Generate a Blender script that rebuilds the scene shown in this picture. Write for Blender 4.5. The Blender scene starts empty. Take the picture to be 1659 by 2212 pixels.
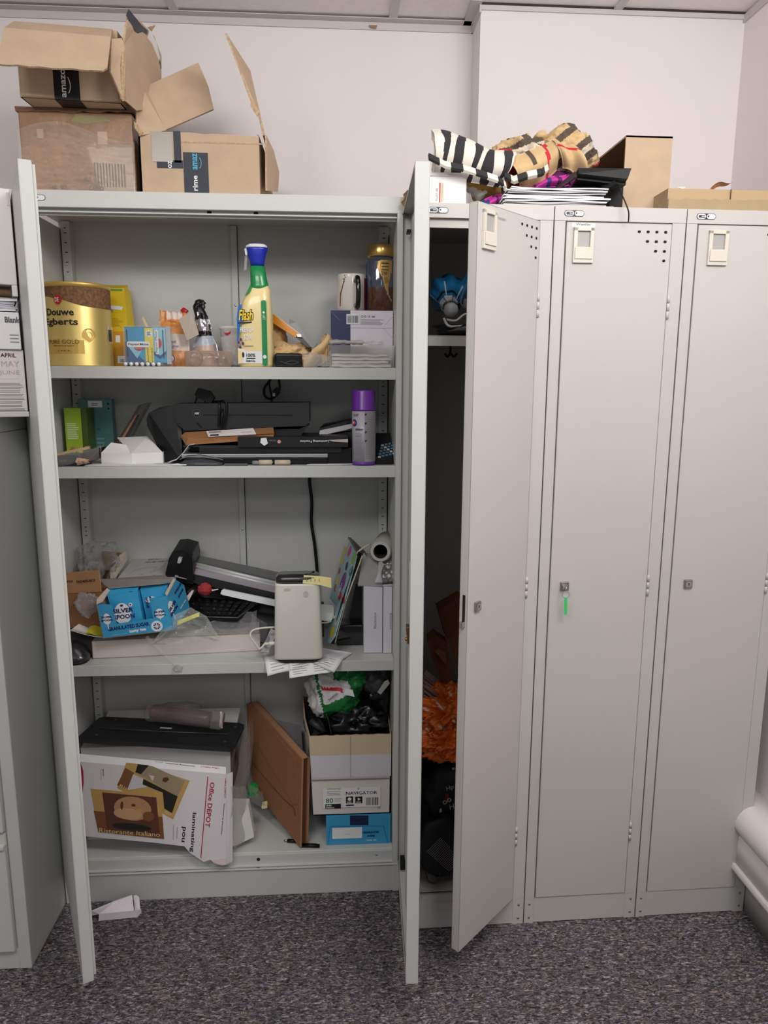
import bpy, bmesh, math, random
from mathutils import Vector, Matrix, noise
PI=math.pi
SC=bpy.context.scene
COL=SC.collection
# ---------------------------------------------------------------- camera
cam=bpy.data.cameras.new('camera'); cam.sensor_fit='HORIZONTAL'; cam.sensor_width=36
cam.lens=1565.44/1659*36; cam.clip_start=0.02
co=bpy.data.objects.new('camera',cam); COL.objects.link(co)
rt=Vector((0.99803657,-0.06246555,0.0045896)); up=Vector((0.00661565,0.17799985,0.98400828)); fw=Vector((0.06228356,0.98204588,-0.17806361))
m3=Matrix((rt,up,-fw)).transposed()
co.matrix_world=Matrix.Translation((0.75227,-1.81522,1.41549))@m3.to_4x4()
SC.camera=co
# ---------------------------------------------------------------- light
w=bpy.data.worlds.new('world'); SC.world=w; w.use_nodes=True
w.node_tree.nodes['Background'].inputs[0].default_value=(0.90,0.93,1.0,1)
w.node_tree.nodes['Background'].inputs[1].default_value=0.24
def area(name,loc,sx,sy,power,col=(1.0,0.98,0.95),tilt=0):
    l=bpy.data.lights.new(name,'AREA'); l.shape='RECTANGLE'; l.size=sx; l.size_y=sy; l.energy=power; l.color=col
    o=bpy.data.objects.new(name,l); o.location=loc; o.rotation_euler=(math.radians(tilt),0,0); COL.objects.link(o); return o
area('ceiling_light_panel',(1.55,-1.25,2.36),0.9,0.5,19,tilt=38)
area('ceiling_light_panel',(0.1,-1.7,2.36),0.9,0.5,15,tilt=38)
area('ceiling_light_panel',(1.6,-3.4,2.38),1.2,0.6,16,tilt=20)
area('added_uplight',(0.85,-0.75,2.17),1.8,0.25,3.6,tilt=165)  # added fill light that lifts the ceiling and upper wall, not a fixture
SC.view_settings.view_transform='Standard'; SC.view_settings.look='None'
SC.view_settings.gamma=1; SC.view_settings.use_curve_mapping=False
SC.view_settings.exposure=0.28
# ---------------------------------------------------------------- materials
def lin(v):
    v/=255.0
    return v/12.92 if v<=0.04045 else ((v+0.055)/1.055)**2.4
def C3(r,g,b): return (lin(r),lin(g),lin(b),1)
MC={}
def mat(name,rgb,rough=0.5,metal=0.0,var=0.0,vscale=30,bump=0.0,bscale=200,spec=0.5,coat=0.0,stretch=(1,1,1)):
    if name in MC: return MC[name]
    m=bpy.data.materials.new(name); m.use_nodes=True; nt=m.node_tree; N=nt.nodes; L=nt.links
    b=N['Principled BSDF']; c=C3(*rgb)
    b.inputs['Base Color'].default_value=c; b.inputs['Roughness'].default_value=rough; b.inputs['Metallic'].default_value=metal
    b.inputs['Specular IOR Level'].default_value=spec; b.inputs['Coat Weight'].default_value=coat
    m.diffuse_color=c
    if var or bump:
        tc=N.new('ShaderNodeTexCoord'); mp=N.new('ShaderNodeMapping'); L.new(tc.outputs['Object'],mp.inputs[0]); mp.inputs['Scale'].default_value=stretch
    if var:
        n=N.new('ShaderNodeTexNoise'); n.inputs['Scale'].default_value=vscale; n.inputs['Detail'].default_value=5; L.new(mp.outputs[0],n.inputs['Vector'])
        r=N.new('ShaderNodeValToRGB'); L.new(n.outputs[0],r.inputs[0])
        r.color_ramp.elements[0].position=0.3; r.color_ramp.elements[1].position=0.7
        r.color_ramp.elements[0].color=tuple(x*(1-var) for x in c[:3])+(1,); r.color_ramp.elements[1].color=tuple(min(1,x*(1+var)) for x in c[:3])+(1,)
        L.new(r.outputs[0],b.inputs['Base Color'])
    if bump:
        n2=N.new('ShaderNodeTexNoise'); n2.inputs['Scale'].default_value=bscale; n2.inputs['Detail'].default_value=3; L.new(mp.outputs[0],n2.inputs['Vector'])
        bp=N.new('ShaderNodeBump'); bp.inputs['Strength'].default_value=bump; bp.inputs['Distance'].default_value=0.002
        L.new(n2.outputs[0],bp.inputs['Height']); L.new(bp.outputs[0],b.inputs['Normal'])
    MC[name]=m; return m
def clear(name,tint=(235,235,235),alpha=0.25,rough=0.12,bump=0.4,bscale=60):
    """thin clear plastic film: part see-through, part milky, glossy"""
    if name in MC: return MC[name]
    m=bpy.data.materials.new(name); m.use_nodes=True; nt=m.node_tree; N=nt.nodes; L=nt.links
    b=N['Principled BSDF']; b.inputs['Base Color'].default_value=C3(*tint); b.inputs['Roughness'].default_value=rough
    b.inputs['Specular IOR Level'].default_value=0.8
    tr=N.new('ShaderNodeBsdfTransparent'); tr.inputs[0].default_value=(0.97,0.97,0.97,1)
    lw=N.new('ShaderNodeLayerWeight'); lw.inputs[0].default_value=0.35
    mr=N.new('ShaderNodeMapRange'); mr.inputs['To Min'].default_value=alpha*0.55; mr.inputs['To Max'].default_value=min(1,alpha*2.4)
    L.new(lw.outputs['Facing'],mr.inputs['Value'])
    mx=N.new('ShaderNodeMixShader'); L.new(mr.outputs[0],mx.inputs[0]); L.new(tr.outputs[0],mx.inputs[1]); L.new(b.outputs[0],mx.inputs[2])
    L.new(mx.outputs[0],N['Material Output'].inputs[0])
    tc=N.new('ShaderNodeTexCoord'); n2=N.new('ShaderNodeTexNoise'); n2.inputs['Scale'].default_value=bscale; L.new(tc.outputs['Object'],n2.inputs['Vector'])
    bp=N.new('ShaderNodeBump'); bp.inputs['Strength'].default_value=bump; bp.inputs['Distance'].default_value=0.004
    L.new(n2.outputs[0],bp.inputs['Height']); L.new(bp.outputs[0],b.inputs['Normal'])
    MC[name]=m; return m
PAINT=mat('grey_paint',(202,203,200),0.42,var=0.02,vscale=3,bump=0.08,bscale=350)
PAINT2=mat('grey_paint_door',(194,191,187),0.45,var=0.02,vscale=3,bump=0.08,bscale=350)
BLACK=mat('black_plastic',(13,13,15),0.4,spec=0.35)
DARK=mat('dark_hole',(10,10,10),0.8)
WHITE=mat('white_card',(236,234,232),0.6,var=0.02,vscale=20)
PAPER=mat('white_paper',(240,239,242),0.7)
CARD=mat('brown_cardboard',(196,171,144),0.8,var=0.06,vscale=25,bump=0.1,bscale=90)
CARDD=mat('shaded_cardboard',(132,100,70),0.85,var=0.06,vscale=25)  # cardboard with shade put into its colour, mostly for carton insides
CARDE=mat('cardboard_edge',(188,160,125),0.9,var=0.25,vscale=200)
INK=mat('black_ink',(25,25,28),0.6)
GREYINK=mat('grey_ink',(140,140,142),0.6)
CHROME=mat('chrome',(200,200,200),0.2,metal=1.0)
NICKEL=mat('nickel',(170,166,162),0.35,metal=1.0)
RED=mat('red_print',(200,30,45),0.5)
# ---------------------------------------------------------------- mesh builder
FCACHE={}
def glyphs(s,bold):
    k=(s,bold)
    if k in FCACHE: return FCACHE[k]
    cu=bpy.data.curves.new('lettering','FONT'); cu.body=s; cu.size=1; cu.resolution_u=2; cu.offset=bold
    o=bpy.data.objects.new('lettering',cu); COL.objects.link(o)
    dg=bpy.context.evaluated_depsgraph_get(); me=o.evaluated_get(dg).to_mesh()
    vs=[v.co.copy() for v in me.vertices]; fs=[tuple(p.vertices) for p in me.polygons]
    o.evaluated_get(dg).to_mesh_clear()
    bpy.data.objects.remove(o); bpy.data.curves.remove(cu)
    FCACHE[k]=(vs,fs); return FCACHE[k]
class M:
    def __init__(s,T=None): s.v=[];s.f=[];s.m=[];s.mats=[];s.T=T;s.sm=[]
    def mi(s,m):
        if m not in s.mats: s.mats.append(m)
        return s.mats.index(m)
    def add(s,vs,fs,m,smooth=False):
        k=len(s.v)
        for p in vs:
            p=Vector(p); s.v.append(s.T@p if s.T else p)
        for i,f in enumerate(fs):
            mm=m[i] if isinstance(m,list) else m
            s.f.append(tuple(k+a for a in f)); s.m.append(s.mi(mm)); s.sm.append(smooth)
        return s
    def box(s,x0,x1,y0,y1,z0,z1,m):
        vs=[(x,y,z) for z in (z0,z1) for y in (y0,y1) for x in (x0,x1)]
        return s.add(vs,[(0,2,3,1),(4,5,7,6),(0,1,5,4),(2,6,7,3),(0,4,6,2),(1,3,7,5)],m)
    def prism(s,pts,vec,m,smooth=False,side=None):
        n=len(pts); vec=Vector(vec); a=[Vector(p) for p in pts]; b=[p+vec for p in a]
        s.add(a+b,[tuple(range(n)),tuple(range(2*n-1,n-1,-1))],m,smooth)
        return s.add(a+b,[(i,i+n,(i+1)%n+n,(i+1)%n) for i in range(n)],side or m,smooth)
    def slab(s,pts,th,m,inner=None,edge=None):
        """flat panel: outline pts with thickness th along its normal; back face may be another material"""
        a=[Vector(p) for p in pts]; n=(a[1]-a[0]).cross(a[-1]-a[0]).normalized()*th
        k=len(a); b=[p+n for p in a]
        s.add(a,[tuple(range(k))],m); s.add(b,[tuple(range(k-1,-1,-1))],inner or m)
        return s.add(a+b,[(i,i+k,(i+1)%k+k,(i+1)%k) for i in range(k)],edge or m)
    def tube(s,path,r,m,n=8,sub=4,cap=True):
        P=[Vector(p) for p in path]; Q=[]
        if sub>1 and len(P)>2:
            for i in range(len(P)-1):
                p0=P[max(i-1,0)];p1=P[i];p2=P[i+1];p3=P[min(i+2,len(P)-1)]
                for j in range(sub):
                    t=j/sub; Q.append(0.5*((2*p1)+(p2-p0)*t+(2*p0-5*p1+4*p2-p3)*t*t+(3*p1-p0-3*p2+p3)*t**3))
            Q.append(P[-1])
        else: Q=P
        vs=[];fs=[];u=None
        for i,p in enumerate(Q):
            d=(Q[min(i+1,len(Q)-1)]-Q[max(i-1,0)]).normalized()
            if u is None:
                u=d.orthogonal().normalized()
            u=(u-d*u.dot(d)).normalized(); w=d.cross(u)
            rr=r(i/(len(Q)-1)) if callable(r) else r
            for k in range(n):
                a=2*PI*k/n; vs.append(p+(u*math.cos(a)+w*math.sin(a))*rr)
        for i in range(len(Q)-1):
            for k in range(n): fs.append((i*n+k,i*n+(k+1)%n,(i+1)*n+(k+1)%n,(i+1)*n+k))
        if cap: fs+= [tuple(range(n-1,-1,-1)),tuple(range(len(vs)-n,len(vs)))]
        return s.add(vs,fs,m,True)
    def band(s,path,wv,th,m,seg=None):
        """flat strip following path, width vector wv, thickness th; m may be a list of alternating materials"""
        P=[Vector(p) for p in path]; wv=Vector(wv)
        for i in range(len(P)-1):
            mm=m[(i//(seg or 1))%len(m)] if isinstance(m,list) else m
            d=(P[i+1]-P[i]).normalized(); nn=d.cross(wv).normalized()*th
            a=[P[i],P[i+1],P[i+1]+wv,P[i]+wv]; b=[q+nn for q in a]
            s.add(a+b,[(0,1,2,3),(7,6,5,4),(0,4,5,1),(1,5,6,2),(2,6,7,3),(3,7,4,0)],mm)
        return s
    def lathe(s,prof,c,m,n=32,ax=None,smooth=True,caps=True):
        """prof: list of (radius,height); ax: matrix"""
        c=Vector(c); A=ax or Matrix.Identity(3)
        vs=[];fs=[];ms=[]
        for r,h in prof:
            for k in range(n):
                a=2*PI*k/n; vs.append(c+A@Vector((r*math.cos(a),r*math.sin(a),h)))
        for i in range(len(prof)-1):
            for k in range(n):
                fs.append((i*n+k,i*n+(k+1)%n,(i+1)*n+(k+1)%n,(i+1)*n+k)); ms.append(m[i] if isinstance(m,list) else m)
        if caps: fs+= [tuple(range(n-1,-1,-1)),tuple(range(len(vs)-n,len(vs)))]; ms+=[ms[0],ms[-1]]
        return s.add(vs,fs,ms,smooth)
    def loft(s,secs,m,n=28,e=2.0):
        """secs: (cx,z,rx,cy,ry[,e])"""
        vs=[];fs=[];ms=[]
        for sc in secs:
            cx,z,rx,cy,ry=sc[:5]; ee=sc[5] if len(sc)>5 else e
            for k in range(n):
                a=2*PI*k/n; ca,sa=math.cos(a),math.sin(a)
                vs.append((cx+rx*math.copysign(abs(ca)**(2/ee),ca),cy+ry*math.copysign(abs(sa)**(2/ee),sa),z))
        for i in range(len(secs)-1):
            for k in range(n):
                fs.append((i*n+k,i*n+(k+1)%n,(i+1)*n+(k+1)%n,(i+1)*n+k)); ms.append(m[i] if isinstance(m,list) else m)
        fs+= [tuple(range(n-1,-1,-1)),tuple(range(len(vs)-n,len(vs)))]; ms+=[ms[0],ms[-1]]
        return s.add(vs,fs,ms,True)
    def grid(s,fn,nu,nv,m,th=0.0,smooth=True):
        """fn(u,v)->xyz ; m material or fn(u,v)->material ; th = thickness"""
        P=[[Vector(fn(i/nu,j/nv)) for i in range(nu+1)] for j in range(nv+1)]
        vs=[p for r in P for p in r]; W=nu+1
        fs=[];ms=[]
        for j in range(nv):
            for i in range(nu):
                fs.append((j*W+i,j*W+i+1,(j+1)*W+i+1,(j+1)*W+i)); ms.append(m((i+.5)/nu,(j+.5)/nv) if not isinstance(m,bpy.types.Material) else m)
        if th:
            K=len(vs); nb=[]
            for j in range(nv+1):
                for i in range(W):
                    du=P[j][min(i+1,nu)]-P[j][max(i-1,0)]; dv=P[min(j+1,nv)][i]-P[max(j-1,0)][i]
                    nb.append(P[j][i]+du.cross(dv).normalized()*th)
            f2=[tuple(K+a for a in reversed(f)) for f in fs]; m2=list(ms)
            rim=[j*W for j in range(nv,-1,-1)]+[i for i in range(1,W)]+[j*W+nu for j in range(1,nv+1)]+[nv*W+i for i in range(nu-1,0,-1)]
            f3=[(rim[i],rim[(i+1)%len(rim)],rim[(i+1)%len(rim)]+K,rim[i]+K) for i in range(len(rim))]
            vs=vs+nb; fs=fs+f2+f3; ms=ms+m2+[ms[0]]*len(f3)
        return s.add(vs,fs,ms,smooth)
    def blob(s,c,r,m,amp=0.25,freq=3,seed=0,sub=4,crease=0.6,flat=None,smooth=True,clamp=None):
        """crumpled closed bag; m may be fn(unit,pos)->material"""
        bm=bmesh.new(); bmesh.ops.create_icosphere(bm,subdivisions=sub,radius=1)
        c=Vector(c); off=Vector((seed*7.3,seed*3.1,seed*1.7)); un=[v.co.copy() for v in bm.verts]; vs=[]
        for u in un:
            a=noise.noise(u*freq*0.5+off); b=abs(noise.noise(u*freq+off*2)); d=abs(noise.noise(u*freq*2.3+off*3))
            k=1+amp*(a*1.2-crease*b*1.6-crease*d*0.8+0.25)
            p=Vector((u.x*r[0]*k,u.y*r[1]*k,u.z*r[2]*k))+c
            if flat is not None and p.z<flat: p.z=flat
            if clamp:
                p.x=min(max(p.x,clamp[0]),clamp[1]); p.y=min(max(p.y,clamp[2]),clamp[3]); p.z=min(max(p.z,clamp[4]),clamp[5])
            vs.append(p)
        fs=[tuple(v.index for v in f.verts) for f in bm.faces]
        ms=[m((un[f[0]]+un[f[1]]+un[f[2]]).normalized(),(vs[f[0]]+vs[f[1]]+vs[f[2]])/3) if not isinstance(m,bpy.types.Material) else m for f in fs]
        bm.free(); return s.add(vs,fs,ms,smooth)
    def build(s,name,parent=None,bev=0.0,seg=2):
        me=bpy.data.meshes.new(name); me.from_pydata([tuple(p) for p in s.v],[],s.f)
        for m in s.mats: me.materials.append(m)
        me.polygons.foreach_set('material_index',s.m); me.polygons.foreach_set('use_smooth',s.sm); me.update()
        o=bpy.data.objects.new(name,me); COL.objects.link(o)
        if bev:
            b=o.modifiers.new('bevel','BEVEL'); b.width=bev; b.segments=seg; b.limit_method='ANGLE'; b.angle_limit=0.6; b.harden_normals=False
        if parent is not None:
            o.parent=parent
            o.matrix_parent_inverse=parent.matrix_world.inverted() if False else Matrix.Translation(-Vector(parent.location))
        return o
class Face:
    """printing on a surface: u to the right, v up, n towards the viewer"""
    def __init__(s,mb,o,ux=(1,0,0),uz=(0,0,1),cyl=None,lift=0.0005):
        s.mb=mb; s.o=Vector(o); s.ux=Vector(ux).normalized(); s.uz=Vector(uz).normalized(); s.n=s.ux.cross(s.uz).normalized(); s.cyl=cyl; s.lift=lift
    def p(s,u,v,l):
        off=s.lift*l
        if s.cyl:
            r=s.cyl; a=u/r
            return s.o+Vector((math.sin(a)*(r+off),-math.cos(a)*(r+off),v))
        return s.o+s.ux*u+s.uz*v+s.n*off
    def rect(s,u0,v0,u1,v1,m,l=1):
        n=12 if s.cyl else 1; vs=[];fs=[]
        for i in range(n+1):
            u=u0+(u1-u0)*i/n; vs+= [s.p(u,v0,l),s.p(u,v1,l)]
        for i in range(n): fs.append((2*i,2*i+2,2*i+3,2*i+1))
        s.mb.add(vs,fs,m); return s
    def poly(s,pts,m,l=1): s.mb.add([s.p(u,v,l) for u,v in pts],[tuple(range(len(pts)))],m); return s
    def disc(s,u,v,r,m,l=1,n=20,ry=None): return s.poly([(u+r*math.cos(2*PI*k/n),v+(ry or r)*math.sin(2*PI*k/n)) for k in range(n)],m,l)
    def ring(s,u,v,r,w_,m,l=1,n=24):
        vs=[];
        for k in range(n):
            a=2*PI*k/n; vs+= [s.p(u+r*math.cos(a),v+r*math.sin(a),l),s.p(u+(r-w_)*math.cos(a),v+(r-w_)*math.sin(a),l)]
        s.mb.add(vs,[(2*k,(2*k+2)%(2*n),(2*k+3)%(2*n),2*k+1) for k in range(n)],m); return s
    def rrect(s,u0,v0,u1,v1,r,m,l=1):
        P=[]
        for cx,cy,a0 in ((u1-r,v1-r,0),(u0+r,v1-r,90),(u0+r,v0+r,180),(u1-r,v0+r,270)):
            for k in range(6):
                a=math.radians(a0+18*k); P.append((cx+r*math.cos(a),cy+r*math.sin(a)))
        return s.poly(P,m,l)
    def txt(s,t,u,v,w=None,h=None,m=None,l=2,rot=0,bold=0.0,shear=0.0):
        """left-bottom of the lettering at (u,v); rot degrees about it"""
        vs,fs=glyphs(t,bold)
        if not vs: return s
        x0=min(a.x for a in vs);x1=max(a.x for a in vs);y0=min(a.y for a in vs);y1=max(a.y for a in vs)
        sx=w/(x1-x0) if w else None; sy=h/(y1-y0) if h else None
        if sx is None: sx=sy
        if sy is None: sy=sx
        c,sn=math.cos(math.radians(rot)),math.sin(math.radians(rot)); P=[]
        for a in vs:
            x=(a.x-x0)*sx; y=(a.y-y0)*sy; x+=y*shear
            P.append(s.p(u+x*c-y*sn,v+x*sn+y*c,l))
        s.mb.add(P,fs,m or INK); return s
    def lines(s,u0,v0,u1,v1,n,m=None,l=1,fill=0.45,seed=1,rag=0.2):
        rr=random.Random(seed); h=(v1-v0)/n
        for i in range(n):
            a=v1-h*(i+1)+h*(1-fill)/2; s.rect(u0,a,u1-(u1-u0)*rr.random()*rag,a+h*fill,m or GREYINK,l)
        return s
    def bars(s,u0,v0,u1,v1,n,m=None,l=2,seed=3):
        rr=random.Random(seed); u=u0; d=(u1-u0)/n
        for i in range(n):
            s.rect(u,v0,u+d*rr.uniform(.25,.7),v1,m or INK,l); u+=d
        return s
def thing(name,label,cat,loc=(0,0,0),group=None):
    o=bpy.data.objects.new(name,None); COL.objects.link(o); o.location=loc; o.empty_display_size=0.05
    o['label']=label; o['category']=cat
    if group: o['group']=group
    return o
def tag(o,label,cat,group=None,kind=None):
    o['label']=label; o['category']=cat
    if group: o['group']=group
    if kind: o['kind']=kind
    return o
def struct(o): o['kind']='structure'; return o
def copy_thing(root,loc,label=None,group=None):
    r=root.copy(); COL.objects.link(r); r.location=loc
    if label: r['label']=label
    if group: r['group']=group
    def kids(a,b):
        for ch in list(a.children):
            pi=ch.matrix_parent_inverse.copy(); c=ch.copy(); COL.objects.link(c); c.parent=b; c.matrix_parent_inverse=pi; kids(ch,c)
    kids(root,r); return r
def lerp(a,b,t): return tuple(a[i]+(b[i]-a[i])*t for i in range(3))

def ptxt(mb,t,p0,p1,h,m,n,bold=.02,shear=0.0,lift=.0):
    """lettering from p0 to p1 on the surface with normal n"""
    p0=Vector(p0);p1=Vector(p1);n=Vector(n); ux=(p1-p0).normalized(); uz=n.cross(ux).normalized()
    vs,fs=glyphs(t,bold); x0=min(a.x for a in vs);x1=max(a.x for a in vs);y0=min(a.y for a in vs);y1=max(a.y for a in vs)
    L=(p1-p0).length
    mb.add([p0+ux*((a.x-x0)/(x1-x0)*L+(a.y-y0)/(y1-y0)*h*shear)+uz*((a.y-y0)/(y1-y0)*h)+n*lift for a in vs],fs,m)
def pq(mb,pts,m): mb.add(pts,[tuple(range(len(pts)))],m)

# ---------------------------------------------------------------- the room
WALL=mat('wall_paint',(233,227,228),0.75,var=0.015,vscale=2,bump=0.05,bscale=250)
TILE=mat('ceiling_tile',(244,238,236),0.9,var=0.03,vscale=60,bump=0.25,bscale=300)
TRIM=mat('ceiling_trim',(205,198,197),0.6)
SHADOWGAP=mat('gap',(60,52,50),0.9)
Hc=2.425
# carpet
cm=bpy.data.materials.new('carpet'); cm.use_nodes=True; nt=cm.node_tree; N=nt.nodes; L=nt.links; b=N['Principled BSDF']
b.inputs['Roughness'].default_value=0.95; b.inputs['Specular IOR Level'].default_value=0.1
tc=N.new('ShaderNodeTexCoord'); mp=N.new('ShaderNodeMapping'); mp.inputs['Scale'].default_value=(1,2.4,1); L.new(tc.outputs['Object'],mp.inputs[0])
n1=N.new('ShaderNodeTexNoise'); n1.inputs['Scale'].default_value=75; n1.inputs['Detail'].default_value=4; n1.inputs['Roughness'].default_value=0.75; n1.inputs['Distortion'].default_value=1.2; L.new(mp.outputs[0],n1.inputs['Vector'])
r1=N.new('ShaderNodeValToRGB'); L.new(n1.outputs[0],r1.inputs[0]); cr=r1.color_ramp
cr.elements[0].position=0.36; cr.elements[0].color=C3(44,44,48); cr.elements[1].position=0.66; cr.elements[1].color=C3(205,202,204)
for p,c in ((0.45,(80,80,84)),(0.53,(116,113,118)),(0.59,(156,153,155))):
    e=cr.elements.new(p); e.color=C3(*c)
n2=N.new('ShaderNodeTexNoise'); n2.inputs['Scale'].default_value=70; n2.inputs['Detail'].default_value=2; L.new(mp.outputs[0],n2.inputs['Vector'])
r2=N.new('ShaderNodeValToRGB'); L.new(n2.outputs['Color'],r2.inputs[0]); r2.color_ramp.elements[0].color=C3(240,238,250); r2.color_ramp.elements[1].color=C3(255,240,228); r2.color_ramp.elements[0].position=.4; r2.color_ramp.elements[1].position=.6
mx=N.new('ShaderNodeMix'); mx.data_type='RGBA'; mx.blend_type='MULTIPLY'; mx.inputs[0].default_value=1.0; L.new(r1.outputs[0],mx.inputs[6]); L.new(r2.outputs[0],mx.inputs[7]); L.new(mx.outputs[2],b.inputs['Base Color'])
bp=N.new('ShaderNodeBump'); bp.inputs['Strength'].default_value=0.9; bp.inputs['Distance'].default_value=0.004; L.new(n1.outputs[0],bp.inputs['Height']); L.new(bp.outputs[0],b.inputs['Normal'])
CARPET=cm
struct(M().box(-1.6,1.95,-4.2,0.6,-0.05,0,CARPET).build('floor'))
# walls
struct(M().box(-1.6,1.148,0.471,0.57,0,Hc+.05,WALL).build('wall_back'))
struct(M().box(1.148,1.95,0.353,0.57,0,Hc+.05,WALL).build('wall_pier'))
struct(M().box(1.893,1.99,-4.2,0.353,0,Hc+.05,WALL).build('wall_right'))
struct(M().box(-1.7,-1.6,-4.2,0.57,0,Hc+.05,WALL).build('wall_left'))
# ceiling: tiles between T bars
cl=M(); cl.box(-1.6,1.95,-4.2,0.57,Hc+.004,Hc+.05,TILE)
struct(cl.build('ceiling'))
k=1
for x in (-0.905,-0.300,0.305,0.915,1.528):
    struct(M().box(x-.012,x+.012,-4.2,0.353 if x>1.148 else .471,Hc-.002,Hc+.006,TRIM).build('trim_%d'%k)); k+=1
for y in (-0.28,-0.885,-1.49,-2.1,-2.7):
    struct(M().box(-1.6,1.893,y-.012,y+.012,Hc-.0025,Hc+.0035,TRIM).build('trim_%d'%k)); k+=1
# perimeter angle with the thin dark gap above it
t=M(); 
t.box(-1.6,1.148,.466,.4715,Hc-.022,Hc-.002,TRIM); t.box(-1.6,1.14,.440,.4715,Hc-.003,Hc-.001,TRIM); t.box(-1.6,1.148,.4655,.471,Hc-.002,Hc+.0045,SHADOWGAP)
t.box(1.143,1.1485,.345,.4715,Hc-.022,Hc-.002,TRIM); t.box(1.118,1.148,.325,.4715,Hc-.003,Hc-.001,TRIM)
t.box(1.143,1.893,.3475,.3535,Hc-.014,Hc-.002,TRIM); t.box(1.125,1.893,.347,.353,Hc-.002,Hc+.0045,SHADOWGAP)
t.box(1.887,1.8935,-4.2,.353,Hc-.022,Hc-.002,TRIM)
struct(t.build('trim_%d'%k)); k+=1
# torn strip of brown tape hanging at the ceiling edge
tp=M(); tp.slab([(0.8470,0.4620,2.4130),(0.8710,0.4620,2.4130),(0.8670,0.4620,2.4040),(0.8510,0.4620,2.4060)],.001,mat('tape_brown',(150,115,90),.5))
tag(tp.build('tape_scrap'),'tiny brown tape scrap stuck where wall meets ceiling','tape')
# low white casing with rounded top along the right wall (heater)
CAS=mat('casing_white',(226,222,220),0.35)
hp=[]
y0=-1.3; y1=.30
def prof(pts,m,name,parent):
    mm=M(); n=len(pts)
    a=[(x,y0,z) for x,z in pts]; bb=[(x,y1,z) for x,z in pts]
    mm.add(a+bb,[tuple(range(n)),tuple(range(2*n-1,n-1,-1))],m)
    mm.add(a+bb,[(i,i+n,(i+1)%n+n,(i+1)%n) for i in range(n)],m,True)
    return mm.build(name,parent)
ht=thing('wall_heater','long white casing heater with rounded top along the right wall','heater',(1.87,-.4,0))
R_=0.05; xc=1.845; zc=.262
pts=[(1.893,zc+R_)]+[(xc+R_*math.cos(math.radians(a)),zc+R_*math.sin(math.radians(a))) for a in range(90,200,10)]+[(1.806,.235),(1.893,.235)]
prof(pts,CAS,'top_cover',ht)
prof([(1.893,.234),(1.81,.234),(1.806,.150),(1.893,.150)],CAS,'front_panel',ht)
pts=[(1.893,.149),(1.80,.149)]+[(1.81+.013*math.cos(math.radians(a)),.137+.013*math.sin(math.radians(a))) for a in range(150,271,20)]+[(1.893,.122)]
prof(pts,CAS,'lower_lip',ht)
prof([(1.893,.121),(1.845,.121),(1.845,.0),(1.893,.0)],mat('casing_grey',(170,168,166),.5),'skirting',ht)

# ---------------------------------------------------------------- stationery cupboard
H=1.844; Wd=.914; D=.325
cab=thing('storage_cupboard','wide grey steel stationery cupboard with both doors open and four cluttered shelves','cupboard',(.457,.16,0))
LOGOK=mat('logo_black',(35,36,38),.4); LOGOW=mat('logo_white',(225,228,230),.4)
c=M()
c.box(0,.013,0.0,D,0,H-.03,PAINT); c.box(Wd-.018,Wd,0.0,D,0,H-.03,PAINT)     # sides
c.box(0.0,.016,0,.018,.085,H-.03,PAINT)                                      # front returns
c.box(0,Wd,.3,D,.02,H-.005,PAINT)                                            # back sheet
c.box(0,Wd,0,D,H-.012,H,PAINT); c.box(-.0004,Wd+.0004,-.0005,.012,H-.037,H+.0004,PAINT)            # top and front rail
c.box(.013,Wd-.018,.016,.024,H-.052,H-.012,PAINT)                            # inner rail
c.box(.013,Wd-.018,0.004,.030,H-.0475,H-.044,PAINT)
c.box(0,Wd,0.003,.02,0,.0835,PAINT); c.box(.0,Wd,-.002,.02,.0835,.086,PAINT)  # plinth
c.box(.013,Wd-.018,.012,.022,.092,.120,PAINT); c.box(.013,Wd-.018,.003,.3,.088,.092,PAINT); c.box(.013,Wd-.018,.020,.3,.116,.122,PAINT)
c.build('carcass',cab,bev=.0012)
for x,y,z,r_,mt_ in ((.452,.0155,1.8045,.0055,DARK),(.561,.0155,1.8045,.0055,DARK),(.523,.0115,.106,.005,DARK),(.852,.0115,.106,.003,CHROME)):
    mm=M(); mm.lathe([(r_,0),(r_*.8,.0006)],(x,y,z),mt_,16,Matrix.Rotation(PI/2,3,'X')); mm.build('fixing_hole',cab)
mm=M(); mm.lathe([(.006,0),(.004,.0008)],(.523,.007,.0862),mat('bolt_grey',(120,120,120),.5),16); mm.build('bolt_head',cab)
# logo plate behind the left door edge
def logo(mb,o,full=True,right_only=False):
    f=Face(mb,o); 
    f.rrect(-.001,-.0065,.044,.0065,.0062,LOGOK,1)
    if full: f.rrect(.0005,-.0052,.0205,.0052,.005,LOGOW,2); f.rrect(.0035,-.0028,.0185,.0028,.001,LOGOK,3); f.rect(.010,-.0008,.0205,.0008,LOGOW,4)
    f.rrect(.0225,-.0052,.0428,.0052,.005,LOGOW,2); f.disc(.0262,.0005,.002,LOGOK,3)
lg=M(); logo(lg,(.0395,-.0002,1.8265)); lg.build('logo_badge',cab)
for z in (1.447,1.202,.680):
    s_=M(); s_.box(.014,.896,.0195,.282,z-.003,z,PAINT); s_.box(.0138,.8962,.018,.024,z-.029,z+.0004,PAINT); s_.box(.014,.896,.277,.282,z-.028,z,PAINT)
    s_.build('shelf',cab,bev=.001)
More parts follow.
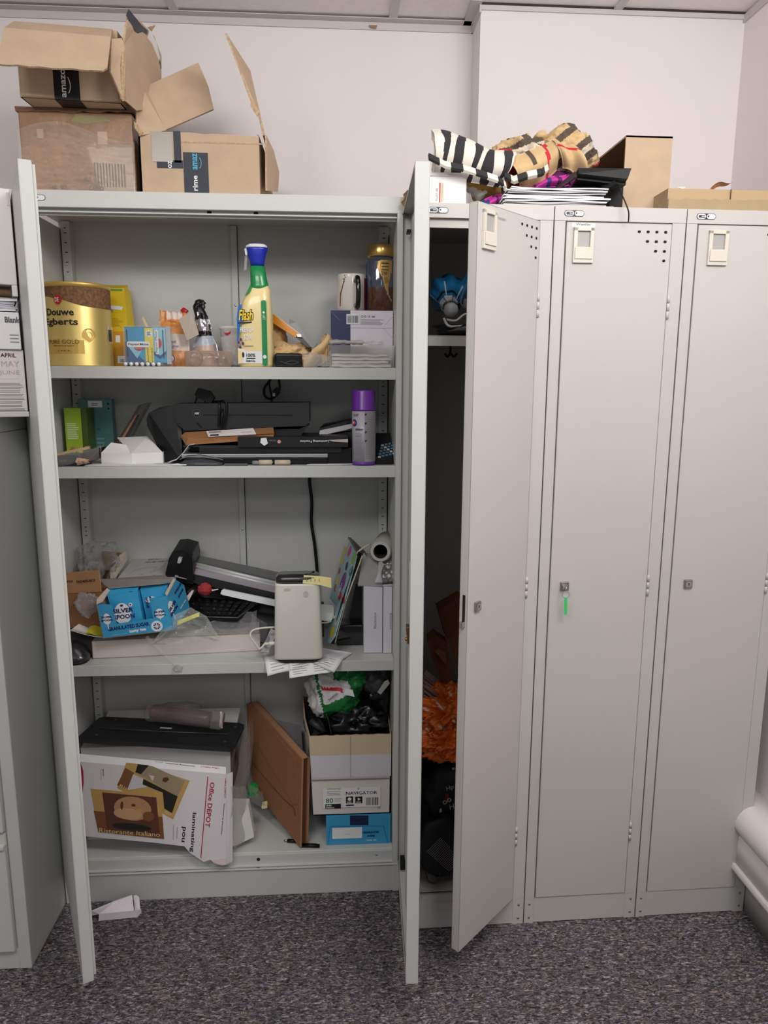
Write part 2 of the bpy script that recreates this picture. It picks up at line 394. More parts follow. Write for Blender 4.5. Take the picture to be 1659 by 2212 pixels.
# slotted uprights at the rear corners and the middle rib
for x0,x1,sgn in ((.0175,.0405,1),(.868,.8925,-1)):
    u=M(); u.box(x0,x1,.268,.30,.12,H-.014,PAINT)
    f=Face(u,(0,.268,0))
    z=.15
    while z<H-.03:
        xm=(x0+x1)/2
        f.rect(xm-.0035,z-.0011,xm+.0035,z+.0011,DARK,1); z+=.025
        if int(z/.025)%8==0: f.disc(xm,z-.0125,.0018,DARK,1,8)
    u.build('slotted_upright',cab,bev=.0008)
u=M(); u.box(.462,.478,.290,.301,.12,H-.014,PAINT); u.box(.4785,.4795,.2965,.301,.12,H-.014,mat('rib_seam',(96,96,94),.7))  # rib with a thin grey seam line along its right edge
for z in (.59,.985,1.30,1.62): u.lathe([(.0035,0),(.003,.0015),(.0008,.0022)],(.470,.290,z),CHROME,12,Matrix.Rotation(PI/2,3,'X'))
u.build('centre_rib',cab,bev=.0006)
# doors
def cup_door(hinge,free,inn,mirror):
    """pan door: outline from hinge to free end, inn = unit vector to the inner side"""
    h=Vector(hinge); f=Vector(free); d=(f-h); Ld=d.length; d.normalize(); n=Vector(inn)
    T=Matrix(((d.x,n.x,0,h.x),(d.y,n.y,0,h.y),(0,0,1,0),(0,0,0,1)))
    z0,z1=.097,1.806; th=.026 if mirror else .0215
    m=M(T)
    m.box(0,Ld,-.0012,0,z0,z1,PAINT)                 # skin
    m.box(Ld-.0012,Ld,0,th,z0,z1,PAINT)              # free edge
    m.box(0,.0012,0,th,z0,z1,PAINT)
    m.box(0,Ld,0,th,z0,z0+.0012,PAINT); m.box(0,Ld,0,th,z1-.0012,z1,PAINT)
    m.box(0,.014,th-.0012,th,z0,z1,PAINT); m.box(0,Ld,th-.0012,th,z0,z0+.010,PAINT); m.box(0,Ld,th-.0012,th,z1-.004,z1,PAINT)
    m.box(Ld-.012,Ld-.0006,th-.0012,th+.0004,z0,z1,PAINT)
    return m,T,Ld,th
# right door, seen along its inner face
m,T,Ld,th=cup_door((.934,-.002,0),(.920,-.424,0),(-1,.03,0),1)
rd=m.build('door',cab,bev=.0006)
q=M(T); z0,z1=.175,1.745
q.box(.255,Ld-.020,.001,.019,z0,z1,PAINT); q.box(.10,.255,.001,.0035,.14,z1+.02,PAINT)
q.build('stiffener',rd,bev=.002)
for z in (.42,1.45,.84):
    q=M(T); q.box(.252,.2555,.003,.019,z-.07,z+.07,mat('slot_grey',(120,124,128),.5)); q.build('stiffener_slot',rd)
BRASS=mat('brass',(150,118,70),.35,metal=1.0)
q=M(T); q.box(Ld-.035,Ld-.012,th-.008,th+.006,.905,.922,BRASS); q.box(Ld-.032,Ld-.015,th-.004,th+.004,.885,.905,BRASS); q.lathe([(.004,0),(.004,.006)],(Ld-.022,th+.002,.893),BRASS,10,Matrix.Rotation(-PI/2,3,'X'))
q.build('lock_cam',rd,bev=.001)
q=M(T); q.tube([(Ld-.026,th-.002,.92),(Ld-.030,th-.001,1.05),(Ld-.040,th-.006,1.10),(Ld-.040,th-.010,1.70)],.0022,PAINT,6); q.tube([(Ld-.026,th-.002,.89),(Ld-.028,th-.001,.78),(Ld-.040,th-.010,.70),(Ld-.040,th-.012,.16)],.0022,PAINT,6)
q.build('lock_rod',rd)
q=M(T); q.box(.012,.050,.004,.018,.104,.122,BLACK); q.box(.012,.050,.002,.020,.101,.1035,CHROME); q.build('door_catch',rd,bev=.001)
q=M(T); q.box(.02,.05,.008,.018,1.755,1.762,BLACK); q.build('door_catch',rd,bev=.001)
# left door
m,T,Ld,th=cup_door((.003,-.004,0),(.1815,-.383,0),(.9051,.4251,0),0)
ld=m.build('door',cab,bev=.0006)
q=M(T); q.box(.255,Ld-.03,.001,.019,.175,1.745,PAINT); q.box(.10,.255,.001,.0035,.14,1.765,PAINT); q.box(Ld-.006,Ld-.004,th,th+.006,.108,1.800,PAINT)
q.build('stiffener',ld,bev=.001)
# ---------------------------------------------------------------- lockers
LX,LY,LA,LH=.9299,-.1495,.0195,1.7987
DL=.455; LW=.303
PLATE=mat('plate_beige',(214,208,196),.4)
def locker(i,label,door_angle):
    ox=LX+.305*i*math.cos(LA); oy=LY+.305*i*math.sin(LA)
    R=thing('locker',label,'locker',(ox,oy,0),'row of grey steel lockers')
    R_l=Matrix.Translation((ox,oy,0))@Matrix.Rotation(LA,4,'Z')
    m=M(R_l)
    m.box(0,.0015,0,DL,0,LH-.0015,PAINT2); m.box(LW-.0015,LW,0,DL,0,LH-.0015,PAINT2); m.box(0,LW,DL-.0015,DL,0,LH-.0015,PAINT2)
    m.box(0,LW,0,DL,LH-.003,LH,PAINT2); m.box(0,LW,-.001,.002,LH-.031,LH,PAINT2)                       # lid and rail
    m.box(.0015,LW-.0015,.008,.014,LH-.050,LH-.028,PAINT2)
    m.box(0,.026,0,.003,.0,LH-.031,PAINT2); m.box(LW-.030,LW,0,.003,.0,LH-.031,PAINT2)                   # stiles
    m.box(.024,.026,0,.016,.07,LH-.031,PAINT2); m.box(LW-.031,LW-.029,0,.016,.07,LH-.031,PAINT2)
    m.box(.026,LW-.030,.0005,.003,.002,.0725,PAINT2); m.box(.0,LW,.0,.012,.0725,.0745,PAINT2)                # plinth
    m.box(.0015,LW-.0015,.010,.014,.0735,.098,PAINT2); m.box(.0015,LW-.0015,.010,DL-.002,.093,.098,PAINT2)
    f=Face(m,(0,0,0))
    m.build('carcass',R,bev=.0006)
    if i==0: pass
    for x in (.013,LW-.014):
        for z in (.057,.018):
            s_=M(R_l); s_.lathe([(.0032,0),(.0028,.0014),(.0008,.002)],(x,-.0002,z),NICKEL,12,Matrix.Rotation(PI/2,3,'X')); s_.build('rivet',R)
    g=M(R_l); 
    sub=M(); logo(sub,(.022,-.0012,LH-.0155)); g.add(sub.v,sub.f,[sub.mats[k] for k in sub.m]); g.build('logo_badge',R)
    # door in local coords: hinge at right
    hx=LW-.031; dwid=hx-.0265; z0,z1=.0765,1.7655
    Td=R_l@Matrix.Translation((hx,0,0))@Matrix.Rotation(door_angle,4,'Z')@Matrix.Rotation(PI,4,'Z')
    # in door space x runs from hinge to free edge, +y towards the viewer when closed
    d=M(Td); th=.021
    yo=.0015
    sy=1
    d.box(0.001,dwid-.001,yo-.0012,yo,z0,z1,PAINT2); 
    d.box(dwid-.0022,dwid-.001,yo-th,yo,z0,z1,PAINT2); d.box(.001,.0022,yo-th,yo,z0,z1,PAINT2)
    d.box(.001,dwid-.001,yo-th,yo,z0,z0+.0012,PAINT2); d.box(.001,dwid-.001,yo-th,yo,z1-.0012,z1,PAINT2)
    d.box(dwid-.018,dwid-.001,yo-th,yo-th+.0012,z0,z1,PAINT2); d.box(.001,dwid-.001,yo-th,yo-th+.0012,z0,z0+.016,PAINT2)
    f=Face(d,Td@Vector((dwid,yo,0)) if False else (dwid,yo,0),ux=(-1,0,0),uz=(0,0,1))
    def dface(mb): return Face(mb,(dwid,yo,0),ux=(-1,0,0),uz=(0,0,1))
    # ventilation holes
    for r in range(4):
        for k_ in range(4-r):
            dface(d).rrect(dwid-.012-.0205*k_-.0075,1.7475-.0205*r-.0028,dwid-.012-.0205*k_,1.7475-.0205*r+.0028,.0026,DARK,1)
    if i==0: dface(d).txt('LOST PROPERTY',.062,1.742,w=.042,h=.005,m=GREYINK)
    if i==1: dface(d).rect(.012,1.755,.066,1.7635,LOGOW,1).txt('Westley',.022,1.7565,w=.034,h=.0065,m=INK)
    dd=d.build('door',R,bev=.0008)
    # card holder
    p=M(Td); pu=.0175 if i!=2 else .026; pz=1.678; 
    def ub(u0,u1,a,b,z0_,z1_,m_): p.box(dwid-u1,dwid-u0,a,b,z0_,z1_,m_)
    pw=.046
    ub(pu,pu+pw,yo,yo+.006,pz,pz+.034,PLATE); ub(pu,pu+.0085,yo,yo+.006,pz+.034,pz+.075,PLATE); ub(pu+pw-.0085,pu+pw,yo,yo+.006,pz+.034,pz+.075,PLATE)
    ub(pu,pu+pw,yo,yo+.006,pz+.068,pz+.076,PLATE); ub(pu+.0085,pu+pw-.0085,yo,yo+.0012,pz+.034,pz+.068,mat('card_window',(168,168,166),.3))
    ub(pu+.003,pu+pw-.003,yo+.006,yo+.0085,pz+.008,pz+.032,PLATE)
    p.build('card_holder',dd,bev=.0018)
    # lock
    k=M(Td); lu=.026 if i!=2 else .033; lz=.927
    k.box(dwid-lu-.021,dwid-lu,yo,yo+.006,lz-.011,lz+.011,NICKEL)
    kk=Face(k,(dwid,yo+.006,0),ux=(-1,0,0)); kk.disc(lu+.0105,lz,.0075,mat('lock_face',(190,182,180),.3,metal=.8),1); kk.disc(lu+.0105,lz+.001,.0018,DARK,2,8); kk.rect(lu+.0098,lz-.004,lu+.0112,lz+.001,DARK,2)
    k.build('lock',dd,bev=.0016)
    for z in (1.585,.925,.258):
        hg=M(Td)
        for s0 in range(3):
            a=z-.026+.0175*s0; hg.lathe([(.0032,0),(.0032,.0165)],(-.0015,yo+.001,a),PAINT2,12)
        hg.build('hinge',dd)
    return R,R_l,Td,dwid,yo,th,dd
L1=locker(0,'first grey locker beside the cupboard, its narrow door standing open on bags','-' and .764)
L2=locker(1,'middle grey locker with a small Westley name strip and a green key tag','-' and 0)
L3=locker(2,'rightmost closed grey locker below the long low carton','-' and 0)
# extras of the open locker: inner shelf, coat hook, latch with slot
R,R_l,Td,dwid,yo,th,dd=L1
m=M(R_l); m.box(.0015,LW-.0015,.012,DL-.002,1.515,1.518,PAINT2); m.box(.0015,LW-.0015,.012,.016,1.494,1.518,PAINT2); m.build('shelf',R,bev=.0008)
m=M(R_l); m.tube([(.12,.25,1.515),(.12,.25,1.49),(.112,.245,1.478),(.104,.240,1.486)],.003,BLACK,8); m.tube([(.12,.25,1.49),(.128,.245,1.478),(.136,.240,1.486)],.003,BLACK,8); m.build('coat_hook',R)
m=M(Td); m.box(dwid-.0012,dwid-.0006,yo-.013,yo-.006,.885,.958,DARK); m.build('latch_slot',dd)
m=M(Td); m.box(dwid-.004,dwid+.010,yo-.014,yo-.006,.885,.899,CHROME); m.build('latch',dd,bev=.002)
# key with green tag in the middle locker
ky=thing('key','small key in the middle locker lock with a green plastic tag hanging from it','key',(1.2860,-0.1600,0.9320))
LP=Vector((1.2940,-0.1480,0.9290))
k=M(); k.box(LP.x-.003,LP.x+.003,LP.y-.018,LP.y+.001,LP.z-.003,LP.z+.001,CHROME); k.lathe([(.0065,-.001),(.0065,.001)],(LP.x+.001,LP.y-.017,LP.z-.003),CHROME,16,Matrix.Rotation(PI/2,3,'Y')); k.build('key_blade',ky)
k=M(); P=[(LP.x+.002+.0085*math.sin(a*PI/8),LP.y-.018-.002*math.cos(a*PI/8),LP.z-.018+.0085*math.cos(a*PI/8)) for a in range(17)]; k.tube(P,.0006,CHROME,6,1); k.build('key_ring',ky)
k=M(); gx,gy,gz=LP.x+.003,LP.y-.019,LP.z-.0235; k.prism([(gx-.002,gy,gz),(gx+.003,gy,gz-.003),(gx+.0045,gy+.001,gz-.040),(gx+.0015,gy+.001,gz-.047),(gx-.0028,gy,gz-.042),(gx-.0035,gy,gz-.004)],(0,.002,0),mat('tag_green',(60,205,110),.3)); o=k.build('key_tag',ky,bev=.0006); o['label']='green plastic key tag'
# smudges on the metal stay as small marks
# ---------------------------------------------------------------- filing cabinet at the left edge
FC=mat('filing_paint',(206,207,203),.4,var=.02,vscale=3)
fc=thing('filing_cabinet','grey four-drawer filing cabinet standing left of the cupboard','filing cabinet',(-.235,.08,0))
x0,x1,fy,by,ft=-.475,-.003,-.222,.395,1.333
m=M(); m.box(x0,x1,fy+.004,by,.0,ft,FC); m.box(x1-.028,x1+.0003,fy,fy+.006,.0003,ft+.0003,FC); m.box(x0,x0+.028,fy,fy+.006,.0002,ft+.0002,FC); m.box(x0+.02,x1-.0275,fy+.0003,fy+.006,.0005,.055,FC); m.box(x0+.02,x1-.0275,fy+.0003,fy+.006,ft-.03,ft+.0001,FC)
m.build('carcass',fc,bev=.002)
m=M(); m.box(x1-.0005,x1+.0008,fy+.006,by-.01,ft-.036,ft-.0345,mat('seam_grey',(110,110,108),.6)); m.build('side_seam',fc)
zz=[.056,.372,.688,1.004,1.30]
for k in range(4):
    a,b_=zz[k]+.002,zz[k+1]-.004
    m=M(); m.box(x0+.030,x1-.030,fy-.014,fy+.003,a,b_-.035,FC); m.box(x0+.030,x1-.030,fy-.006,fy+.003,b_-.035,b_,FC)
    dr=m.build('drawer',fc,bev=.003)
    h=M(); h.box(x0+.030,x1-.030,fy-.020,fy-.006,b_-.036,b_-.024,FC); h.build('handle',dr,bev=.003)

# ---------------------------------------------------------------- on top of the cupboard
NAVY=mat('navy_tape',(28,36,52),.5)
BTAPE=mat('black_tape',(14,15,20),.5)
TEAL=mat('teal_print',(70,175,205),.5)
LOGOWH=mat('white_print',(232,234,236),.5)
def jag(a,b,n,amp,seed,ax=(0,0,1)):
    """torn edge points from a to b"""
    r=random.Random(seed); a=Vector(a);b=Vector(b); ax=Vector(ax)
    return [tuple(a.lerp(b,i/n)+ax*(r.uniform(-1,1)*amp if 0<i<n else 0)) for i in range(n+1)]
# carton wrapped in clear tape, lower left
WRAPC=mat('wrapped_carton',(150,112,80),.35,var=.35,vscale=11,bump=.5,bscale=45,coat=.3)
bx=thing('wrapped_carton','worn brown carton wrapped in shiny clear tape, on the cupboard top at far left','box',(.15,.16,1.845))
m=M(); x0,x1,z0,z1=.018,.277,1.845,2.026
m.box(x0,x1,.045,.36,z0,z1,WRAPC)
m.build('carton_body',bx,bev=.004)
m=M()
for (a,b_,s_) in (((x0-.004,.043,z1-.002),(x1+.004,.043,z1+.001),3),):
    P=jag(a,b_,14,.003,s_); m.prism(P+[(x1+.004,.043,z1+.006),(x0-.004,.043,z1+.008)],(0,.15,0),mat('carton_rim',(120,84,60),.6))
m.slab([(x0-.006,.05,z1),(x0-.004,.2,z1),(x0-.002,.2,z1+.012),(x0-.008,.05,z1+.010)],.003,mat('carton_rim',(120,84,60),.6))
m.build('top_flap',bx)
m=M(); f=Face(m,(x0,.045,z0))
SMU=mat('smudge_print',(120,104,92),.5); GRL=mat('grille_print',(128,118,106),.5)
for k in range(11): f.rect(.165+.0068*k,.018,.1685+.0068*k,.072-.0003*k,GRL,1)
f.txt('Tel: 85',.055,.012,w=.045,h=.010,m=SMU,bold=.02); f.txt('0000',.150,.010,w=.035,h=.010,m=SMU,bold=.02); f.txt('tto',.140,.030,w=.018,h=.010,m=SMU,bold=.02)
f.rect(.040,.122,.055,.142,mat('tape_patch',(186,154,132),.3),1); f.rect(.178,.112,.200,.140,mat('tape_patch',(186,154,132),.3),1)
f.poly([(.12,.160),(.15,.155),(.21,.162),(.20,.172),(.13,.176)],mat('green_stain',(140,130,80),.4),1)
m.build('printing',bx)
m=M()
wt=clear('wrap_film',(240,232,220),.22,.07,1.0,70)
rr=random.Random(4)
def wf(u,v):
    return (x0-.003+(x1-x0+.006)*u,.0415-.0028*noise.noise(Vector((u*9,v*16,1)))-.004*abs(noise.noise(Vector((u*30,v*60,4)))),z0+.001+(z1-z0-.01)*v*(.80+.12*math.sin(u*5)))
m.grid(wf,90,90,wt); m.build('tape_film',bx)
# open carton leaning on top of it, with a navy tape band
bx=thing('open_carton','open brown carton with black printed tape, perched on the tape wrapped carton','box',(.15,.1,2.034))
fl=Vector((0.0500,-0.0150,2.0340)); fr=Vector((0.2640,0.0070,2.0340)); yd=Vector((.05,.24,0)).normalized(); 
dv=Vector((.012,.26,0)); hz=.150
m=M()
A=fl;B=fr
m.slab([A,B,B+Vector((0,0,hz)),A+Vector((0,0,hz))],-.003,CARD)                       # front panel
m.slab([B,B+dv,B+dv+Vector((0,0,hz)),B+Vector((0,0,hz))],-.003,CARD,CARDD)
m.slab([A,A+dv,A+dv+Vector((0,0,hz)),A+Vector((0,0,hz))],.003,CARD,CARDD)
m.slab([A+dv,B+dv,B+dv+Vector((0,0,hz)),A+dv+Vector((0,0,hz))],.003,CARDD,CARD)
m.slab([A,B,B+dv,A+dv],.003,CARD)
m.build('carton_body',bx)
# folded front flap: hangs out over the front
ft0=(0.0610,-0.1000,2.1340); 
m=M(); topL=Vector((0.0520,-0.0750,2.1450)); topR=Vector((0.2700,-0.0650,2.1380)); botL=Vector((0.0520,-0.1250,2.0550)); botR=Vector((0.2640,-0.1200,2.0500))
m.slab([topL,botL]+jag(botL,botR,10,.0012,8)[1:]+[Vector((0.2740,-0.1200,2.0560)),topR],.004,CARD,CARD,CARDE)
m.slab([topL,topR,fr+Vector((-.01,0,hz)),fl+Vector((.0,0,hz))],.003,CARD,CARD,CARDE)
m.build('front_flap',bx)
m=M(); 
m.slab([(0.2660,-0.0600,2.1390),(0.2590,-0.0550,2.0760),(0.2810,-0.0450,2.0210),(0.2870,-0.0300,2.1300),(0.2800,-0.0300,2.1540)],.004,CARD,CARD,CARDE)
m.tube([(0.2860,-0.0340,2.1300),(0.2830,-0.0400,2.0870),(0.2800,-0.0450,2.0240)],.0045,CARDE,6)
m.build('side_flap',bx)
m=M(); hg=[(0.2820,0.0000,2.1880),(0.2740,0.0000,2.1540),(0.2730,0.0000,2.0400)]
ff=[Vector((0.2870,-0.0200,2.1770)),Vector((0.2810,-0.0200,2.1460)),Vector((0.2810,-0.0300,2.0270)),Vector((0.2910,0.0200,2.0250)),Vector((0.3040,0.1400,2.0720)),Vector((0.2980,0.2600,2.1810)),Vector((0.2990,0.2700,2.2400)),Vector((0.2990,0.2000,2.2560)),Vector((0.2910,0.1000,2.2460)),Vector((0.2860,0.0200,2.2280))]
m.slab(ff,(.004 if (ff[1]-ff[0]).cross(ff[-1]-ff[0]).y>0 else -.004),CARD,CARD,CARDE)
n=(ff[2]-ff[0]).cross(ff[5]-ff[0]).normalized()
off=-.002*n if n.y>0 else .002*n
def on(px): return Vector(px)+Vector((.004,-.010,0))
m.add([on((0.2870,-0.0050,2.2060)),on((0.2890,0.0120,2.2270)),on((0.2950,0.1000,2.2330)),on((0.2960,0.1550,2.2450)),on((0.2890,0.1500,2.2160)),on((0.2890,0.0600,2.2040))],[(0,1,2,3,4,5)],NAVY)
m.add([on((0.2920,0.1480,2.2160)),on((0.2970,0.1700,2.2540)),on((0.3010,0.2200,2.2470)),on((0.3010,0.2500,2.2230)),on((0.2920,0.2430,2.1940))],[(0,1,2,3,4)],WHITE)
m.add([on((0.2940,0.2400,2.1930)),on((0.3010,0.2500,2.2190)),on((0.3010,0.2620,2.2040)),on((0.2970,0.2600,2.1950))],[(0,1,2,3)],NAVY)
m.build('upright_flap',bx)
m=M(); m.slab([(0.2930,0.1700,2.2620),(0.3090,0.1900,2.2760),(0.2990,0.1900,2.2620)],.0015,CARDE); m.slab([(0.0430,-0.0200,2.1790),(0.0540,-0.0200,2.1700),(0.0480,-0.0200,2.1680),(0.0400,-0.0200,2.1730)],.0015,CARDE); m.slab([(0.2700,-0.0300,2.1530),(0.2800,-0.0200,2.1580),(0.2790,-0.0200,2.1450),(0.2740,-0.0300,2.1450)],.002,CARDE); m.build('torn_scrap',bx)
m=M(); u=(fr-fl).normalized(); f=Face(m,fl,ux=u)
tx0=.073;tx1=.128
f.rect(tx0,.0,tx1,.10,BTAPE,2)
f.txt('amazon p',.103,.0045,w=.088,h=.0135,m=LOGOWH,rot=90,bold=.02,l=3)
P=[];r_=.022
for k in range(13):
    a=math.radians(-50+100*k/12); P.append((.094+r_*math.cos(a)*.6,.030+.022*math.sin(a)))
for k in range(12):
    m.add([f.p(P[k][0],P[k][1],3),f.p(P[k+1][0],P[k+1][1],3),f.p(P[k+1][0]+.0018,P[k+1][1],3),f.p(P[k][0]+.0018,P[k][1],3)],[(0,1,2,3)],LOGOWH)
g=Face(m,fl+Vector((0,.0,-.0006)),ux=u,uz=(0,1,0)); g.n=Vector((0,0,-1)); g.rect(tx0,0,tx1,.055,BTAPE,1)
m.build('printed_tape',bx)
# big open carton to the right
bx=thing('large_open_carton','large brown open carton with dark blue tape and raised flaps, beside the taped carton','box',(.45,.2,1.8455))
x0,x1,y0_,y1_=.289,.569,.045,.36; zt=(0.4410,0.0450,1.9870)[2]; z0=1.8455
m=M(); 
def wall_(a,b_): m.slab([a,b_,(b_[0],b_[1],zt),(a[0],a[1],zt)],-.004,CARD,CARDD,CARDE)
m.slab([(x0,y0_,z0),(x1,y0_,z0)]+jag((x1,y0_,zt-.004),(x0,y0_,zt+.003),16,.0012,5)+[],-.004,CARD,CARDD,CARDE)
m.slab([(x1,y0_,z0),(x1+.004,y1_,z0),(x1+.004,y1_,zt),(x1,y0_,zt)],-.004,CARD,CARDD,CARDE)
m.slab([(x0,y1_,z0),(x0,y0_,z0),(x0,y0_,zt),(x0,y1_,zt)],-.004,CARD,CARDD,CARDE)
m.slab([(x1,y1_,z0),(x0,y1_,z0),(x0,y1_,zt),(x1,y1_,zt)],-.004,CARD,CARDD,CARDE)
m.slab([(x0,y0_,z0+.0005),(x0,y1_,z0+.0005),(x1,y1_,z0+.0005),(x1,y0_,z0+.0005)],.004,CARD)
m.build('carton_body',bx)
m=M(); m.slab([(0.2850,0.0400,1.9980),(0.2920,0.0400,1.9750),(0.3490,0.0600,1.9940),(0.2920,0.1200,2.1080),(0.2890,0.0900,2.0990),(0.2850,0.0600,2.0710)],.004,CARD,CARD,CARDE)
m.slab([(0.2830,0.0360,2.0060),(0.2840,0.0360,1.9910),(0.2970,0.0360,1.9750),(0.3030,0.0360,1.9840),(0.2910,0.0360,2.0000)],-.004,CARDE)
m.build('left_flap',bx)
m=M(); m.slab([(0.2920,0.1200,2.1080),(0.3490,0.0600,1.9940),(0.4480,0.1600,2.0760),(0.4320,0.1900,2.1380),(0.4040,0.2200,2.2040)],.004,CARDD,CARD,CARDE); m.build('inner_flap',bx)
m=M(); m.slab([(0.5830,0.0420,1.9850),(0.5780,0.0400,2.0150),(0.5560,0.0300,2.0580),(0.5340,0.0200,2.1170),(0.5060,0.0100,2.1880),Vector((0.5060,0.0100,2.1880))+Vector((.03,.20,.0)),Vector((0.5830,0.0400,1.9850))+Vector((-.005,.22,0))],.004,CARD,CARD,CARDE)
m.slab([(0.5560,0.0290,2.0590),(0.5530,0.0310,2.0450),(0.5680,0.0340,2.0230),(0.5730,0.0340,2.0350)],-.003,CARDE)
m.build('tall_flap',bx)
m=M(); m.slab([(0.5840,0.0420,1.9850),(0.5820,0.0420,1.8620),(0.5890,0.3000,1.9220),(0.5930,0.3000,1.9720),(0.5810,0.2800,2.0210)],.004,CARD,CARD,CARDE); m.build('hanging_flap',bx)
m=M(); f=Face(m,(x0,y0_,z0),ux=(1,0,0))
def pxu(px,py): 
    return px
fo=Vector((x0,y0_,z0))
def P2(w_): return (w_[0]-x0,w_[2]-z0)
def RC(a,b_,mm_,l): 
    a=P2(a);b_=P2(b_); f.rect(a[0],b_[1],b_[0],a[1],mm_,l)
RC((0.3910,0.0450,1.9440),(0.4490,0.0450,1.8520),NAVY,2); RC((0.3290,0.0450,1.9260),(0.3900,0.0450,1.9080),NAVY,1); RC((0.3700,0.0450,1.9900),(0.3870,0.0450,1.9210),NAVY,1)
RC((0.3190,0.0450,1.9880),(0.3670,0.0450,1.9220),mat('grey_tape',(150,140,128),.25),2)
a=P2((0.4230,0.0450,1.8590)); f.txt('rime',a[0],a[1],w=.034,h=.012,m=LOGOWH,rot=90,bold=.02,l=3)
a=P2((0.4240,0.0450,1.9060)); f.txt('amaz',a[0],a[1],w=.036,h=.0115,m=TEAL,rot=90,bold=.02,l=3)
a=P2((0.3640,0.0450,1.9080)); f.txt('oz',a[0],a[1],w=.016,h=.009,m=LOGOWH,rot=90,bold=.02,l=3)
a=P2((0.4280,0.0450,1.9070))
for k in range(8):
    t0=-1+k/4; t1=t0+.25; f.poly([(a[0]+.004-.0035*t0*t0,a[1]+.014+.012*t0),(a[0]+.004-.0035*t1*t1,a[1]+.014+.012*t1),(a[0]+.0055-.0035*t1*t1,a[1]+.014+.012*t1),(a[0]+.0055-.0035*t0*t0,a[1]+.014+.012*t0)],TEAL,3)
RC((0.3860,0.0450,1.9650),(0.5790,0.0450,1.9680),CARDE,1)
m.build('printed_tape',bx)
# ---------------------------------------------------------------- on top of the lockers
LT=1.7995
# white carton with small printed label
bx=thing('white_carton','white carton with small red and yellow label printing, on the lockers behind the cupboard door','box',(.96,.0,LT))
m=M(); a=(0.9310,-0.0900,1.8760); b_=(1.0450,-0.0900,1.8050)
m.box(a[0],b_[0],-.09,.17,LT,a[2]-.006,WHITE); m.build('carton_body',bx,bev=.002)
m=M(); m.box(a[0]-.002,b_[0]+.002,-.093,.173,a[2]-.008,a[2],mat('lid_grey',(200,196,196),.4)); m.build('lid',bx,bev=.001)
m=M(); f=Face(m,(0,-.09,0))
def PW(w_): return (w_[0],w_[2])
u,v=PW((0.9830,-0.0900,1.8130)); f.rect(u,v,u+.003,v+.042,mat('print_red',(190,70,60),.6),1); f.rect(u+.0055,v+.001,u+.0070,v+.042,mat('print_yellow',(205,165,80),.6),1); f.rect(u+.008,v+.001,u+.009,v+.040,mat('print_yellow',(205,165,80),.6),1)
f.txt('Tx57-45',u-.003,v+.002,w=.028,h=.0045,m=GREYINK,rot=90)
m.build('printing',bx)
# tan paper piece seen left of the cupboard door
m=M(); m.grid(lambda u,v:(.905+.045*u+.004*math.sin(v*9),-.02+.06*u,1.80+.075*v*(1-.35*(1-u))+.004*math.sin(u*8+v*5)),8,8,mat('tan_cloth',(178,150,118),.9),.003)
cl_tan=m
# scarves
STW=mat('stripe_white',(232,226,214),.9); STB=mat('stripe_black',(48,47,50),.9)
PLT=mat('plaid_tan',(210,180,134),.95,var=.06,vscale=60,bump=.3,bscale=300); PLB=mat('plaid_brown',(92,80,68),.95); PLR=mat('plaid_red',(200,48,58),.95); PLW=mat('plaid_cream',(214,200,182),.95)
GOLD=mat('gold_lining',(196,150,72),.8)
def plaid(a,b_):
    a%=1.0;b_%=1.0
    if abs(a-.5)<.035: return PLR
    if abs(a-.12)<.05 or abs(a-.30)<.05 or abs(a-.84)<.05: return PLB
    if abs(a-.21)<.045 : return PLW
    if abs(b_-.25)<.05 or abs(b_-.45)<.05: return PLB
    if abs(b_-.35)<.05: return PLW
    return PLT
sc=thing('striped_scarf','black and white striped scarf with gold lining spilling over the white carton','scarf',(1.02,.0,LT))
m=M()
def stf(u,v):
    p=Vector((0.9710,-0.0300,1.9640)).lerp(Vector((1.1670,-0.0200,1.9200)),u); q=Vector((0.9680,-0.0600,1.8900)).lerp(Vector((1.1350,-0.0500,1.8710)),u)
    r=p.lerp(q,v); r.z+=.006*math.sin(u*7)*(1-v); bul=math.sin(PI*v)
    r.y-= .040*bul+.004*math.sin(u*16+v*3)+.003*noise.noise(Vector((u*5,v*4,2))); return r
m.grid(stf,110,24,lambda u,v: STB if (u*5.2+.10*math.sin(v*3))%1>.5 else STW,-.02)
m.build('wide_end',sc)
m=M()
ST=[STB,STW]
pth=[(0.9550,-0.1150,1.8940),(0.9900,-0.1200,1.8770),(1.0310,-0.1200,1.8700),(1.0730,-0.1200,1.8590),(1.1100,-0.1150,1.8500),(1.1300,-0.1000,1.8420),(1.1260,-0.0900,1.8330)]
Q=[];P_=[Vector(p) for p in pth]
for i in range(len(P_)-1):
    for j in range(6): Q.append(P_[i].lerp(P_[i+1],j/6))
Q.append(P_[-1])
m.band(Q,(0,.012,.014),.006,ST,4); m.build('narrow_end',sc)
m=M(); pth=[(1.1310,-0.0900,1.8640),(1.1510,-0.1000,1.8520),(1.1790,-0.1100,1.8600),(1.2110,-0.1100,1.8670),(1.2300,-0.1000,1.8810)]
Q=[];P_=[Vector(p) for p in pth]
for i in range(len(P_)-1):
    for j in range(6): Q.append(P_[i].lerp(P_[i+1],j/6))
m.band(Q,(0,.01,.014),.008,[STB,STW],4); m.build('narrow_end',sc)
m=M(); m.blob((1.1090,0.0000,1.8740),(.05,.05,.040),lambda u,p: GOLD if noise.noise(p*22)>-.1 else STW,.3,3,5,4,flat=LT); m.build('lining',sc)
ps=thing('plaid_scarf','tan plaid scarf with red and dark checks bundled on the lockers','scarf',(1.15,.03,LT))
m=M()
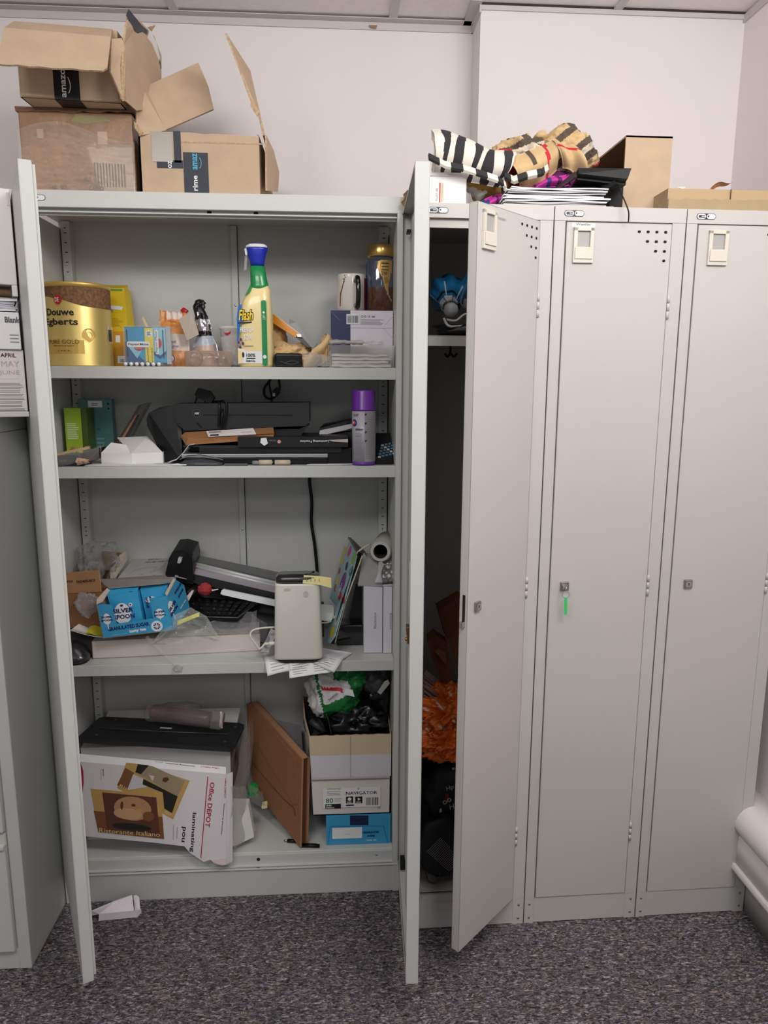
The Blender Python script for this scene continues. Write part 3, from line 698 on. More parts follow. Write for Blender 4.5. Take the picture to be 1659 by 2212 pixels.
m.blob((1.1950,0.0500,1.9310),(.085,.09,.062),lambda u,p: plaid(p.x*3.4+p.z*2.4+.1*math.sin(p.y*20),p.z*5-p.x*2),.30,3.2,11,6,flat=LT); m.build('left_bundle',ps)
m=M(); m.blob((1.3060,0.0600,1.9550),(.082,.09,.070),lambda u,p: plaid(p.x*4-p.z*5+.62,p.z*4+p.x*3+.2),.22,2.6,21,6,flat=LT+.01); m.build('right_bundle',ps)
m=M(); m.grid(lambda u,v:Vector((1.1390,-0.0600,1.9150)).lerp(Vector((1.2480,-0.0400,1.9630)),u)+Vector((.035*v-.02*v*u,-.035*math.sin(PI*v)-.004*math.sin(u*14),-.065*v-.012*math.sin(PI*u)*v)),24,14,lambda u,v: PLB if .42<u<.52 and v<.5 else (PLR if .80<u+.1*v<.87 else PLT),.006); m.build('folded_edge',ps)
m=M(); m.grid(lambda u,v:Vector((1.2530,0.0000,1.9840)).lerp(Vector((1.3090,-0.0200,1.9630)),u)+Vector((.03*v,-.04*math.sin(PI*v*.8)-.006*math.sin(u*9),-.075*v)),20,20,lambda u,v: PLR if .33<v+.12*u<.42 else PLT,.006); m.build('folded_edge',ps)
m=M(); m.blob((1.2440,0.0300,1.9930),(.018,.02,.012),PLT,.3,3,3,3); m.build('knot',ps)
m=cl_tan; o=m.build('tan_cloth'); tag(o,'tan cloth corner peeking out behind the cupboard right door','cloth')
# bright pink folded thing
PINK=mat('magenta',(196,50,160),.6); PURP=mat('purple_dark',(92,24,84),.7); BLU=mat('blue_trim',(48,62,120),.7)
pk=thing('pink_cloth','magenta and purple cloth with blue trim squeezed between scarf and papers','cloth',(1.12,.0,LT))
m=M(); m.grid(lambda u,v:Vector((1.0840,-0.0700,1.8170)).lerp(Vector((1.2960,-0.0300,1.8990)),u)+Vector((0,-.03*math.sin(PI*v)+.02*v,-.028*v+.006*math.sin(u*11))),40,12,lambda u,v: BLU if (.72<u<.78 or u<.08) else (PINK if (u*7)%1>.25 and v<.75 else PURP),.02); m.build('folded_layer',pk)
m=M(); m.blob((1.2720,0.0300,1.8800),(.06,.06,.035),PURP,.2,3,8,4,flat=LT); m.build('lower_layer',pk)
# paper stack: single loose wad of sheets
pp=thing('paper_stack','thick stack of loose white papers under the black stand on the lockers','papers',(1.25,.0,LT))
a=Vector((1.1140,-0.1150,1.8030)); b_=Vector((1.3820,-0.1000,1.8080)); rr=random.Random(9)
hgt=(1.1910,-0.1100,1.8410)[2]-LT
for k in range(13):
    m=M(); z=LT+.0006+hgt*(k+1)/13; x0=a.x+.004+.02*(k/13.)+rr.uniform(-.006,.006); x1=b_.x-.018*abs(math.sin(k*1.3))-.008*(k/13)+rr.uniform(-.012,.004)
    ph=rr.uniform(0,6)
    m.grid(lambda u,v:(x0+(x1-x0)*u+.01*(v),-.118+.006*math.sin(k)+.205*v,z+.0012*math.sin(u*7+ph)+.004*max(0,u-.75)*math.sin(ph)+.010*max(0,.12-u)*(1 if k>6 else 0)),24,2,PAPER,-(hgt/13*.93))
    o=m.build('sheet',pp)
# black desk stand lying at an angle on the papers
bs=thing('black_stand','black angled plastic desk stand resting on the paper stack with a dangling wire','stand',(1.33,-.02,1.84))
TLc=Vector((1.2860,-0.1200,1.8770)); TRc=Vector((1.4070,-0.1200,1.8790)); 
m=M(); m.slab([TLc,TRc,Vector((1.3980,-0.1250,1.8550)),Vector((1.2870,-0.1250,1.8640))],-.012,BLACK); m.slab([TLc,Vector((1.2870,-0.1250,1.8640)),Vector((1.2620,-0.0600,1.8490)),Vector((1.2610,-0.0300,1.8590)),Vector((1.2820,-0.1000,1.8730))],-.004,mat('stand_grey',(70,68,70),.35))
m.slab([(1.2880,-0.1220,1.8650),(1.4000,-0.1220,1.8560),(1.4160,-0.0600,1.8660),(1.2950,-0.0300,1.8530)],-.006,mat('stand_dark',(12,12,13),.7))
m.build('tray',bs,bev=.0015)
m=M(); m.slab([(1.3530,-0.1000,1.8550),(1.3770,-0.1200,1.8620),(1.3810,-0.1200,1.8540),(1.3580,-0.1000,1.8430)],-.01,mat('stand_dark',(12,12,13),.7)); m.build('support_leg',bs); m=M(); m.box((1.3910,-0.0500,1.8470)[0],(1.4220,-0.0500,1.8200)[0],-.05,-.01,LT,(1.4030,-0.0500,1.8680)[2],mat('stand_dark',(12,12,13),.7)); m.build('support_leg',bs)
m=M()
for k in range(3):
    p=Vector((1.3270,-0.1180,1.8800))+Vector((.022*k,0,0)); m.box(p.x,p.x+.012,p.y,p.y+.01,p.z-.001,p.z+.002,BLACK)
m.build('clip',bs)
m=M(); m.tube([(1.3800,-0.1250,1.8510),(1.3770,-0.1500,1.8310),(1.3870,-0.1630,1.8010),(1.3940,-0.1640,1.7820),(1.3960,-0.1600,1.7640)],.0016,BLACK,6); m.build('wire',bs)
# brown carton on its side
bx=thing('sideways_carton','brown cardboard carton standing open on its side beside the papers','box',(1.42,.05,LT))
A=Vector((1.4290,-0.0300,1.8200)); B=Vector((1.5410,-0.0300,1.8220)); zt=(1.4760,-0.0300,1.9830)[2]
m=M(); T_=lambda p,z: (p.x,p.y,z)
A.z=B.z=LT
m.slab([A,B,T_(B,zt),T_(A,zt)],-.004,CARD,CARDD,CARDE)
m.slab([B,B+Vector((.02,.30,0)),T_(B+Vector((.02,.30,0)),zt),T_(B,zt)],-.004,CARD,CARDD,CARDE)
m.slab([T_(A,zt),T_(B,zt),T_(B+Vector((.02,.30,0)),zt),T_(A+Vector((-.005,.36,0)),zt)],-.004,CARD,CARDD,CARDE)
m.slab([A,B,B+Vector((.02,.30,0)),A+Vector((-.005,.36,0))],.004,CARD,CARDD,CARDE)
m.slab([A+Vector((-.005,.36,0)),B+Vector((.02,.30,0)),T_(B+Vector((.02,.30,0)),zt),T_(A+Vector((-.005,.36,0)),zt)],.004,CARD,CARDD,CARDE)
m.build('carton_body',bx)
m=M(); C_=A+Vector((-.005,.36,0)); m.slab([T_(C_,LT),T_(C_,zt),T_(C_+Vector((-.012,-.01,0)),zt-.004),T_(C_+Vector((-.012,-.01,0)),LT)],.003,CARD,CARDE,CARDE); m.build('rear_flap',bx)
# long low carton at the far right
LOWC=mat('low_carton',(170,150,118),.8,var=.06,vscale=20)
bx=thing('low_carton','long low brown carton with a torn edge and curl of tape, on the rightmost locker','box',(1.7,.0,LT))
a=Vector((1.5040,-0.1150,1.8040)); zt=(1.5620,-0.1150,1.8490)[2]; xr=1.86
m=M(); yf=-.115
m.slab([(a.x,yf,LT),(xr,yf+.006,LT)]+jag((xr,yf+.006,LT+.028),(a.x,yf,LT+.026),26,.0022,12),-.004,LOWC,CARDD,CARDE)
m.slab([(a.x,yf+.006,LT),(xr,yf+.012,LT),(xr,yf+.012,zt),(a.x+.001,yf+.006,zt)],-.004,mat('low_carton_upper',(186,160,124),.8),CARDD,CARDE)
m.slab([(a.x,yf+.006,LT),(a.x+.004,.2,LT),(a.x+.004,.2,zt),(a.x,yf+.006,zt)],.004,LOWC,CARDD,CARDE)
m.slab([(a.x,.2,LT),(xr,.2,LT),(xr,.2,zt),(a.x,.2,zt)],.004,CARDD,LOWC,CARDE)
f=Face(m,(a.x,yf+.006,LT)); 
m.build('carton_body',bx)
m=M(); g0=(1.6500,-0.1120,1.8240); m.box(g0[0],g0[0]+.0012,yf+.0035,yf+.006,LT+.028,zt,mat('carton_slit',(96,72,50),.9)); m.build('slit',bx)
m=M(); m.grid(lambda u,v:Vector((1.6080,-0.1000,1.8540)).lerp(Vector((1.6630,-0.0900,1.8810)),u)+Vector((.0,.012*v,-.012*(1-u)*v*1.2+.006*math.sin(u*5)-.006*u)),14,4,mat('tape_orange',(200,140,90),.4),.0008); m.build('tape_curl',bx)
m=M(); m.slab([(1.5280,-0.1000,1.8530),(1.5470,-0.1000,1.8550),(1.5450,-0.1000,1.8500)],.001,WHITE); m.build('paper_scrap',bx)
# ---------------------------------------------------------------- on the filing cabinet
ft=1.3335
TB_=Matrix.Translation((.067,-.15,0))@Matrix.Rotation(math.radians(25),4,'Z')
LID=mat('archive_white',(228,224,222),.6)
ZB=1.346; Z1,Z2,Z3,Z4,Z5=1.478,1.5565,1.586,1.613,1.808
AU=(-.045,-.015,-.045,-.010,-.050,-.011,-.052,-.004,-.031,-.002,-.002)
m=M(TB_); m.box(-.27,.002,.0,.15,ft,ZB-.0005,mat('tray_white',(214,212,210),.4)); tag(m.build('white_tray',None,bev=.002),'thin white tray under the archive box on the filing cabinet','tray')
bx=thing('archive_box','white archive box with APRIL handwriting and fine print, beside the left cupboard door','box',(-.05,-.1,ZB))
m=M(TB_); m.box(-.28,0,0,.15,ZB,Z1,LID); m.build('carton_body',bx,bev=.002)
m=M(TB_); f=Face(m,(0,0,0))
f.rect(-.075,Z1-.062,-.014,Z1-.002,mat('note_pinkish',(232,222,220),.6),1)
PEN=mat('pencil',(190,180,182),.7)
f.txt('APRIL',AU[0],Z1-.016,w=AU[1]-AU[0],h=.0085,m=INK,bold=.02); f.txt('MAY',AU[2],Z1-.036,w=AU[3]-AU[2],h=.012,m=PEN); f.txt('JUNE',AU[4],Z1-.055,w=AU[5]-AU[4],h=.011,m=PEN)
for b0 in range(8): f.lines(AU[6]-.01,Z1-.0765-.0078*b0,AU[7],Z1-.0705-.0078*b0,3 if b0==0 else 2,mat('fine_print',(150,142,142),.7),1,.5,b0,.15)
m.build('printing',bx)
bx=thing('blank_paper_box','white printer paper box reading Blank, stacked on the archive box','box',(-.05,-.1,Z1))
m=M(TB_); m.box(-.285,-.003,-.008,.15,Z1+.0005,Z2,mat('box_bright',(240,238,240),.4)); m.build('carton_body',bx,bev=.002)
m=M(TB_); f=Face(m,(0,-.008,0)); f.txt('Blank',AU[8],Z2-.022,w=AU[9]-AU[8],h=.0125,m=mat('grey_print',(90,90,94),.6),bold=.03); f.lines(AU[9]-.022,Z2-.066,AU[9]-.004,Z2-.044,3,GREYINK,1,.3,3,.1); m.build('printing',bx)
sh=thing('paper_pile','loose bluish white papers lying on the Blank paper box','papers',(-.05,-.1,Z2))
n_=5
for k in range(n_):
    m=M(TB_); zz_=Z2+.0006+(Z3-Z2)*(k+1)/n_
    m.grid(lambda u,v:(-.27+.262*u+.004*math.sin(k*2),-.004+.004*math.sin(k)+.15*v,zz_+.002*math.sin(u*8+k)),14,2,mat('paper_blue',(206,208,222),.7) if k%2 else PAPER,-(Z3-Z2)/n_*.92); m.build('sheet',sh)
m=M(TB_); m.tube([(-.27,.03,(Z3+Z4)/2),(-.014,.03,(Z3+Z4)/2+.001)],(Z4-Z3)/2-.003,mat('kraft_roll',(150,122,92),.8),20,1); tag(m.build('kraft_roll'),'brown kraft paper roll lying under the tall white carton','roll')
bx=thing('tall_white_carton','tall plain white carton on top of the pile beside the cupboard','box',(-.05,-.1,Z4))
m=M(TB_); m.box(-.28,-.001,-.003,.15,Z4+.0005,Z5,LID); m.box(-.012,-.001,-.002,.14,Z3+.004,Z4+.001,LID); m.build('carton_body',bx,bev=.002)
m=M(TB_); m.box(AU[10]-.006,AU[10]-.002,-.0045,-.003,Z5-.034,Z5-.008,mat('clear_tab',(205,198,200),.2)); m.build('tape_tab',bx)

# ---------------------------------------------------------------- top shelf
S1=1.4475
GOLDM=mat('gold_foil',(228,202,124),.36,metal=.55,var=.04,vscale=6)
GOLDM2=mat('gold_band',(222,186,100),.36,metal=.5)
GRAN=mat('coffee_granules',(128,92,62),.8,var=.45,vscale=160,bump=.6,bscale=200)
# coffee tin
cy=.125; cx,zt,rw=(0.0955,1.6490,0.0825); zt=zt
tn=thing('coffee_tin','large gold Douwe Egberts coffee tin at the left end of the top shelf','tin',(cx,cy,S1))
m=M(); rw=rw-.002
m.lathe([(rw-.001,0),(rw+.0008,.001),(rw+.0008,.004),(rw-.0008,.006),(rw-.0008,zt-S1-.012),(rw-.001,zt-S1-.011)],(cx,cy,S1),GOLDM,64)
# granule band with wavy lower edge
vs=[];fs=[];n=64
def wave(a): return .028+.020*(1/(1+math.exp(-(a-.15)*5)))-.006*math.exp(-((a+.75)/.3)**2)
for k in range(n+1):
    a=-PI+2*PI*k/n; r=rw-.0002
    vs+= [(cx+r*math.sin(a),cy-r*math.cos(a),zt-.012),(cx+r*math.sin(a),cy-r*math.cos(a),zt-.012-wave(a))]
m.add(vs,[(2*k,2*k+1,2*k+3,2*k+2) for k in range(n)],GRAN,True)
f=Face(m,(cx,cy,S1),cyl=rw-.0008)
hh=zt-S1
DKR=mat('sign_red',(190,34,40),.5)
def au(px): # arc position from px column across tin
    return (math.asin(max(-1,min(1,(px-161)/73.0)))+.40)*rw
f.poly([(au(118)+.0105*math.cos(math.radians(22.5+45*k)),hh*.785+.012*math.sin(math.radians(22.5+45*k))) for k in range(8)],DKR,3)
f.txt('DE',au(113),hh*.785-.005,w=.010,h=.010,m=LOGOWH,l=4,bold=.02)
f.txt('Douwe',au(96),hh*.60,w=au(148)-au(96),h=.017,m=INK,l=2,bold=.02)
f.txt('Egberts',au(93),hh*.465,w=au(155)-au(93),h=.021,m=INK,l=2,bold=.02)
BRN=mat('brown_print',(110,84,40),.5)
f.txt('PURE GOLD',au(97),hh*.265,w=au(155)-au(97),h=.0105,m=BRN,l=2)
f.txt('MEDIUM ROAST',au(104),hh*.235,w=au(145)-au(104),h=.0035,m=BRN,l=2)
f.txt('1753',au(112),hh*.175,w=au(134)-au(112),h=.0035,m=BRN,l=2)
f.disc(au(176),hh*.37,.017,GOLDM2,1); f.ring(au(176),hh*.37,.009,.0015,GOLDM,2); 
f.rect(-1.7*rw,hh*.15,au(165),hh*.31,GOLDM2,1)
f.rrect(au(218),hh*.30,au(232),hh*.5,.002,LOGOWH,2)
for k in range(14): f.rect(au(219),hh*.315+.0021*k,au(230),hh*.315+.0021*k+.0011,INK,3)
m.build('can_body',tn)
m=M(); m.lathe([(rw-.001,0),(rw+.0012,.0005),(rw+.0014,.009),(rw+.0004,.011),(rw-.002,.0115),(rw-.003,.010),(.001,.0095)],(cx,cy,zt-.012),GOLDM2,64); m.build('lid',tn)
# yellow box behind
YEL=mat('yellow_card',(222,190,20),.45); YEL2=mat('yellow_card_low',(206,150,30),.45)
bx=thing('yellow_box','tall yellow box leaning back behind the coffee tin','box',(.2,.2,S1))
m=M(); A=Vector((0.1390,0.1600,1.4520)); 
P=[Vector((0.1200,0.1600,1.4510)),Vector((0.2120,0.1600,1.4520)),Vector((0.1870,0.2250,1.6550)),Vector((0.1120,0.2250,1.6540))]
P[0].z=S1;P[1].z=S1
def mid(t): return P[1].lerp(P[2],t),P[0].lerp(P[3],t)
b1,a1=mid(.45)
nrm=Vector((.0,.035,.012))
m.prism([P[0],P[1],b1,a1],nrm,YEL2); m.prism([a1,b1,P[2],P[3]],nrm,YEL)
m.prism([P[1],P[1]+Vector((.012,.03,0)),P[2]+Vector((.006,.03,-.002)),P[2]],(0,.004,0),YEL)
u=(P[1]-P[0]).normalized(); vv=(P[3]-P[0]).normalized(); f=Face(m,P[0],ux=u,uz=vv); hh=(P[3]-P[0]).length
f.rect(.02,hh-.008,.07,hh-.002,mat('green_print',(90,150,50),.5),1)
f.poly([(.036,hh*.74),(.068,hh*.72),(.072,hh*.76),(.060,hh*.775),(.036,hh*.78)],LOGOWH,1); f.rect(.038,hh*.69,.046,hh*.73,mat('grey_violet',(150,140,150),.5),1)
f.lines(.038,hh*.5,.072,hh*.62,8,mat('olive_print',(170,140,20),.6),1,.4,2,.4)
f.rect(.052,hh*.31,.064,hh*.40,LOGOWH,1); f.rect(.057,hh*.05,.076,hh*.14,LOGOWH,1); f.bars(.063,hh*.06,.076,hh*.10,7,INK,2)
m.build('carton_body',bx,bev=.001)
# pen multipack: two boxes in clear sleeve and a row of white pen ends below
CY=mat('pen_blue',(52,160,205),.35); CYD=mat('pen_dark_blue',(24,84,140),.35); CYL=mat('pen_light_blue',(140,205,226),.35); PYEL=mat('pen_yellow',(238,214,60),.4)
pb=thing('pen_multipack','blue Paper Mate pen box in a clear plastic sleeve beside the coffee tin','box',(.27,.1,S1))
m=M(); a=(0.2320,0.0450,1.4570); b_=(0.3000,0.0450,1.5420); c_=(0.3300,0.0450,1.4580)
z0=a[2]+.0; zt=b_[2]
m.box(a[0],b_[0],.045,.11,z0,zt,CY); m.box(b_[0]+.0002,c_[0],.0455,.11,z0,zt,CYL)
f=Face(m,(a[0],.045,z0)); W_=b_[0]-a[0]; hh=zt-z0
f.poly([(0,0),(W_*.72,0),(W_*.45,hh*.20),(.006,hh*.55),(0,hh*.6)],CYD,1); f.poly([(.004,hh*.5),(W_*.40,hh*.12),(W_*.66,hh*.45),(W_*.5,hh*.58),(.006,hh*.58)],CYL,2)
f.rect(.004,hh*.16,.0065,hh*.93,INK,3)
f.rect(W_*.70,0,W_,hh*.98,PYEL,1); f.disc(W_*.86,hh*.82,.0085,LOGOWH,2)
f.lines(W_*.79,hh*.77,W_*.93,hh*.88,4,INK,3,.5,1,.3)
f.rrect(.004,hh*.44,W_*.88,hh*.60,.005,LOGOWH,4); f.txt('Paper Mate',.007,hh*.475,w=W_*.72,h=.0065,m=INK,l=5,shear=.15,bold=.01); f.disc(W_*.47,hh*.52,.0014,RED,6)
f.poly([(W_*.30,hh*.43),(W_*.66,hh*.43),(W_*.60,hh*.36),(W_*.48,hh*.33),(W_*.36,hh*.36)],RED,4); f.txt('INK JOY',W_*.36,hh*.385,w=W_*.24,h=.0025,m=LOGOWH,l=5)
f.txt('BALLPOINT',W_*.82,hh*.03,w=hh*.40,h=.0042,m=mat('olive_ink',(120,110,30),.5),rot=90,l=3); f.txt('STYLO BILLE',W_*.97,hh*.03,w=hh*.40,h=.0042,m=mat('olive_ink',(120,110,30),.5),rot=90,l=3)
g=Face(m,(b_[0],.0455,z0)); w2=c_[0]-b_[0]
g.poly([(0,0),(w2,0),(w2,hh*.35),(w2*.5,hh*.2),(0,hh*.33)],CY,1); g.poly([(0,hh*.22),(w2*.5,hh*.10),(w2,hh*.25),(w2,hh*.33),(w2*.5,hh*.2),(0,hh*.33)],CYD,2)
g.rrect(w2*.14,hh*.24,w2*.42,hh*.93,.004,LOGOWH,3); g.txt('Paper Mate',w2*.36,hh*.28,w=hh*.60,h=.006,m=INK,rot=90,l=4,shear=.15)
g.poly([(w2*.43+.007*math.cos(math.radians(t)),hh*.55+.012*math.sin(math.radians(t))) for t in range(-90,91,20)],RED,3)
g.rect(w2*.76,hh*.12,w2*.83,hh*.93,INK,3)
m.build('box_body',pb,bev=.0006)
m=M(); SLV=clear('clear_sleeve',(225,225,225),.20,.15,.3,30); SLVG=mat('sleeve_edge',(178,180,182),.3)
d_=(0.3450,0.0400,1.4500)
m.grid(lambda u,v:(a[0]-.004+(d_[0]-a[0]+.004)*u,.040-.002*math.sin(v*6+u*5),S1+(zt+.004-S1)*v),16,8,SLV); m.box(c_[0]+.001,d_[0]-.003,.044,.047,S1+.006,zt+.002,SLVG)
m.box(a[0]-.004,d_[0]-.003,.043,.11,zt+.0005,zt+.0012,SLV)
m.build('plastic_sleeve',pb)
PE=mat('pen_end_grey',(130,134,134),.4)
pk0=None
e0=(0.2350,0.0300,1.4540); 
pen=thing('pen','white capped ballpoint pen lying end-on before the blue pen box','pen',(e0[0],.03,S1+.0058),'row of pens lying end-on on the top shelf')
m=M(); AX=Matrix.Rotation(-PI/2,3,'X'); m.lathe([(.0045,0),(.0056,.001),(.0056,.06),(.003,.062)],(e0[0],.026,S1+.0058),PE,20,AX); m.build('barrel',pen)
m=M(); m.lathe([(.0043,-.0008),(.0043,.004)],(e0[0],.026,S1+.0058),LOGOWH,20,AX); m.build('end_cap',pen)
sp=((0.3150,0.0300,1.4540)[0]-e0[0])/6
for k in range(1,7): copy_thing(pen,(e0[0]+sp*k,.03,S1+.0058))
m=M(); m.slab([(0.2610,0.1000,1.5690),(0.2650,0.1000,1.5720),(0.2790,0.0900,1.5460),(0.2730,0.0900,1.5440)],.0015,mat('birch',(216,188,150),.7)); tag(m.build('stirring_stick'),'small wooden stirring stick poking up behind the pen box','stick')
# orange crisp/pasta packet
ORG=mat('packet_orange',(222,148,84),.35,var=.18,vscale=40,stretch=(3,3,.6)); PKW=mat('packet_cream',(226,206,196),.4); PURP2=mat('packet_purple',(110,80,120),.5)
pk=thing('orange_packet','glossy orange food packet with a folded top, behind the pen multipack','packet',(.37,.16,S1))
m=M(); a=Vector((0.2930,0.1300,1.4510)); b_=Vector((0.3710,0.1300,1.4520)); c_=Vector((0.3630,0.1600,1.5870)); d_=Vector((0.2920,0.1600,1.5930)); a.z=b_.z=S1
def pf(u,v):
    p=a.lerp(b_,u).lerp(d_.lerp(c_,u),v); p.y-=.022*math.sin(PI*u)*math.sin(PI*min(1,v*1.1+.1))**.6+.002*math.sin(u*30)*(v>.8)+.003*noise.noise(Vector((u*6,v*7,3))); return p
m.grid(pf,24,30,lambda u,v: PKW if (.30<v<.60 and v<.62-.2*(.5-u)) else (PKW if v>.86 and .25<u<.8 else ORG),-.02)
f=Face(m,a+Vector((0,-.0235,0)),uz=(0,.2,1)); 
m.build('packet_body',pk)
m=M(); f=Face(m,a+Vector((0,-.026,0)),uz=(0,.12,1)); f.txt('Great',.026,.061,w=.022,h=.008,m=PURP2,bold=.02); f.txt('Original',.024,.048,w=.030,h=.0085,m=PURP2,bold=.02); f.disc(.033,.022,.011,PURP2,1); f.disc(.033,.022,.0085,PKW,2); f.txt('2%',.028,.018,w=.010,h=.007,m=PURP2,l=3); f.txt('Minis',.028,.112,w=.022,h=.007,m=INK)
m.build('printing',pk)
m=M(); m.blob((0.3490,0.1900,1.5940),(.010,.006,.008),mat('red_foil',(190,30,40),.3),.4,3,2,3); tag(m.build('red_wrapper'),'crumpled red wrapper tip behind the orange packet','wrapper')
m=M(); m.slab([(0.3490,0.1150,1.5670),(0.3790,0.1200,1.5880),(0.3870,0.1150,1.5670),(0.3930,0.1100,1.5600),(0.4010,0.1000,1.5290),(0.3720,0.0950,1.5140)],.0015,mat('grey_board',(176,164,152),.7)); tag(m.build('grey_card_piece'),'torn grey cardboard piece propped against the orange packet','card')
# foil bag with clip
FO=mat('foil_grey',(170,168,176),.25,metal=.5,bump=.6,bscale=60); FOB=mat('foil_black',(22,20,26),.3,bump=.5,bscale=60); PKB=mat('packet_pinkish',(190,160,148),.35); PKL=mat('packet_blueish',(176,184,198),.3)
fb=thing('foil_pouch','tall narrow silver and black foil pouch with a crumpled black top','pouch',(.43,.15,S1))
secs=[(0.3820,0.1300,1.4520),(0.4450,0.1300,1.4520),(0.4390,0.1350,1.5050),(0.4200,0.1400,1.5320),(0.4110,0.1400,1.5580),(0.4030,0.1450,1.5930),(0.4090,0.1500,1.6140),(0.3910,0.1500,1.6160),(0.3880,0.1450,1.6000),(0.3950,0.1400,1.5580),(0.3970,0.1400,1.5320),(0.3870,0.1350,1.4990)]
L_=[Vector((0.3810,0.1300,1.4520)),Vector((0.3850,0.1350,1.4970)),Vector((0.3970,0.1400,1.5320)),Vector((0.3940,0.1400,1.5580)),Vector((0.3860,0.1450,1.5990)),Vector((0.3900,0.1500,1.6150))]
R_2=[Vector((0.4470,0.1300,1.4520)),Vector((0.4340,0.1350,1.5050)),Vector((0.4200,0.1400,1.5320)),Vector((0.4180,0.1400,1.5580)),Vector((0.4070,0.1450,1.5930)),Vector((0.4100,0.1500,1.6140))]
L_[0].z=R_2[0].z=S1
def ff_(u,v):
    t=v*5; i=min(4,int(t)); t-=i; p=L_[i].lerp(L_[i+1],t).lerp(R_2[i].lerp(R_2[i+1],t),u); th=.02*(1-v)**.7; p.y-=th*math.sin(PI*u)+.003*noise.noise(Vector((u*8,v*12,1))); return p
m.__init__(); m.grid(ff_,14,40,lambda u,v: FOB if v>.66 or (.36<v<.46) else (PKL if .2<v<=.36 else (PKB if v<=.2 and .12<u<.88 else FO)),.008); m.build('pouch_body',fb)
m=M(); m.slab([(0.4170,0.1300,1.5570),(0.4260,0.1300,1.5570),(0.4260,0.1300,1.5430),(0.4180,0.1300,1.5420)],.001,FOB); m.slab([(0.3970,0.1280,1.5570),(0.3930,0.1280,1.5860),(0.3960,0.1280,1.5880),(0.4050,0.1280,1.5550)],.001,WHITE); m.build('fold_clip',fb)
# low clear tray with brownish content
CT=clear('clear_tray',(196,170,150),.45,.15,.6,50)
tr=thing('clear_plastic_punnet','low clear brownish plastic punnet lying before the foil pouch','container',(.42,.08,S1))
m=M(); a=(0.4280,1.4510,0.0590); zt=(0.4280,0.0700,1.4870)[2]
m.loft([(a[0],S1,a[2]*.96,.075,.035,4),(a[0]+.001,S1+.01,a[2],.075,.038,4),(a[0],zt-.004,a[2]*.99,.075,.038,3),(a[0]-.002,zt,a[2]*.90,.075,.030,3)],CT,40); m.build('tray_body',tr)
m=M(); m.lathe([(.020,0),(.019,.004),(.006,.006)],(0.4000,0.0340,1.4680),CT,24,Matrix.Rotation(PI/2,3,'X')); m.build('round_end',tr)
# white cup with red logo wrapped by clear bag
cu=thing('paper_cup','white noodle cup with a red logo lying behind the spray bottle','cup',(.5,.14,S1))
a=(0.4825,1.5510,0.0325)
m=M(); zt=a[1]; m.lathe([(.026,0),(.036,zt-S1-.008),(.0385,zt-S1-.006),(.0385,zt-S1),(.036,zt-S1)],(a[0]+.002,.14,S1),mat('cup_white',(226,220,216),.4),36)
f=Face(m,(a[0]+.002,.14,S1),cyl=.034); hh=zt-S1; f.poly([(-.024,hh*.87),(-.004,hh*.88),(-.005,hh*.82),(-.013,hh*.76),(-.022,hh*.82)],RED,4); f.txt('sym',-.021,hh*.825,w=.014,h=.005,m=LOGOWH,l=6)
m.build('cup_body',cu)
FILM=clear('clear_bag',(238,236,236),.26,.12,1.0,45)
m=M(); m.grid(lambda u,v:Vector((0.4590,0.0850,1.5220)).lerp(Vector((0.5200,0.0850,1.5370)),u).lerp(Vector((0.4860,0.0600,1.4530)).lerp(Vector((0.5270,0.0600,1.4530)),u),v)+Vector((-.008*math.sin(PI*v),-.010*math.sin(PI*u)+.004*noise.noise(Vector((u*7,v*9,5))),0)),18,22,FILM); tag(m.build('clear_film'),'crinkled clear plastic film over the white cup','film')
# ---------------------------------------------------------------- spray bottle
CRM=mat('bottle_cream',(244,222,160),.3,coat=.2); GRN=mat('sleeve_green',(30,140,78),.28,coat=.3); BLUE=mat('trigger_blue',(26,46,170),.3); FBL=mat('bolt_blue',(20,110,190),.3)
bt=thing('spray_bottle','Flash spray bottle with cream body, green neck and blue trigger head','bottle',(.57,.07,S1))
by=.068
rows=[(791,519,590,.026),(786,517,592,.030),(700,517,589,.030),(664,519,587,.029),(640,528,584,.027),(630,534,580,.025),(616,540,577,.022),(600,541,575,.019),(575,543,572,.017)]
secs=[]
for py,l,r,ry in []: pass
SECT=[((0.5475,1.4505,0.0395),.026),((0.5480,1.4550,0.0430),.030),((0.5485,1.4860,0.0435),.031),((0.5495,1.5535,0.0415),.031),((0.5505,1.5895,0.0395),.030),((0.5540,1.6120,0.0340),.028)]
SECT=[( (a[0],max(a[1],S1) if i else S1,a[2]),ry) for i,(a,ry) in enumerate(SECT)]
m=M(); m.loft([(a[0],a[1],a[2],by,ry,3.2) for a,ry in SECT]+[((0.5580,1.6345,0.0290)[0],(0.5580,1.6345,0.0290)[1],(0.5580,1.6345,0.0290)[2],by,.024,2.6),((0.5620,1.6465,0.0200)[0],(0.5620,1.6465,0.0200)[1],(0.5620,1.6465,0.0200)[2],by,.018,2.4)],CRM,48)
f=Face(m,((0.5040,0.0680,1.4510)[0],by-.0312,S1),uz=(0,0,1))
sc_=(0.5940,0.0400,1.4510)[0]-(0.5080,0.0400,1.4510)[0]
pxm=sc_/75.
def fp(px,py): return ((px-517)*pxm,(790-py)*pxm)
def FP(L_,mm_,l): f.poly([fp(*p) for p in L_],mm_,l)
FP([(522,662),(531,658),(527,676),(532,676),(524,712),(521,736),(518,736),(519,700),(518,690)],FBL,1)
u,v=fp(522,693); f.txt('Flash',u,v,w=31*pxm,h=24*pxm,m=INK,l=2,bold=.09,rot=2,shear=.15); f.txt('Flash',u+.001,v+.0008,w=29*pxm,h=22*pxm,m=mat('flash_yellow',(250,214,40),.4),l=3,bold=.02,rot=2,shear=.15)
FP([(521,699),(550,697),(550,694),(521,696)],INK,2)
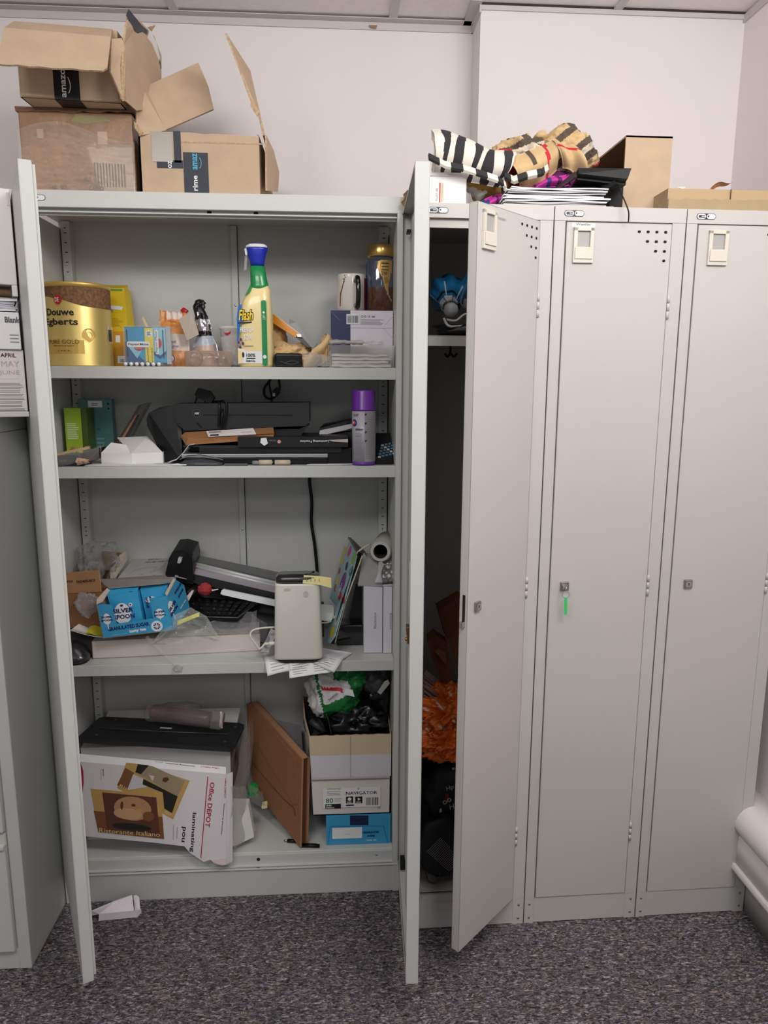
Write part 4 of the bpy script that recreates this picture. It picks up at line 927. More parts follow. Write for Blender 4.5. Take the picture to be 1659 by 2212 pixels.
u,v=fp(525,717); f.txt('FRENCH',u,v,w=28*pxm,h=11*pxm,m=LOGOWH,l=2,bold=.02); u,v=fp(532,733); f.txt('SOAP',u,v,w=20*pxm,h=11*pxm,m=LOGOWH,l=2,bold=.02); u,v=fp(532,746); f.rect(u,v,u+20*pxm,v+1.5*pxm,GREYINK,2)
VIO=mat('violet_print',(70,40,110),.4)
for a_,b2 in ((521,738),(526,732),(530,740),(524,748)): 
    u,v=fp(a_,b2); f.disc(u,v,2.6*pxm,VIO,2,8,3.4*pxm)
FP([(519,750),(531,752),(536,756),(572,756),(572,782),(530,782),(519,782)],LOGOWH,1); FP([(519,756),(529,754),(529,780),(519,780)],CRM,2); u,v=fp(530,764); f.disc(u,v,2.5*pxm,INK,3,10,6*pxm)
u,v=fp(537,769); f.txt('100%',u,v,w=19*pxm,h=8*pxm,m=INK,l=3,bold=.02); f.lines(*fp(537,773),*fp(556,770),1,INK,3,.8,1,0); u,v=fp(536,779); f.txt('REMOVAL',u,v,w=20*pxm,h=4*pxm,m=INK,l=3,bold=.03)
u0,v0=fp(571,787); u1,v1=fp(582,650); f.rrect(u0,v0,u1,v1,.004,GRN,1)
for k,(py) in enumerate((675,)): 
    u,v=fp(576,py); f.disc(u,v,2.5*pxm,LOGOWH,2,10)
u,v=fp(576,768); f.disc(u,v,4.0*pxm,LOGOWH,2,12); f.lines(*fp(573,690),*fp(580,679),4,LOGOWH,2,.3,2,.3); u,v=fp(574,718); 
m.build('bottle_body',bt)
m=M(); NK=[((0.5575,1.6275,0.0285),.0245),((0.5600,1.6475,0.0220),.021),((0.5580,1.6650,0.0200),.018),((0.5560,1.6915,0.0180),.016)]
m.loft([(a[0],a[1],a[2],by,ry,2.3) for a,ry in NK],GRN,36)
m.slab([(0.5280,0.0400,1.6170),(0.5400,0.0500,1.6450),(0.5440,0.0460,1.6380),(0.5400,0.0420,1.6290)],-.002,GRN)
m.build('neck_sleeve',bt)
m=M(); HD=[((0.5560,1.6925,0.0170),.015),((0.5560,1.7000,0.0180),.016),((0.5550,1.7175,0.0220),.019),((0.5560,1.7305,0.0260),.020),((0.5560,1.7350,0.0260),.020)]
m.loft([(a[0],a[1],a[2],by,ry,2.3) for a,ry in HD],BLUE,36); m.build('spray_head',bt)
m=M(); HW=[((0.5545,1.7345,0.0265),.0205),((0.5550,1.7395,0.0260),.020),((0.5560,1.7430,0.0200),.016),((0.5560,1.7440,0.0130),.010)]
m.loft([(a[0],a[1],a[2],by,ry,2.3) for a,ry in HW],LOGOWH,36); m.slab([(0.5260,0.0600,1.7320),(0.5350,0.0600,1.7340),(0.5320,0.0620,1.7160),(0.5280,0.0620,1.7180)],.008,LOGOWH)
m.build('nozzle_cap',bt)
m=M(); m.slab([(0.5260,0.0660,1.7170),(0.5330,0.0660,1.7170),(0.5290,0.0660,1.6840),(0.5230,0.0660,1.6820)],.006,clear('trigger_clear',(230,230,232),.35,.2,.2,30)); m.build('trigger',bt)
# chamois cloth
CHAM=mat('chamois',(226,192,140),.9,var=.08,vscale=30,bump=.3,bscale=120)
ch=thing('chamois_cloth','crumpled pale yellow chamois cloth between spray bottle and clear tray','cloth',(.66,.12,S1))
m=M(); m.blob((0.6250,0.1500,1.4800),(.065,.055,.034),CHAM,.34,3.4,31,5,flat=S1); m.blob((0.5870,0.1800,1.5170),(.03,.035,.05),CHAM,.3,3,33,4,flat=S1)
m.build('crumpled_body',ch)
m=M(); m.grid(lambda u,v:Vector((0.6650,0.0700,1.4640)).lerp(Vector((0.7250,0.0800,1.5310)),u)+Vector((.020*v*math.sin(u*2.2)+.004*math.sin(u*9),.03*v-.014*math.sin(PI*v),-.034*v*(1-.5*u)+.004*math.sin(u*7))),20,10,CHAM,.003)
m.grid(lambda u,v:Vector((0.7260,0.0800,1.5290)).lerp(Vector((0.7270,0.0800,1.4620)),u)+Vector((-.014*v,.02*v,.004*math.sin(v*5))),12,5,CHAM,.003)
m.build('folded_corner',ch)
m=M(); m.grid(lambda u,v:Vector((0.4820,0.2000,1.5570)).lerp(Vector((0.4980,0.2000,1.5970)),u)+Vector((.03*v,-.01*math.sin(PI*v),.0)),8,6,CHAM,.01); m.build('raised_fold',ch)
# orange box leaning + grey stapler
og=thing('orange_folder_box','slim orange box leaning diagonally behind the spray bottle','box',(.64,.15,S1))
m=M(); m.prism([(0.5810,0.1300,1.5840),(0.5890,0.1300,1.5830),(0.6530,0.1200,1.5330),(0.6430,0.1200,1.5250),(0.5800,0.1300,1.5650)],(.0,.035,.0),mat('box_orange',(226,146,34),.4)); m.build('box_body',og,bev=.001)
m=M(); m.prism([(0.5890,0.1300,1.5850),(0.6550,0.1200,1.5350),(0.6590,0.1200,1.5310),(0.6530,0.1200,1.5330),(0.5880,0.1300,1.5830)],(.0,.035,.0),mat('lid_cream',(220,205,180),.5)); m.build('lid_edge',og)
gs=thing('grey_stapler','grey desk stapler lying tilted next to the slim orange box','stapler',(.68,.15,S1))
m=M(); m.prism([(0.6270,0.1400,1.5740),(0.6450,0.1400,1.5640),(0.6990,0.1300,1.5110),(0.6900,0.1300,1.4990),(0.6780,0.1300,1.5030),(0.6260,0.1400,1.5600)],(0,.022,0),mat('stapler_grey',(140,142,144),.35)); m.build('top_arm',gs,bev=.002)
m=M(); m.prism([(0.6470,0.1180,1.5330),(0.6640,0.1150,1.5210),(0.6840,0.1100,1.5000),(0.6740,0.1100,1.5000),(0.6460,0.1180,1.5240)],(0,.018,0),mat('stapler_dark',(40,36,32),.4)); m.prism([(0.6460,0.1160,1.5330),(0.6580,0.1160,1.5330),(0.6600,0.1150,1.5260),(0.6490,0.1150,1.5260)],(0,.018,0),NICKEL); m.build('base_arm',gs,bev=.001)
# black glossy case with cable
bk=thing('black_case','small glossy black plastic case with thin cord at the foot of the chamois','case',(.63,.05,S1))
a=(0.5950,0.0350,1.4820); b_=(0.6640,0.0350,1.4480); m=M(); GB=mat('gloss_black',(12,12,14),.12,coat=.5)
m.box(a[0],b_[0],.035,.09,S1,a[2],GB); m.build('case_body',bk,bev=.006,seg=3)
m=M(); m.tube([(0.6100,0.0280,1.4620),(0.6330,0.0240,1.4550),(0.6550,0.0260,1.4590),(0.6380,0.0280,1.4630),(0.6180,0.0260,1.4560)],.0012,mat('cord_grey',(60,60,62),.4),6); m.build('cord',bk)
# clear plastic pack under the cloth corner
m=M(); m.grid(lambda u,v:Vector((0.6660,0.0300,1.4490)).lerp(Vector((0.7360,0.0300,1.4500)),u)+Vector((0,.045*v,.038*math.sin(v*PI*.5)*(1-.3*u)+.006*noise.noise(Vector((u*6,v*6,2))))),24,14,FILM); tag(m.build('clear_packet'),'flat clear plastic packet lying between black case and clear tray','packet')
# navy and white gift box with mug and jar on it
NVY=mat('navy_card',(38,44,88),.4); LILAC=mat('white_card_cool',(222,218,228),.4)
gb=thing('navy_white_box','navy and white box with barcode under the mug and coffee jar','box',(.81,.15,S1))
a=(0.7350,0.1000,1.5920); b_=(0.7850,0.1000,1.4540); c_=(0.9310,0.1000,1.5940); zt=a[2]
m=M(); xr=min(c_[0],.8945); m.box(a[0],b_[0],.10,.245,S1,zt,NVY); m.box(b_[0]+.0001,xr,.0998,.245,S1,zt+.0001,LILAC)
f=Face(m,(0,.0998,0)); z_=S1
def PP(w_): return (w_[0],w_[2])
f.poly([PP((0.7360,0.1000,1.5910)),PP((0.7600,0.1000,1.5670)),PP((0.7580,0.1000,1.5650)),PP((0.7350,0.1000,1.5880))],mat('navy_fold',(70,78,124),.4),2); f.poly([PP((0.7630,0.1000,1.5440)),PP((0.7850,0.1000,1.5540)),PP((0.7850,0.1000,1.5510))],mat('navy_fold',(70,78,124),.4),2); f.poly([PP((0.7630,0.1000,1.5440)),PP((0.7350,0.1000,1.5140)),PP((0.7380,0.1000,1.5140))],mat('navy_fold',(70,78,124),.4),2)
FOLD=mat('white_fold',(196,190,204),.5); f.rect(b_[0],PP((0.7850,0.1000,1.5480))[1],xr,PP((0.7850,0.1000,1.5500))[1],FOLD,1); f.poly([PP((0.9030,0.1000,1.5870)),PP((0.8710,0.1000,1.5520)),PP((0.8690,0.1000,1.5520)),PP((0.9030,0.1000,1.5890))],FOLD,1); f.poly([PP((0.8710,0.1000,1.5490)),PP((0.9030,0.1000,1.5150)),PP((0.9030,0.1000,1.5130)),PP((0.8690,0.1000,1.5490))],FOLD,1)
p0=PP((0.7750,0.1000,1.5580)); p1=PP((0.8080,0.1000,1.5830)); f.rect(p0[0],p0[1],p1[0],p1[1],LOGOW,3); f.bars(p0[0]+.002,p0[1]+.003,p1[0]-.002,p1[1]-.004,14,INK,4)
p0=PP((0.8110,0.1000,1.5750)); f.txt('CE',p0[0]+.018,p0[1],w=.007,h=.005,m=INK); f.ring(p0[0]+.004,p0[1]+.0025,.0028,.0008,INK,2); f.ring(p0[0]+.012,p0[1]+.0025,.0028,.0008,INK,2); f.rect(p0[0]+.029,p0[1],p0[0]+.037,p0[1]+.004,GREYINK,2)
f.lines(*PP((0.8110,0.1000,1.5560)),*PP((0.8720,0.1000,1.5710)),5,GREYINK,2,.3,1,.2)
m.build('carton_body',gb,bev=.0008)
SB=zt
MUGW=mat('mug_white',(226,220,208),.12,coat=.4,var=.02); MUGR=mat('mug_red',(140,52,60),.2); MUGB=mat('mug_brown',(150,74,44),.3)
mg=thing('mug','white glossy mug with painted figures and black handle on the navy and white box','mug',(.76,.16,SB))
a=(0.7900,1.6815,0.0390); zt=(0.7900,0.1650,1.6870)[2]; r_=a[2]; cx=a[0]; cy=.165
def mugm(k): return MUGW
m=M(); m.lathe([(r_*.90,0),(r_*.97,.004),(r_,.012),(r_,zt-SB-.004),(r_*.99,zt-SB),(r_*.93,zt-SB),(r_*.93,.01)],(cx,cy,SB+.0003),MUGW,48)
f=Face(m,(cx,cy,SB),cyl=r_); hh=zt-SB
f.poly([(-r_*.95,hh*.15),(-r_*.90,hh*.5),(-r_*.72,hh*.62),(-r_*.80,hh*.4),(-r_*.84,hh*.15)],MUGB,1); f.poly([(-r_*.80,hh*.55),(-r_*.52,hh*.88),(-r_*.48,hh*.86),(-r_*.74,hh*.52)],mat('mug_dark',(60,36,30),.3),1)
for du,dv in ((-.60,.86),(-.52,.78),(-.44,.90),(-.50,.95)): f.disc(r_*du,hh*dv,.0016,MUGB,1,8)
f.rect(r_*.95,hh*.06,r_*1.5,hh*.9,MUGR,1)
m.build('cup_body',mg)
m=M(); hx=cx+.010; m.tube([(hx,cy-r_+.002,SB+hh*.80),(hx+.004,cy-r_-.018,SB+hh*.86),(hx+.006,cy-r_-.026,SB+hh*.5),(hx+.004,cy-r_-.018,SB+hh*.12),(hx,cy-r_+.002,SB+hh*.16)],.0065,GB,12); o=m.build('handle',mg); o['label']='glossy black handle'
# navy slim box
m=M(); a=(0.8290,0.1500,1.7180); b_=(0.8480,0.1500,1.6000); m.box(a[0],b_[0]+.006,.15,.215,SB+.0005,a[2],mat('navy_bright',(28,38,110),.4)); tag(m.build('navy_slim_box',None,bev=.001),'slim dark blue box standing between mug and coffee jar','box')
# coffee jar
GLASS=mat('jar_glass',(74,82,100),.06,coat=.6,spec=.8); COF=mat('coffee_fill',(86,50,34),.25,var=.4,vscale=120,coat=.4)
jr=thing('coffee_jar','glass coffee jar with gold lid and label on the navy and white box','jar',(.855,.15,SB))
a=(0.8815,1.6795,0.0385); cx=min(a[0],.866); r_=a[2]*.94; zt=(0.8740,0.1450,1.7580)[2]; cy=.145; zl=(0.8740,0.1450,1.7280)[2]
m=M(); hz=zl-SB; m.loft([(cx,SB+.0005,r_*.85,cy,r_*.85),(cx,SB+.006,r_*.97,cy,r_*.97),(cx,SB+hz*.42,r_,cy,r_),(cx,SB+hz*.44,r_,cy,r_),(cx,SB+hz*.90,r_*.97,cy,r_*.97),(cx,zl,r_*.86,cy,r_*.86)],[COF,COF,COF,GLASS,GLASS],40,2.4)
f=Face(m,(cx,cy,SB),cyl=r_*1.012); LB=mat('label_gold',(196,160,96),.35,metal=.5)
LB_pts=[(.93,-.004),(.90,-.010),(.80,-.012),(.74,-.009),(.62,.001),(.42,.008),(.24,.020),(.18,.026)]
for (h0,u0_),(h1,u1_) in zip(LB_pts,LB_pts[1:]):
    for q_ in range(6):
        a_=q_/6;b_=(q_+1)/6; f.poly([(u0_+(.028-u0_)*a_,hz*h0),(u0_+(.028-u0_)*b_,hz*h0),(u1_+(.028-u1_)*b_,hz*h1),(u1_+(.028-u1_)*a_,hz*h1)][::-1],LB,2)
for t,z_,w_ in (('200',.66,.014),): f.txt(t,-.001,hz*z_,w=w_,h=.008,m=INK,l=4)
f.rect(-.001,hz*.86,.018,hz*.875,INK,4); f.rect(-.001,hz*.80,.018,hz*.812,INK,4); f.rect(-.001,hz*.745,.018,hz*.757,INK,4); f.lines(.006,hz*.50,.018,hz*.62,5,BRN,4,.3,2,.3); f.rect(.012,hz*.30,.018,hz*.36,GREYINK,4)
m.build('glass_body',jr)
m=M(); m.lathe([(r_*.98,0),(r_*1.0,.002),(r_*1.0,zt-zl-.002),(r_*.96,zt-zl),(.002,zt-zl)],(cx,cy,zl+.0005),mat('lid_gold',(196,160,96),.25,metal=.9),48); m.build('lid',jr)
# clear tray of tissues
ts=thing('tissue_tray','clear plastic tray of white tissues in front of the navy and white box','container',(.8,.06,S1))
a=(0.7320,0.0300,1.5030); b_=(0.8940,0.0300,1.4500); x1=min(b_[0],.893)
m=M(); th_=.0008; CL2=clear('clear_hard',(240,238,238),.22,.08,.4,25); zt=a[2]
m.slab([(a[0],.03,S1),(x1,.03,S1),(x1+.0,.028,zt),(a[0]-.002,.028,zt)],-th_,CL2); m.slab([(a[0],.03,S1),(a[0],.09,S1),(a[0]-.002,.092,zt),(a[0]-.002,.028,zt)],th_,CL2); m.slab([(x1,.03,S1),(x1,.09,S1),(x1,.092,zt),(x1,.028,zt)],-th_,CL2); m.slab([(a[0],.09,S1),(x1,.09,S1),(x1,.092,zt),(a[0],.092,zt)],th_,CL2)
m.build('tray_body',ts)
m=M(); TIS=mat('tissue',(226,220,212),.85,var=.03,vscale=40)
for k in range(4):
    z_=S1+.002+.0085*k
    m.grid(lambda u,v:(a[0]+.005+(x1-a[0]-.012-.008*(k%2))*u,.034+.052*v,z_+.002*noise.noise(Vector((u*6,v*4,k)))+.0),20,6,TIS,.0070)
m.build('tissue_stack',ts)
m=M(); m.grid(lambda u,v:(a[0]-.003+(.088)*u,.036+.05*v+.0,zt+.004+.008*math.sin(PI*v)+.004*noise.noise(Vector((u*6,v*4,7)))),18,8,mat('film_grey',(206,200,196),.3),.001)
m.grid(lambda u,v:(a[0]+.060+(.075)*u,.038+.05*v,zt+.002+.010*abs(noise.noise(Vector((u*5,v*4,17))))+.008*math.sin(u*2)*v),18,8,FILM)
m.build('wrapper',ts)

# ---------------------------------------------------------------- second shelf
S2=1.2025
LIME=mat('lime_card',(160,190,50),.4); LIMED=mat('lime_dark',(70,96,30),.45); TEALB=mat('teal_card',(84,132,130),.45)
gt=thing('green_tea_box','lime green tea box standing at the left of the second shelf','box',(.06,.2,S2))
m=M(); a=(0.0270,0.1700,1.3410); b_=(0.0700,0.1700,1.2140); x0=a[0]; x1=b_[0]; m.box(x0,x1,.17,.235,S2,a[2],LIME); m.box(x1+.0001,x1+.015,.172,.233,S2,a[2]-.001,LIMED)
f=Face(m,(x0,.17,S2)); w_=x1-x0; hh=a[2]-S2
f.lines(w_*.12,hh*.40,w_*.85,hh*.72,9,mat('pale_print',(215,225,180),.5),1,.5,2,.25)
rr=random.Random(2)
for k in range(16): f.disc(rr.uniform(.1,.95)*w_,rr.uniform(.03,.22)*hh,.003+.003*rr.random(),[LIMED,mat('lemon',(214,190,70),.5),mat('tan_print',(168,130,70),.5)][k%3],1+k*.05,8)
m.build('carton_body',gt,bev=.0008)
tb=thing('teal_box','taller teal tea box behind the lime green tea box','box',(.14,.24,S2))
m=M(); a=(0.0420,0.2350,1.3630); b_=(0.1320,0.2350,1.3630); m.box(a[0],b_[0],.2365,.264,S2,a[2],TEALB); f=Face(m,(a[0],.2365,S2)); w_=b_[0]-a[0]; hh=a[2]-S2
f.rect(w_*.30,hh*.86,w_*.72,hh*.97,LOGOWH,1); f.lines(w_*.40,hh*.88,w_*.6,hh*.94,2,GREYINK,2,.5,1,.1); f.txt('tea',w_*.50,hh*.47,w=.012,h=.006,m=mat('teal_dark',(30,66,70),.5)); f.lines(w_*.5,hh*.15,w_*.85,hh*.36,3,mat('teal_light',(120,165,162),.5),1,.4,2,.4); f.disc(w_*.9,hh*.92,.003,INK,1,8); f.disc(w_*.9,hh*.84,.003,INK,1,8)
m.build('carton_body',tb,bev=.001)
# broken dark carton at the shelf front
dk=thing('torn_dark_box','small torn dark box wrapped in clear plastic at the left front of the second shelf','box',(.09,.05,S2))
m=M(); a=Vector((0.0560,0.0220,1.2050)); b_=Vector((0.1080,0.0220,1.2020)); DKC=mat('dark_navy_card',(42,42,52),.35)
zt=(0.0870,0.0220,1.2310)[2]; m.prism([(a.x,.022,S2),(b_.x,.022,S2),(b_.x,.022,zt),(a.x+.002,.022,zt)],(.012,.06,0),DKC)
f=Face(m,(a.x,.022,S2)); f.lines(.006,.010,.026,.018,2,mat('copper_print',(170,110,70),.5),1,.4,3,.3); m.build('carton_body',dk,bev=.001)
m=M(); p0=Vector((0.1030,0.0300,1.2060)); p1=Vector((0.1470,0.1000,1.2410)); m.prism([(p0.x,.03,S2+.0005),(p0.x+.015,.028,S2+.0005),(p1.x,.10,(0.1450,0.1000,1.2210)[2]),(p1.x,.10,(0.1470,0.1000,1.2450)[2]),(p0.x,.03,zt-.001)],(0,.02,0),mat('dark_box_side',(30,28,30),.4)); m.ring=None
m.build('open_half',dk)
m=M(); PE_=mat('torn_peach',(206,168,138),.7); m.grid(lambda u,v:Vector((0.1050,0.0180,1.2070)).lerp(Vector((0.1340,0.0200,1.2120)),u)+Vector((.002*math.sin(v*9),-.004*math.sin(PI*v),.018*v*(1-.6*u)+.004*noise.noise(Vector((u*9,v*9,1))))),12,8,PE_,.001); m.grid(lambda u,v:Vector((0.0610,0.0190,1.2300)).lerp(Vector((0.1370,0.0300,1.2470)),u)+Vector((0,-.002,.007*v+.003*noise.noise(Vector((u*12,v*5,3))))),14,4,PE_,.001); m.build('torn_edge',dk)
m=M(); m.grid(lambda u,v:Vector((0.0570,0.0140,1.2030)).lerp(Vector((0.1580,0.0300,1.2200)),u)+Vector((0,-.003*math.sin(PI*v),.030*v+.003*noise.noise(Vector((u*9,v*6,3))))),18,8,FILM); m.build('plastic_wrap',dk)
# leaning picture frames / folders
fr_=thing('leaning_folder','dark brown folder in clear cover leaning right behind the white carton','folder',(.2,.2,S2))
m=M(); a=Vector((0.1430,0.2000,1.2420)); b_=Vector((0.1620,0.2000,1.2340)); c_=Vector((0.2340,0.2250,1.3510)); d_=Vector((0.2080,0.2250,1.3410)); a.z=max(a.z,S2);b_.z=max(b_.z,S2)
m.prism([a,b_,Vector((0.2010,0.2100,1.3100)),Vector((0.1940,0.2100,1.3170))],(0,.03,0),mat('folder_brown',(70,52,44),.5)); m.prism([Vector((0.1580,0.1950,1.2490)),Vector((0.1640,0.1950,1.2460)),Vector((0.2080,0.2050,1.3210)),Vector((0.2030,0.2050,1.3210))],(0,.03,0),mat('folder_tan',(168,122,84),.5)); m.build('folder_body',fr_)
m=M(); m.prism([Vector((0.1550,0.1950,1.2400)),Vector((0.1710,0.1950,1.2350)),Vector((0.2350,0.2200,1.3540)),Vector((0.2070,0.2200,1.3460))],(0,.04,0),clear('smoky_film',(120,116,116),.45,.2,.3,30)); m.build('clear_cover',fr_)
# small white carton
wc=thing('small_white_carton','small white carton with an open flap at the front of the second shelf','box',(.2,.08,S2))
A=Vector((0.1470,0.1110,1.2020)); B=Vector((0.2190,0.0880,1.2020)); Cc=Vector((0.2860,0.1420,1.2020)); zt=(0.1980,0.0700,1.2510)[2]; 
m=M(); h_=.0285
A=Vector((A.x,.075,S2)); B=Vector(((0.2260,0.0650,1.2050)[0],.065,S2)); Cc=Vector(((0.2990,0.0900,1.2080)[0],.088,S2)); Dd=A+(Cc-B)
m.slab([A,B,B+Vector((0,0,h_)),A+Vector((0,0,h_))],-.0012,WHITE); m.slab([B,Cc,Cc+Vector((0,0,h_)),B+Vector((0,0,h_))],-.0012,WHITE)
m.slab([A,A+Vector((.01,.075,0)),A+Vector((.01,.075,h_)),A+Vector((0,0,h_))],.0012,WHITE,mat('card_inner',(200,170,140),.8)); m.slab([A,B,Cc,Cc+Vector((-.01,.075,0)),A+Vector((.01,.075,0))],.001,WHITE)
m.slab([Cc,Cc+Vector((-.01,.075,0)),Cc+Vector((-.01,.075,h_)),Cc+Vector((0,0,h_))],-.0012,WHITE)
m.build('carton_body',wc)
m=M(); t0=B+Vector((0,0,h_)); t1=Cc+Vector((0,0,h_)); m.slab([t0,t1,Vector((0.2460,0.1500,1.2680)),Vector((0.1640,0.1600,1.2640))],-.0012,WHITE); m.build('lid_flap',wc)
m=M(); m.slab([A+Vector((0,0,h_)),B+Vector((-.002,0,h_)),Vector((0.2090,0.0850,1.2510)),Vector((0.1710,0.0850,1.2570))],-.001,WHITE); m.slab([Vector((0.1500,0.0700,1.2510)),A+Vector((0,0,h_)),A+Vector((0,0,.004))],.001,mat('card_inner',(200,170,140),.8)); m.build('tuck_flap',wc)
# white leaflets under it
for k,(pts,lb) in enumerate(((((.115,.030),(.36,.028),(.355,.062),(.13,.07)),'long white leaflet lying under the small white carton at the shelf front'),(((.335,.024),(.435,.026),(.44,.045),(.34,.05)),'folded white leaflet at the foot of the laminator'),(((.672,.04),(.76,.03),(.80,.06),(.69,.07)),'loose white slips lying before the black pouch boxes'))):
    m=M(); m.prism([(x,y,S2+.0004+.0016*(k==1)) for x,y in pts],(0,0,.0012+.001*(k==1)),PAPER); tag(m.build('leaflet'),lb,'leaflet')
# laminator
LB_=mat('laminator_black',(16,16,18),.4); LG=mat('laminator_grey',(34,34,36),.45,var=.1,vscale=80)
lm=thing('laminator','large black laminator lying on its side at the middle of the second shelf','laminator',(.5,.18,S2))
m=M(); zt=(0.4180,0.1000,1.3580)[2]; 
front=[(0.3310,0.1000,1.3550),(0.6770,0.1000,1.3590),(0.6770,0.1000,1.3080),(0.6670,0.1000,1.2990),(0.3560,0.1000,1.2860),(0.3380,0.1000,1.3010),(0.3280,0.1000,1.3220)]
m.prism(front,(0,.10,0),LG,side=LB_); m.build('front_housing',lm,bev=.003)
m=M(); p=[(0.2540,0.1200,1.3150),(0.2610,0.1200,1.3310),(0.2890,0.1200,1.3450),(0.3260,0.1200,1.3520),(0.3440,0.1200,1.3210),(0.3450,0.1000,1.1980),(0.2820,0.1200,1.2020),(0.2760,0.1200,1.2490),(0.2550,0.1200,1.2970)]
p=[(a[0],a[1],max(a[2],S2+.0005)) for a in p]
m.prism(p,(0,.13,0),LB_); m.build('left_end_cap',lm,bev=.004)
m=M(); zz=(0.4730,0.1100,1.2860)[2]; m.box((0.3450,0.1100,1.2860)[0],(0.6540,0.1100,1.2860)[0],.115,.24,S2+.002,zz+.004,LB_); m.prism([(0.6430,0.1000,1.2870),(0.6770,0.1000,1.3020),(0.6690,0.1000,1.2930),(0.6550,0.1000,1.2740),(0.4980,0.1000,1.2680),(0.4990,0.1000,1.2860)],(0,.08,0),LB_); m.build('base_housing',lm,bev=.003)
m=M(); f=Face(m,(0,.10,0)); u,v=PP((0.3880,0.1000,1.3310)); f.disc(u,v,.0105,LB_,2); f.ring(u,v,.0105,.0012,mat('ring_grey',(80,80,82),.4),3); f.txt('ABS',u-.006,v-.003,w=.012,h=.0055,m=LOGOWH,l=4,bold=.02)
u,v=PP((0.4050,0.1000,1.3260)); u2,_=PP((0.6340,0.1000,1.3310)); f.rect(u,v-.0005,u2,v+.0015,DARK,2); f.poly([PP((0.3850,0.1000,1.3060)),PP((0.3900,0.1000,1.3070)),PP((0.4010,0.1000,1.2950)),PP((0.3970,0.1000,1.2920))],DARK,2)
m.build('control_panel',lm)
pc=thing('power_plug','black three pin power plug resting on top of the laminator','plug',(0.4010,0.1300,1.3590))
m=M(); m.prism([(0.3800,0.1200,1.3790),(0.3890,0.1200,1.3950),(0.4180,0.1200,1.3870),(0.4290,0.1200,1.3690),(0.4210,0.1200,1.3560),(0.4080,0.1200,1.3600),(0.3840,0.1200,1.3710)],(0,.03,0),BLACK); m.build('plug_body',pc,bev=.004)
for qn,(aa,bb) in enumerate((((0.3840,0.1300,1.3710),(0.3780,0.1280,1.3540)),((0.4050,0.1300,1.3620),(0.4010,0.1280,1.3450)))):
    m=M(); m.tube([aa,bb],.0024,CHROME if qn else BLACK,4,1); m.build('pin',pc)
cb=thing('power_cable','black laminator cable looped over its front','cable',(0.4520,0.1100,1.3460))
m=M(); m.tube([(0.4140,0.1400,1.3630),(0.4360,0.1200,1.3600),(0.4570,0.0950,1.3630),(0.4650,0.0920,1.3560),(0.4630,0.0900,1.3230),(0.4570,0.0920,1.2930)],.0028,BLACK,8); m.tube([(0.4300,0.1200,1.3600),(0.4470,0.0950,1.3580),(0.4460,0.0900,1.3230),(0.4430,0.0920,1.2970)],.0028,BLACK,8); m.tube([(0.4540,0.1300,1.3590),(0.4540,0.0940,1.3340),(0.4500,0.0930,1.2940)],.0024,BLACK,8); m.build('cable_loop',cb)
# brown parcel with label
bp_=thing('brown_parcel','flat brown cardboard parcel with a white shipping label, lying under the laminator front','box',(.5,.07,1.24))
A=Vector((0.3570,0.0600,1.2520)); B=Vector((0.5860,0.0600,1.2710)); C1=Vector((0.5860,0.0600,1.2800)); D1=Vector((0.3640,0.0600,1.2770))
m=M(); BRC=mat('kraft_box',(150,104,66),.8,var=.05,vscale=30)
m.prism([(0.3650,0.0600,1.2520),(0.5860,0.0600,1.2680),(0.5870,0.0700,1.2810),(0.3710,0.0600,1.2700)],(0,.06,0),BRC); m.slab([(0.3710,0.0600,1.2700),(0.5880,0.0650,1.2820),(0.5830,0.1000,1.2950),(0.3560,0.1000,1.2820)],-.001,BRC); m.slab([(0.3650,0.0600,1.2520),(0.3710,0.0600,1.2700),(0.3580,0.0900,1.2820),(0.3480,0.0850,1.2730)],.001,BRC)
m.slab([(0.4220,0.0590,1.2730),(0.5430,0.0640,1.2790),(0.5320,0.0900,1.2930),(0.4110,0.0920,1.2850)],.0006,mat('ship_label',(222,216,214),.5))
m.build('carton_body',bp_)
m=M(); u=(Vector((0.5430,0.0640,1.2790))-Vector((0.4220,0.0590,1.2730))).normalized(); vv=(Vector((0.4110,0.0920,1.2850))-Vector((0.4220,0.0590,1.2730))); f=Face(m,Vector((0.4220,0.0580,1.2730))+Vector((0,-.0006,.0006)),ux=u,uz=vv); L_=vv.length
f.bars(.085,L_*.35,.118,L_*.85,16,INK,2); f.lines(.006,L_*.55,.05,L_*.9,2,GREYINK,2,.4,2,.3); f.lines(.006,L_*.05,.03,L_*.35,1,INK,2,.6,2,.1)
m.build('label_print',bp_)
# black flat boxes
pb=thing('pouch_box','black flat Laminating Pouches box lying upside down beneath the laminator','box',(.66,.06,1.22))
m=M(); a=(0.5680,0.0450,1.2480); b_=(0.7770,0.0450,1.2740); BM=mat('box_black',(16,16,18),.45)
m.box(a[0]-.07,b_[0],.045,.20,a[2]+.0,b_[2],BM); f=Face(m,(0,.045,0))
u,v=PP((0.7270,0.0450,1.2670)); f.txt('Laminating Pouches',u,v,w=.072,h=.0072,m=LOGOWH,rot=180,bold=.01); u,v=PP((0.5940,0.0450,1.2670)); f.txt('POUCHES',u,v,w=.017,h=.004,m=GREYINK,rot=180); u,v=PP((0.6020,0.0450,1.2620)); f.disc(u,v,.0045,mat('peach_dot',(214,150,130),.5),2)
f.poly([PP((0.7250,0.0450,1.2660)),PP((0.7770,0.0450,1.2690)),PP((0.7770,0.0450,1.2600)),PP((0.7420,0.0450,1.2620))],mat('tape_silver',(200,190,186),.3),3)
m.build('carton_body',pb,bev=.001); PBZ=a[2]
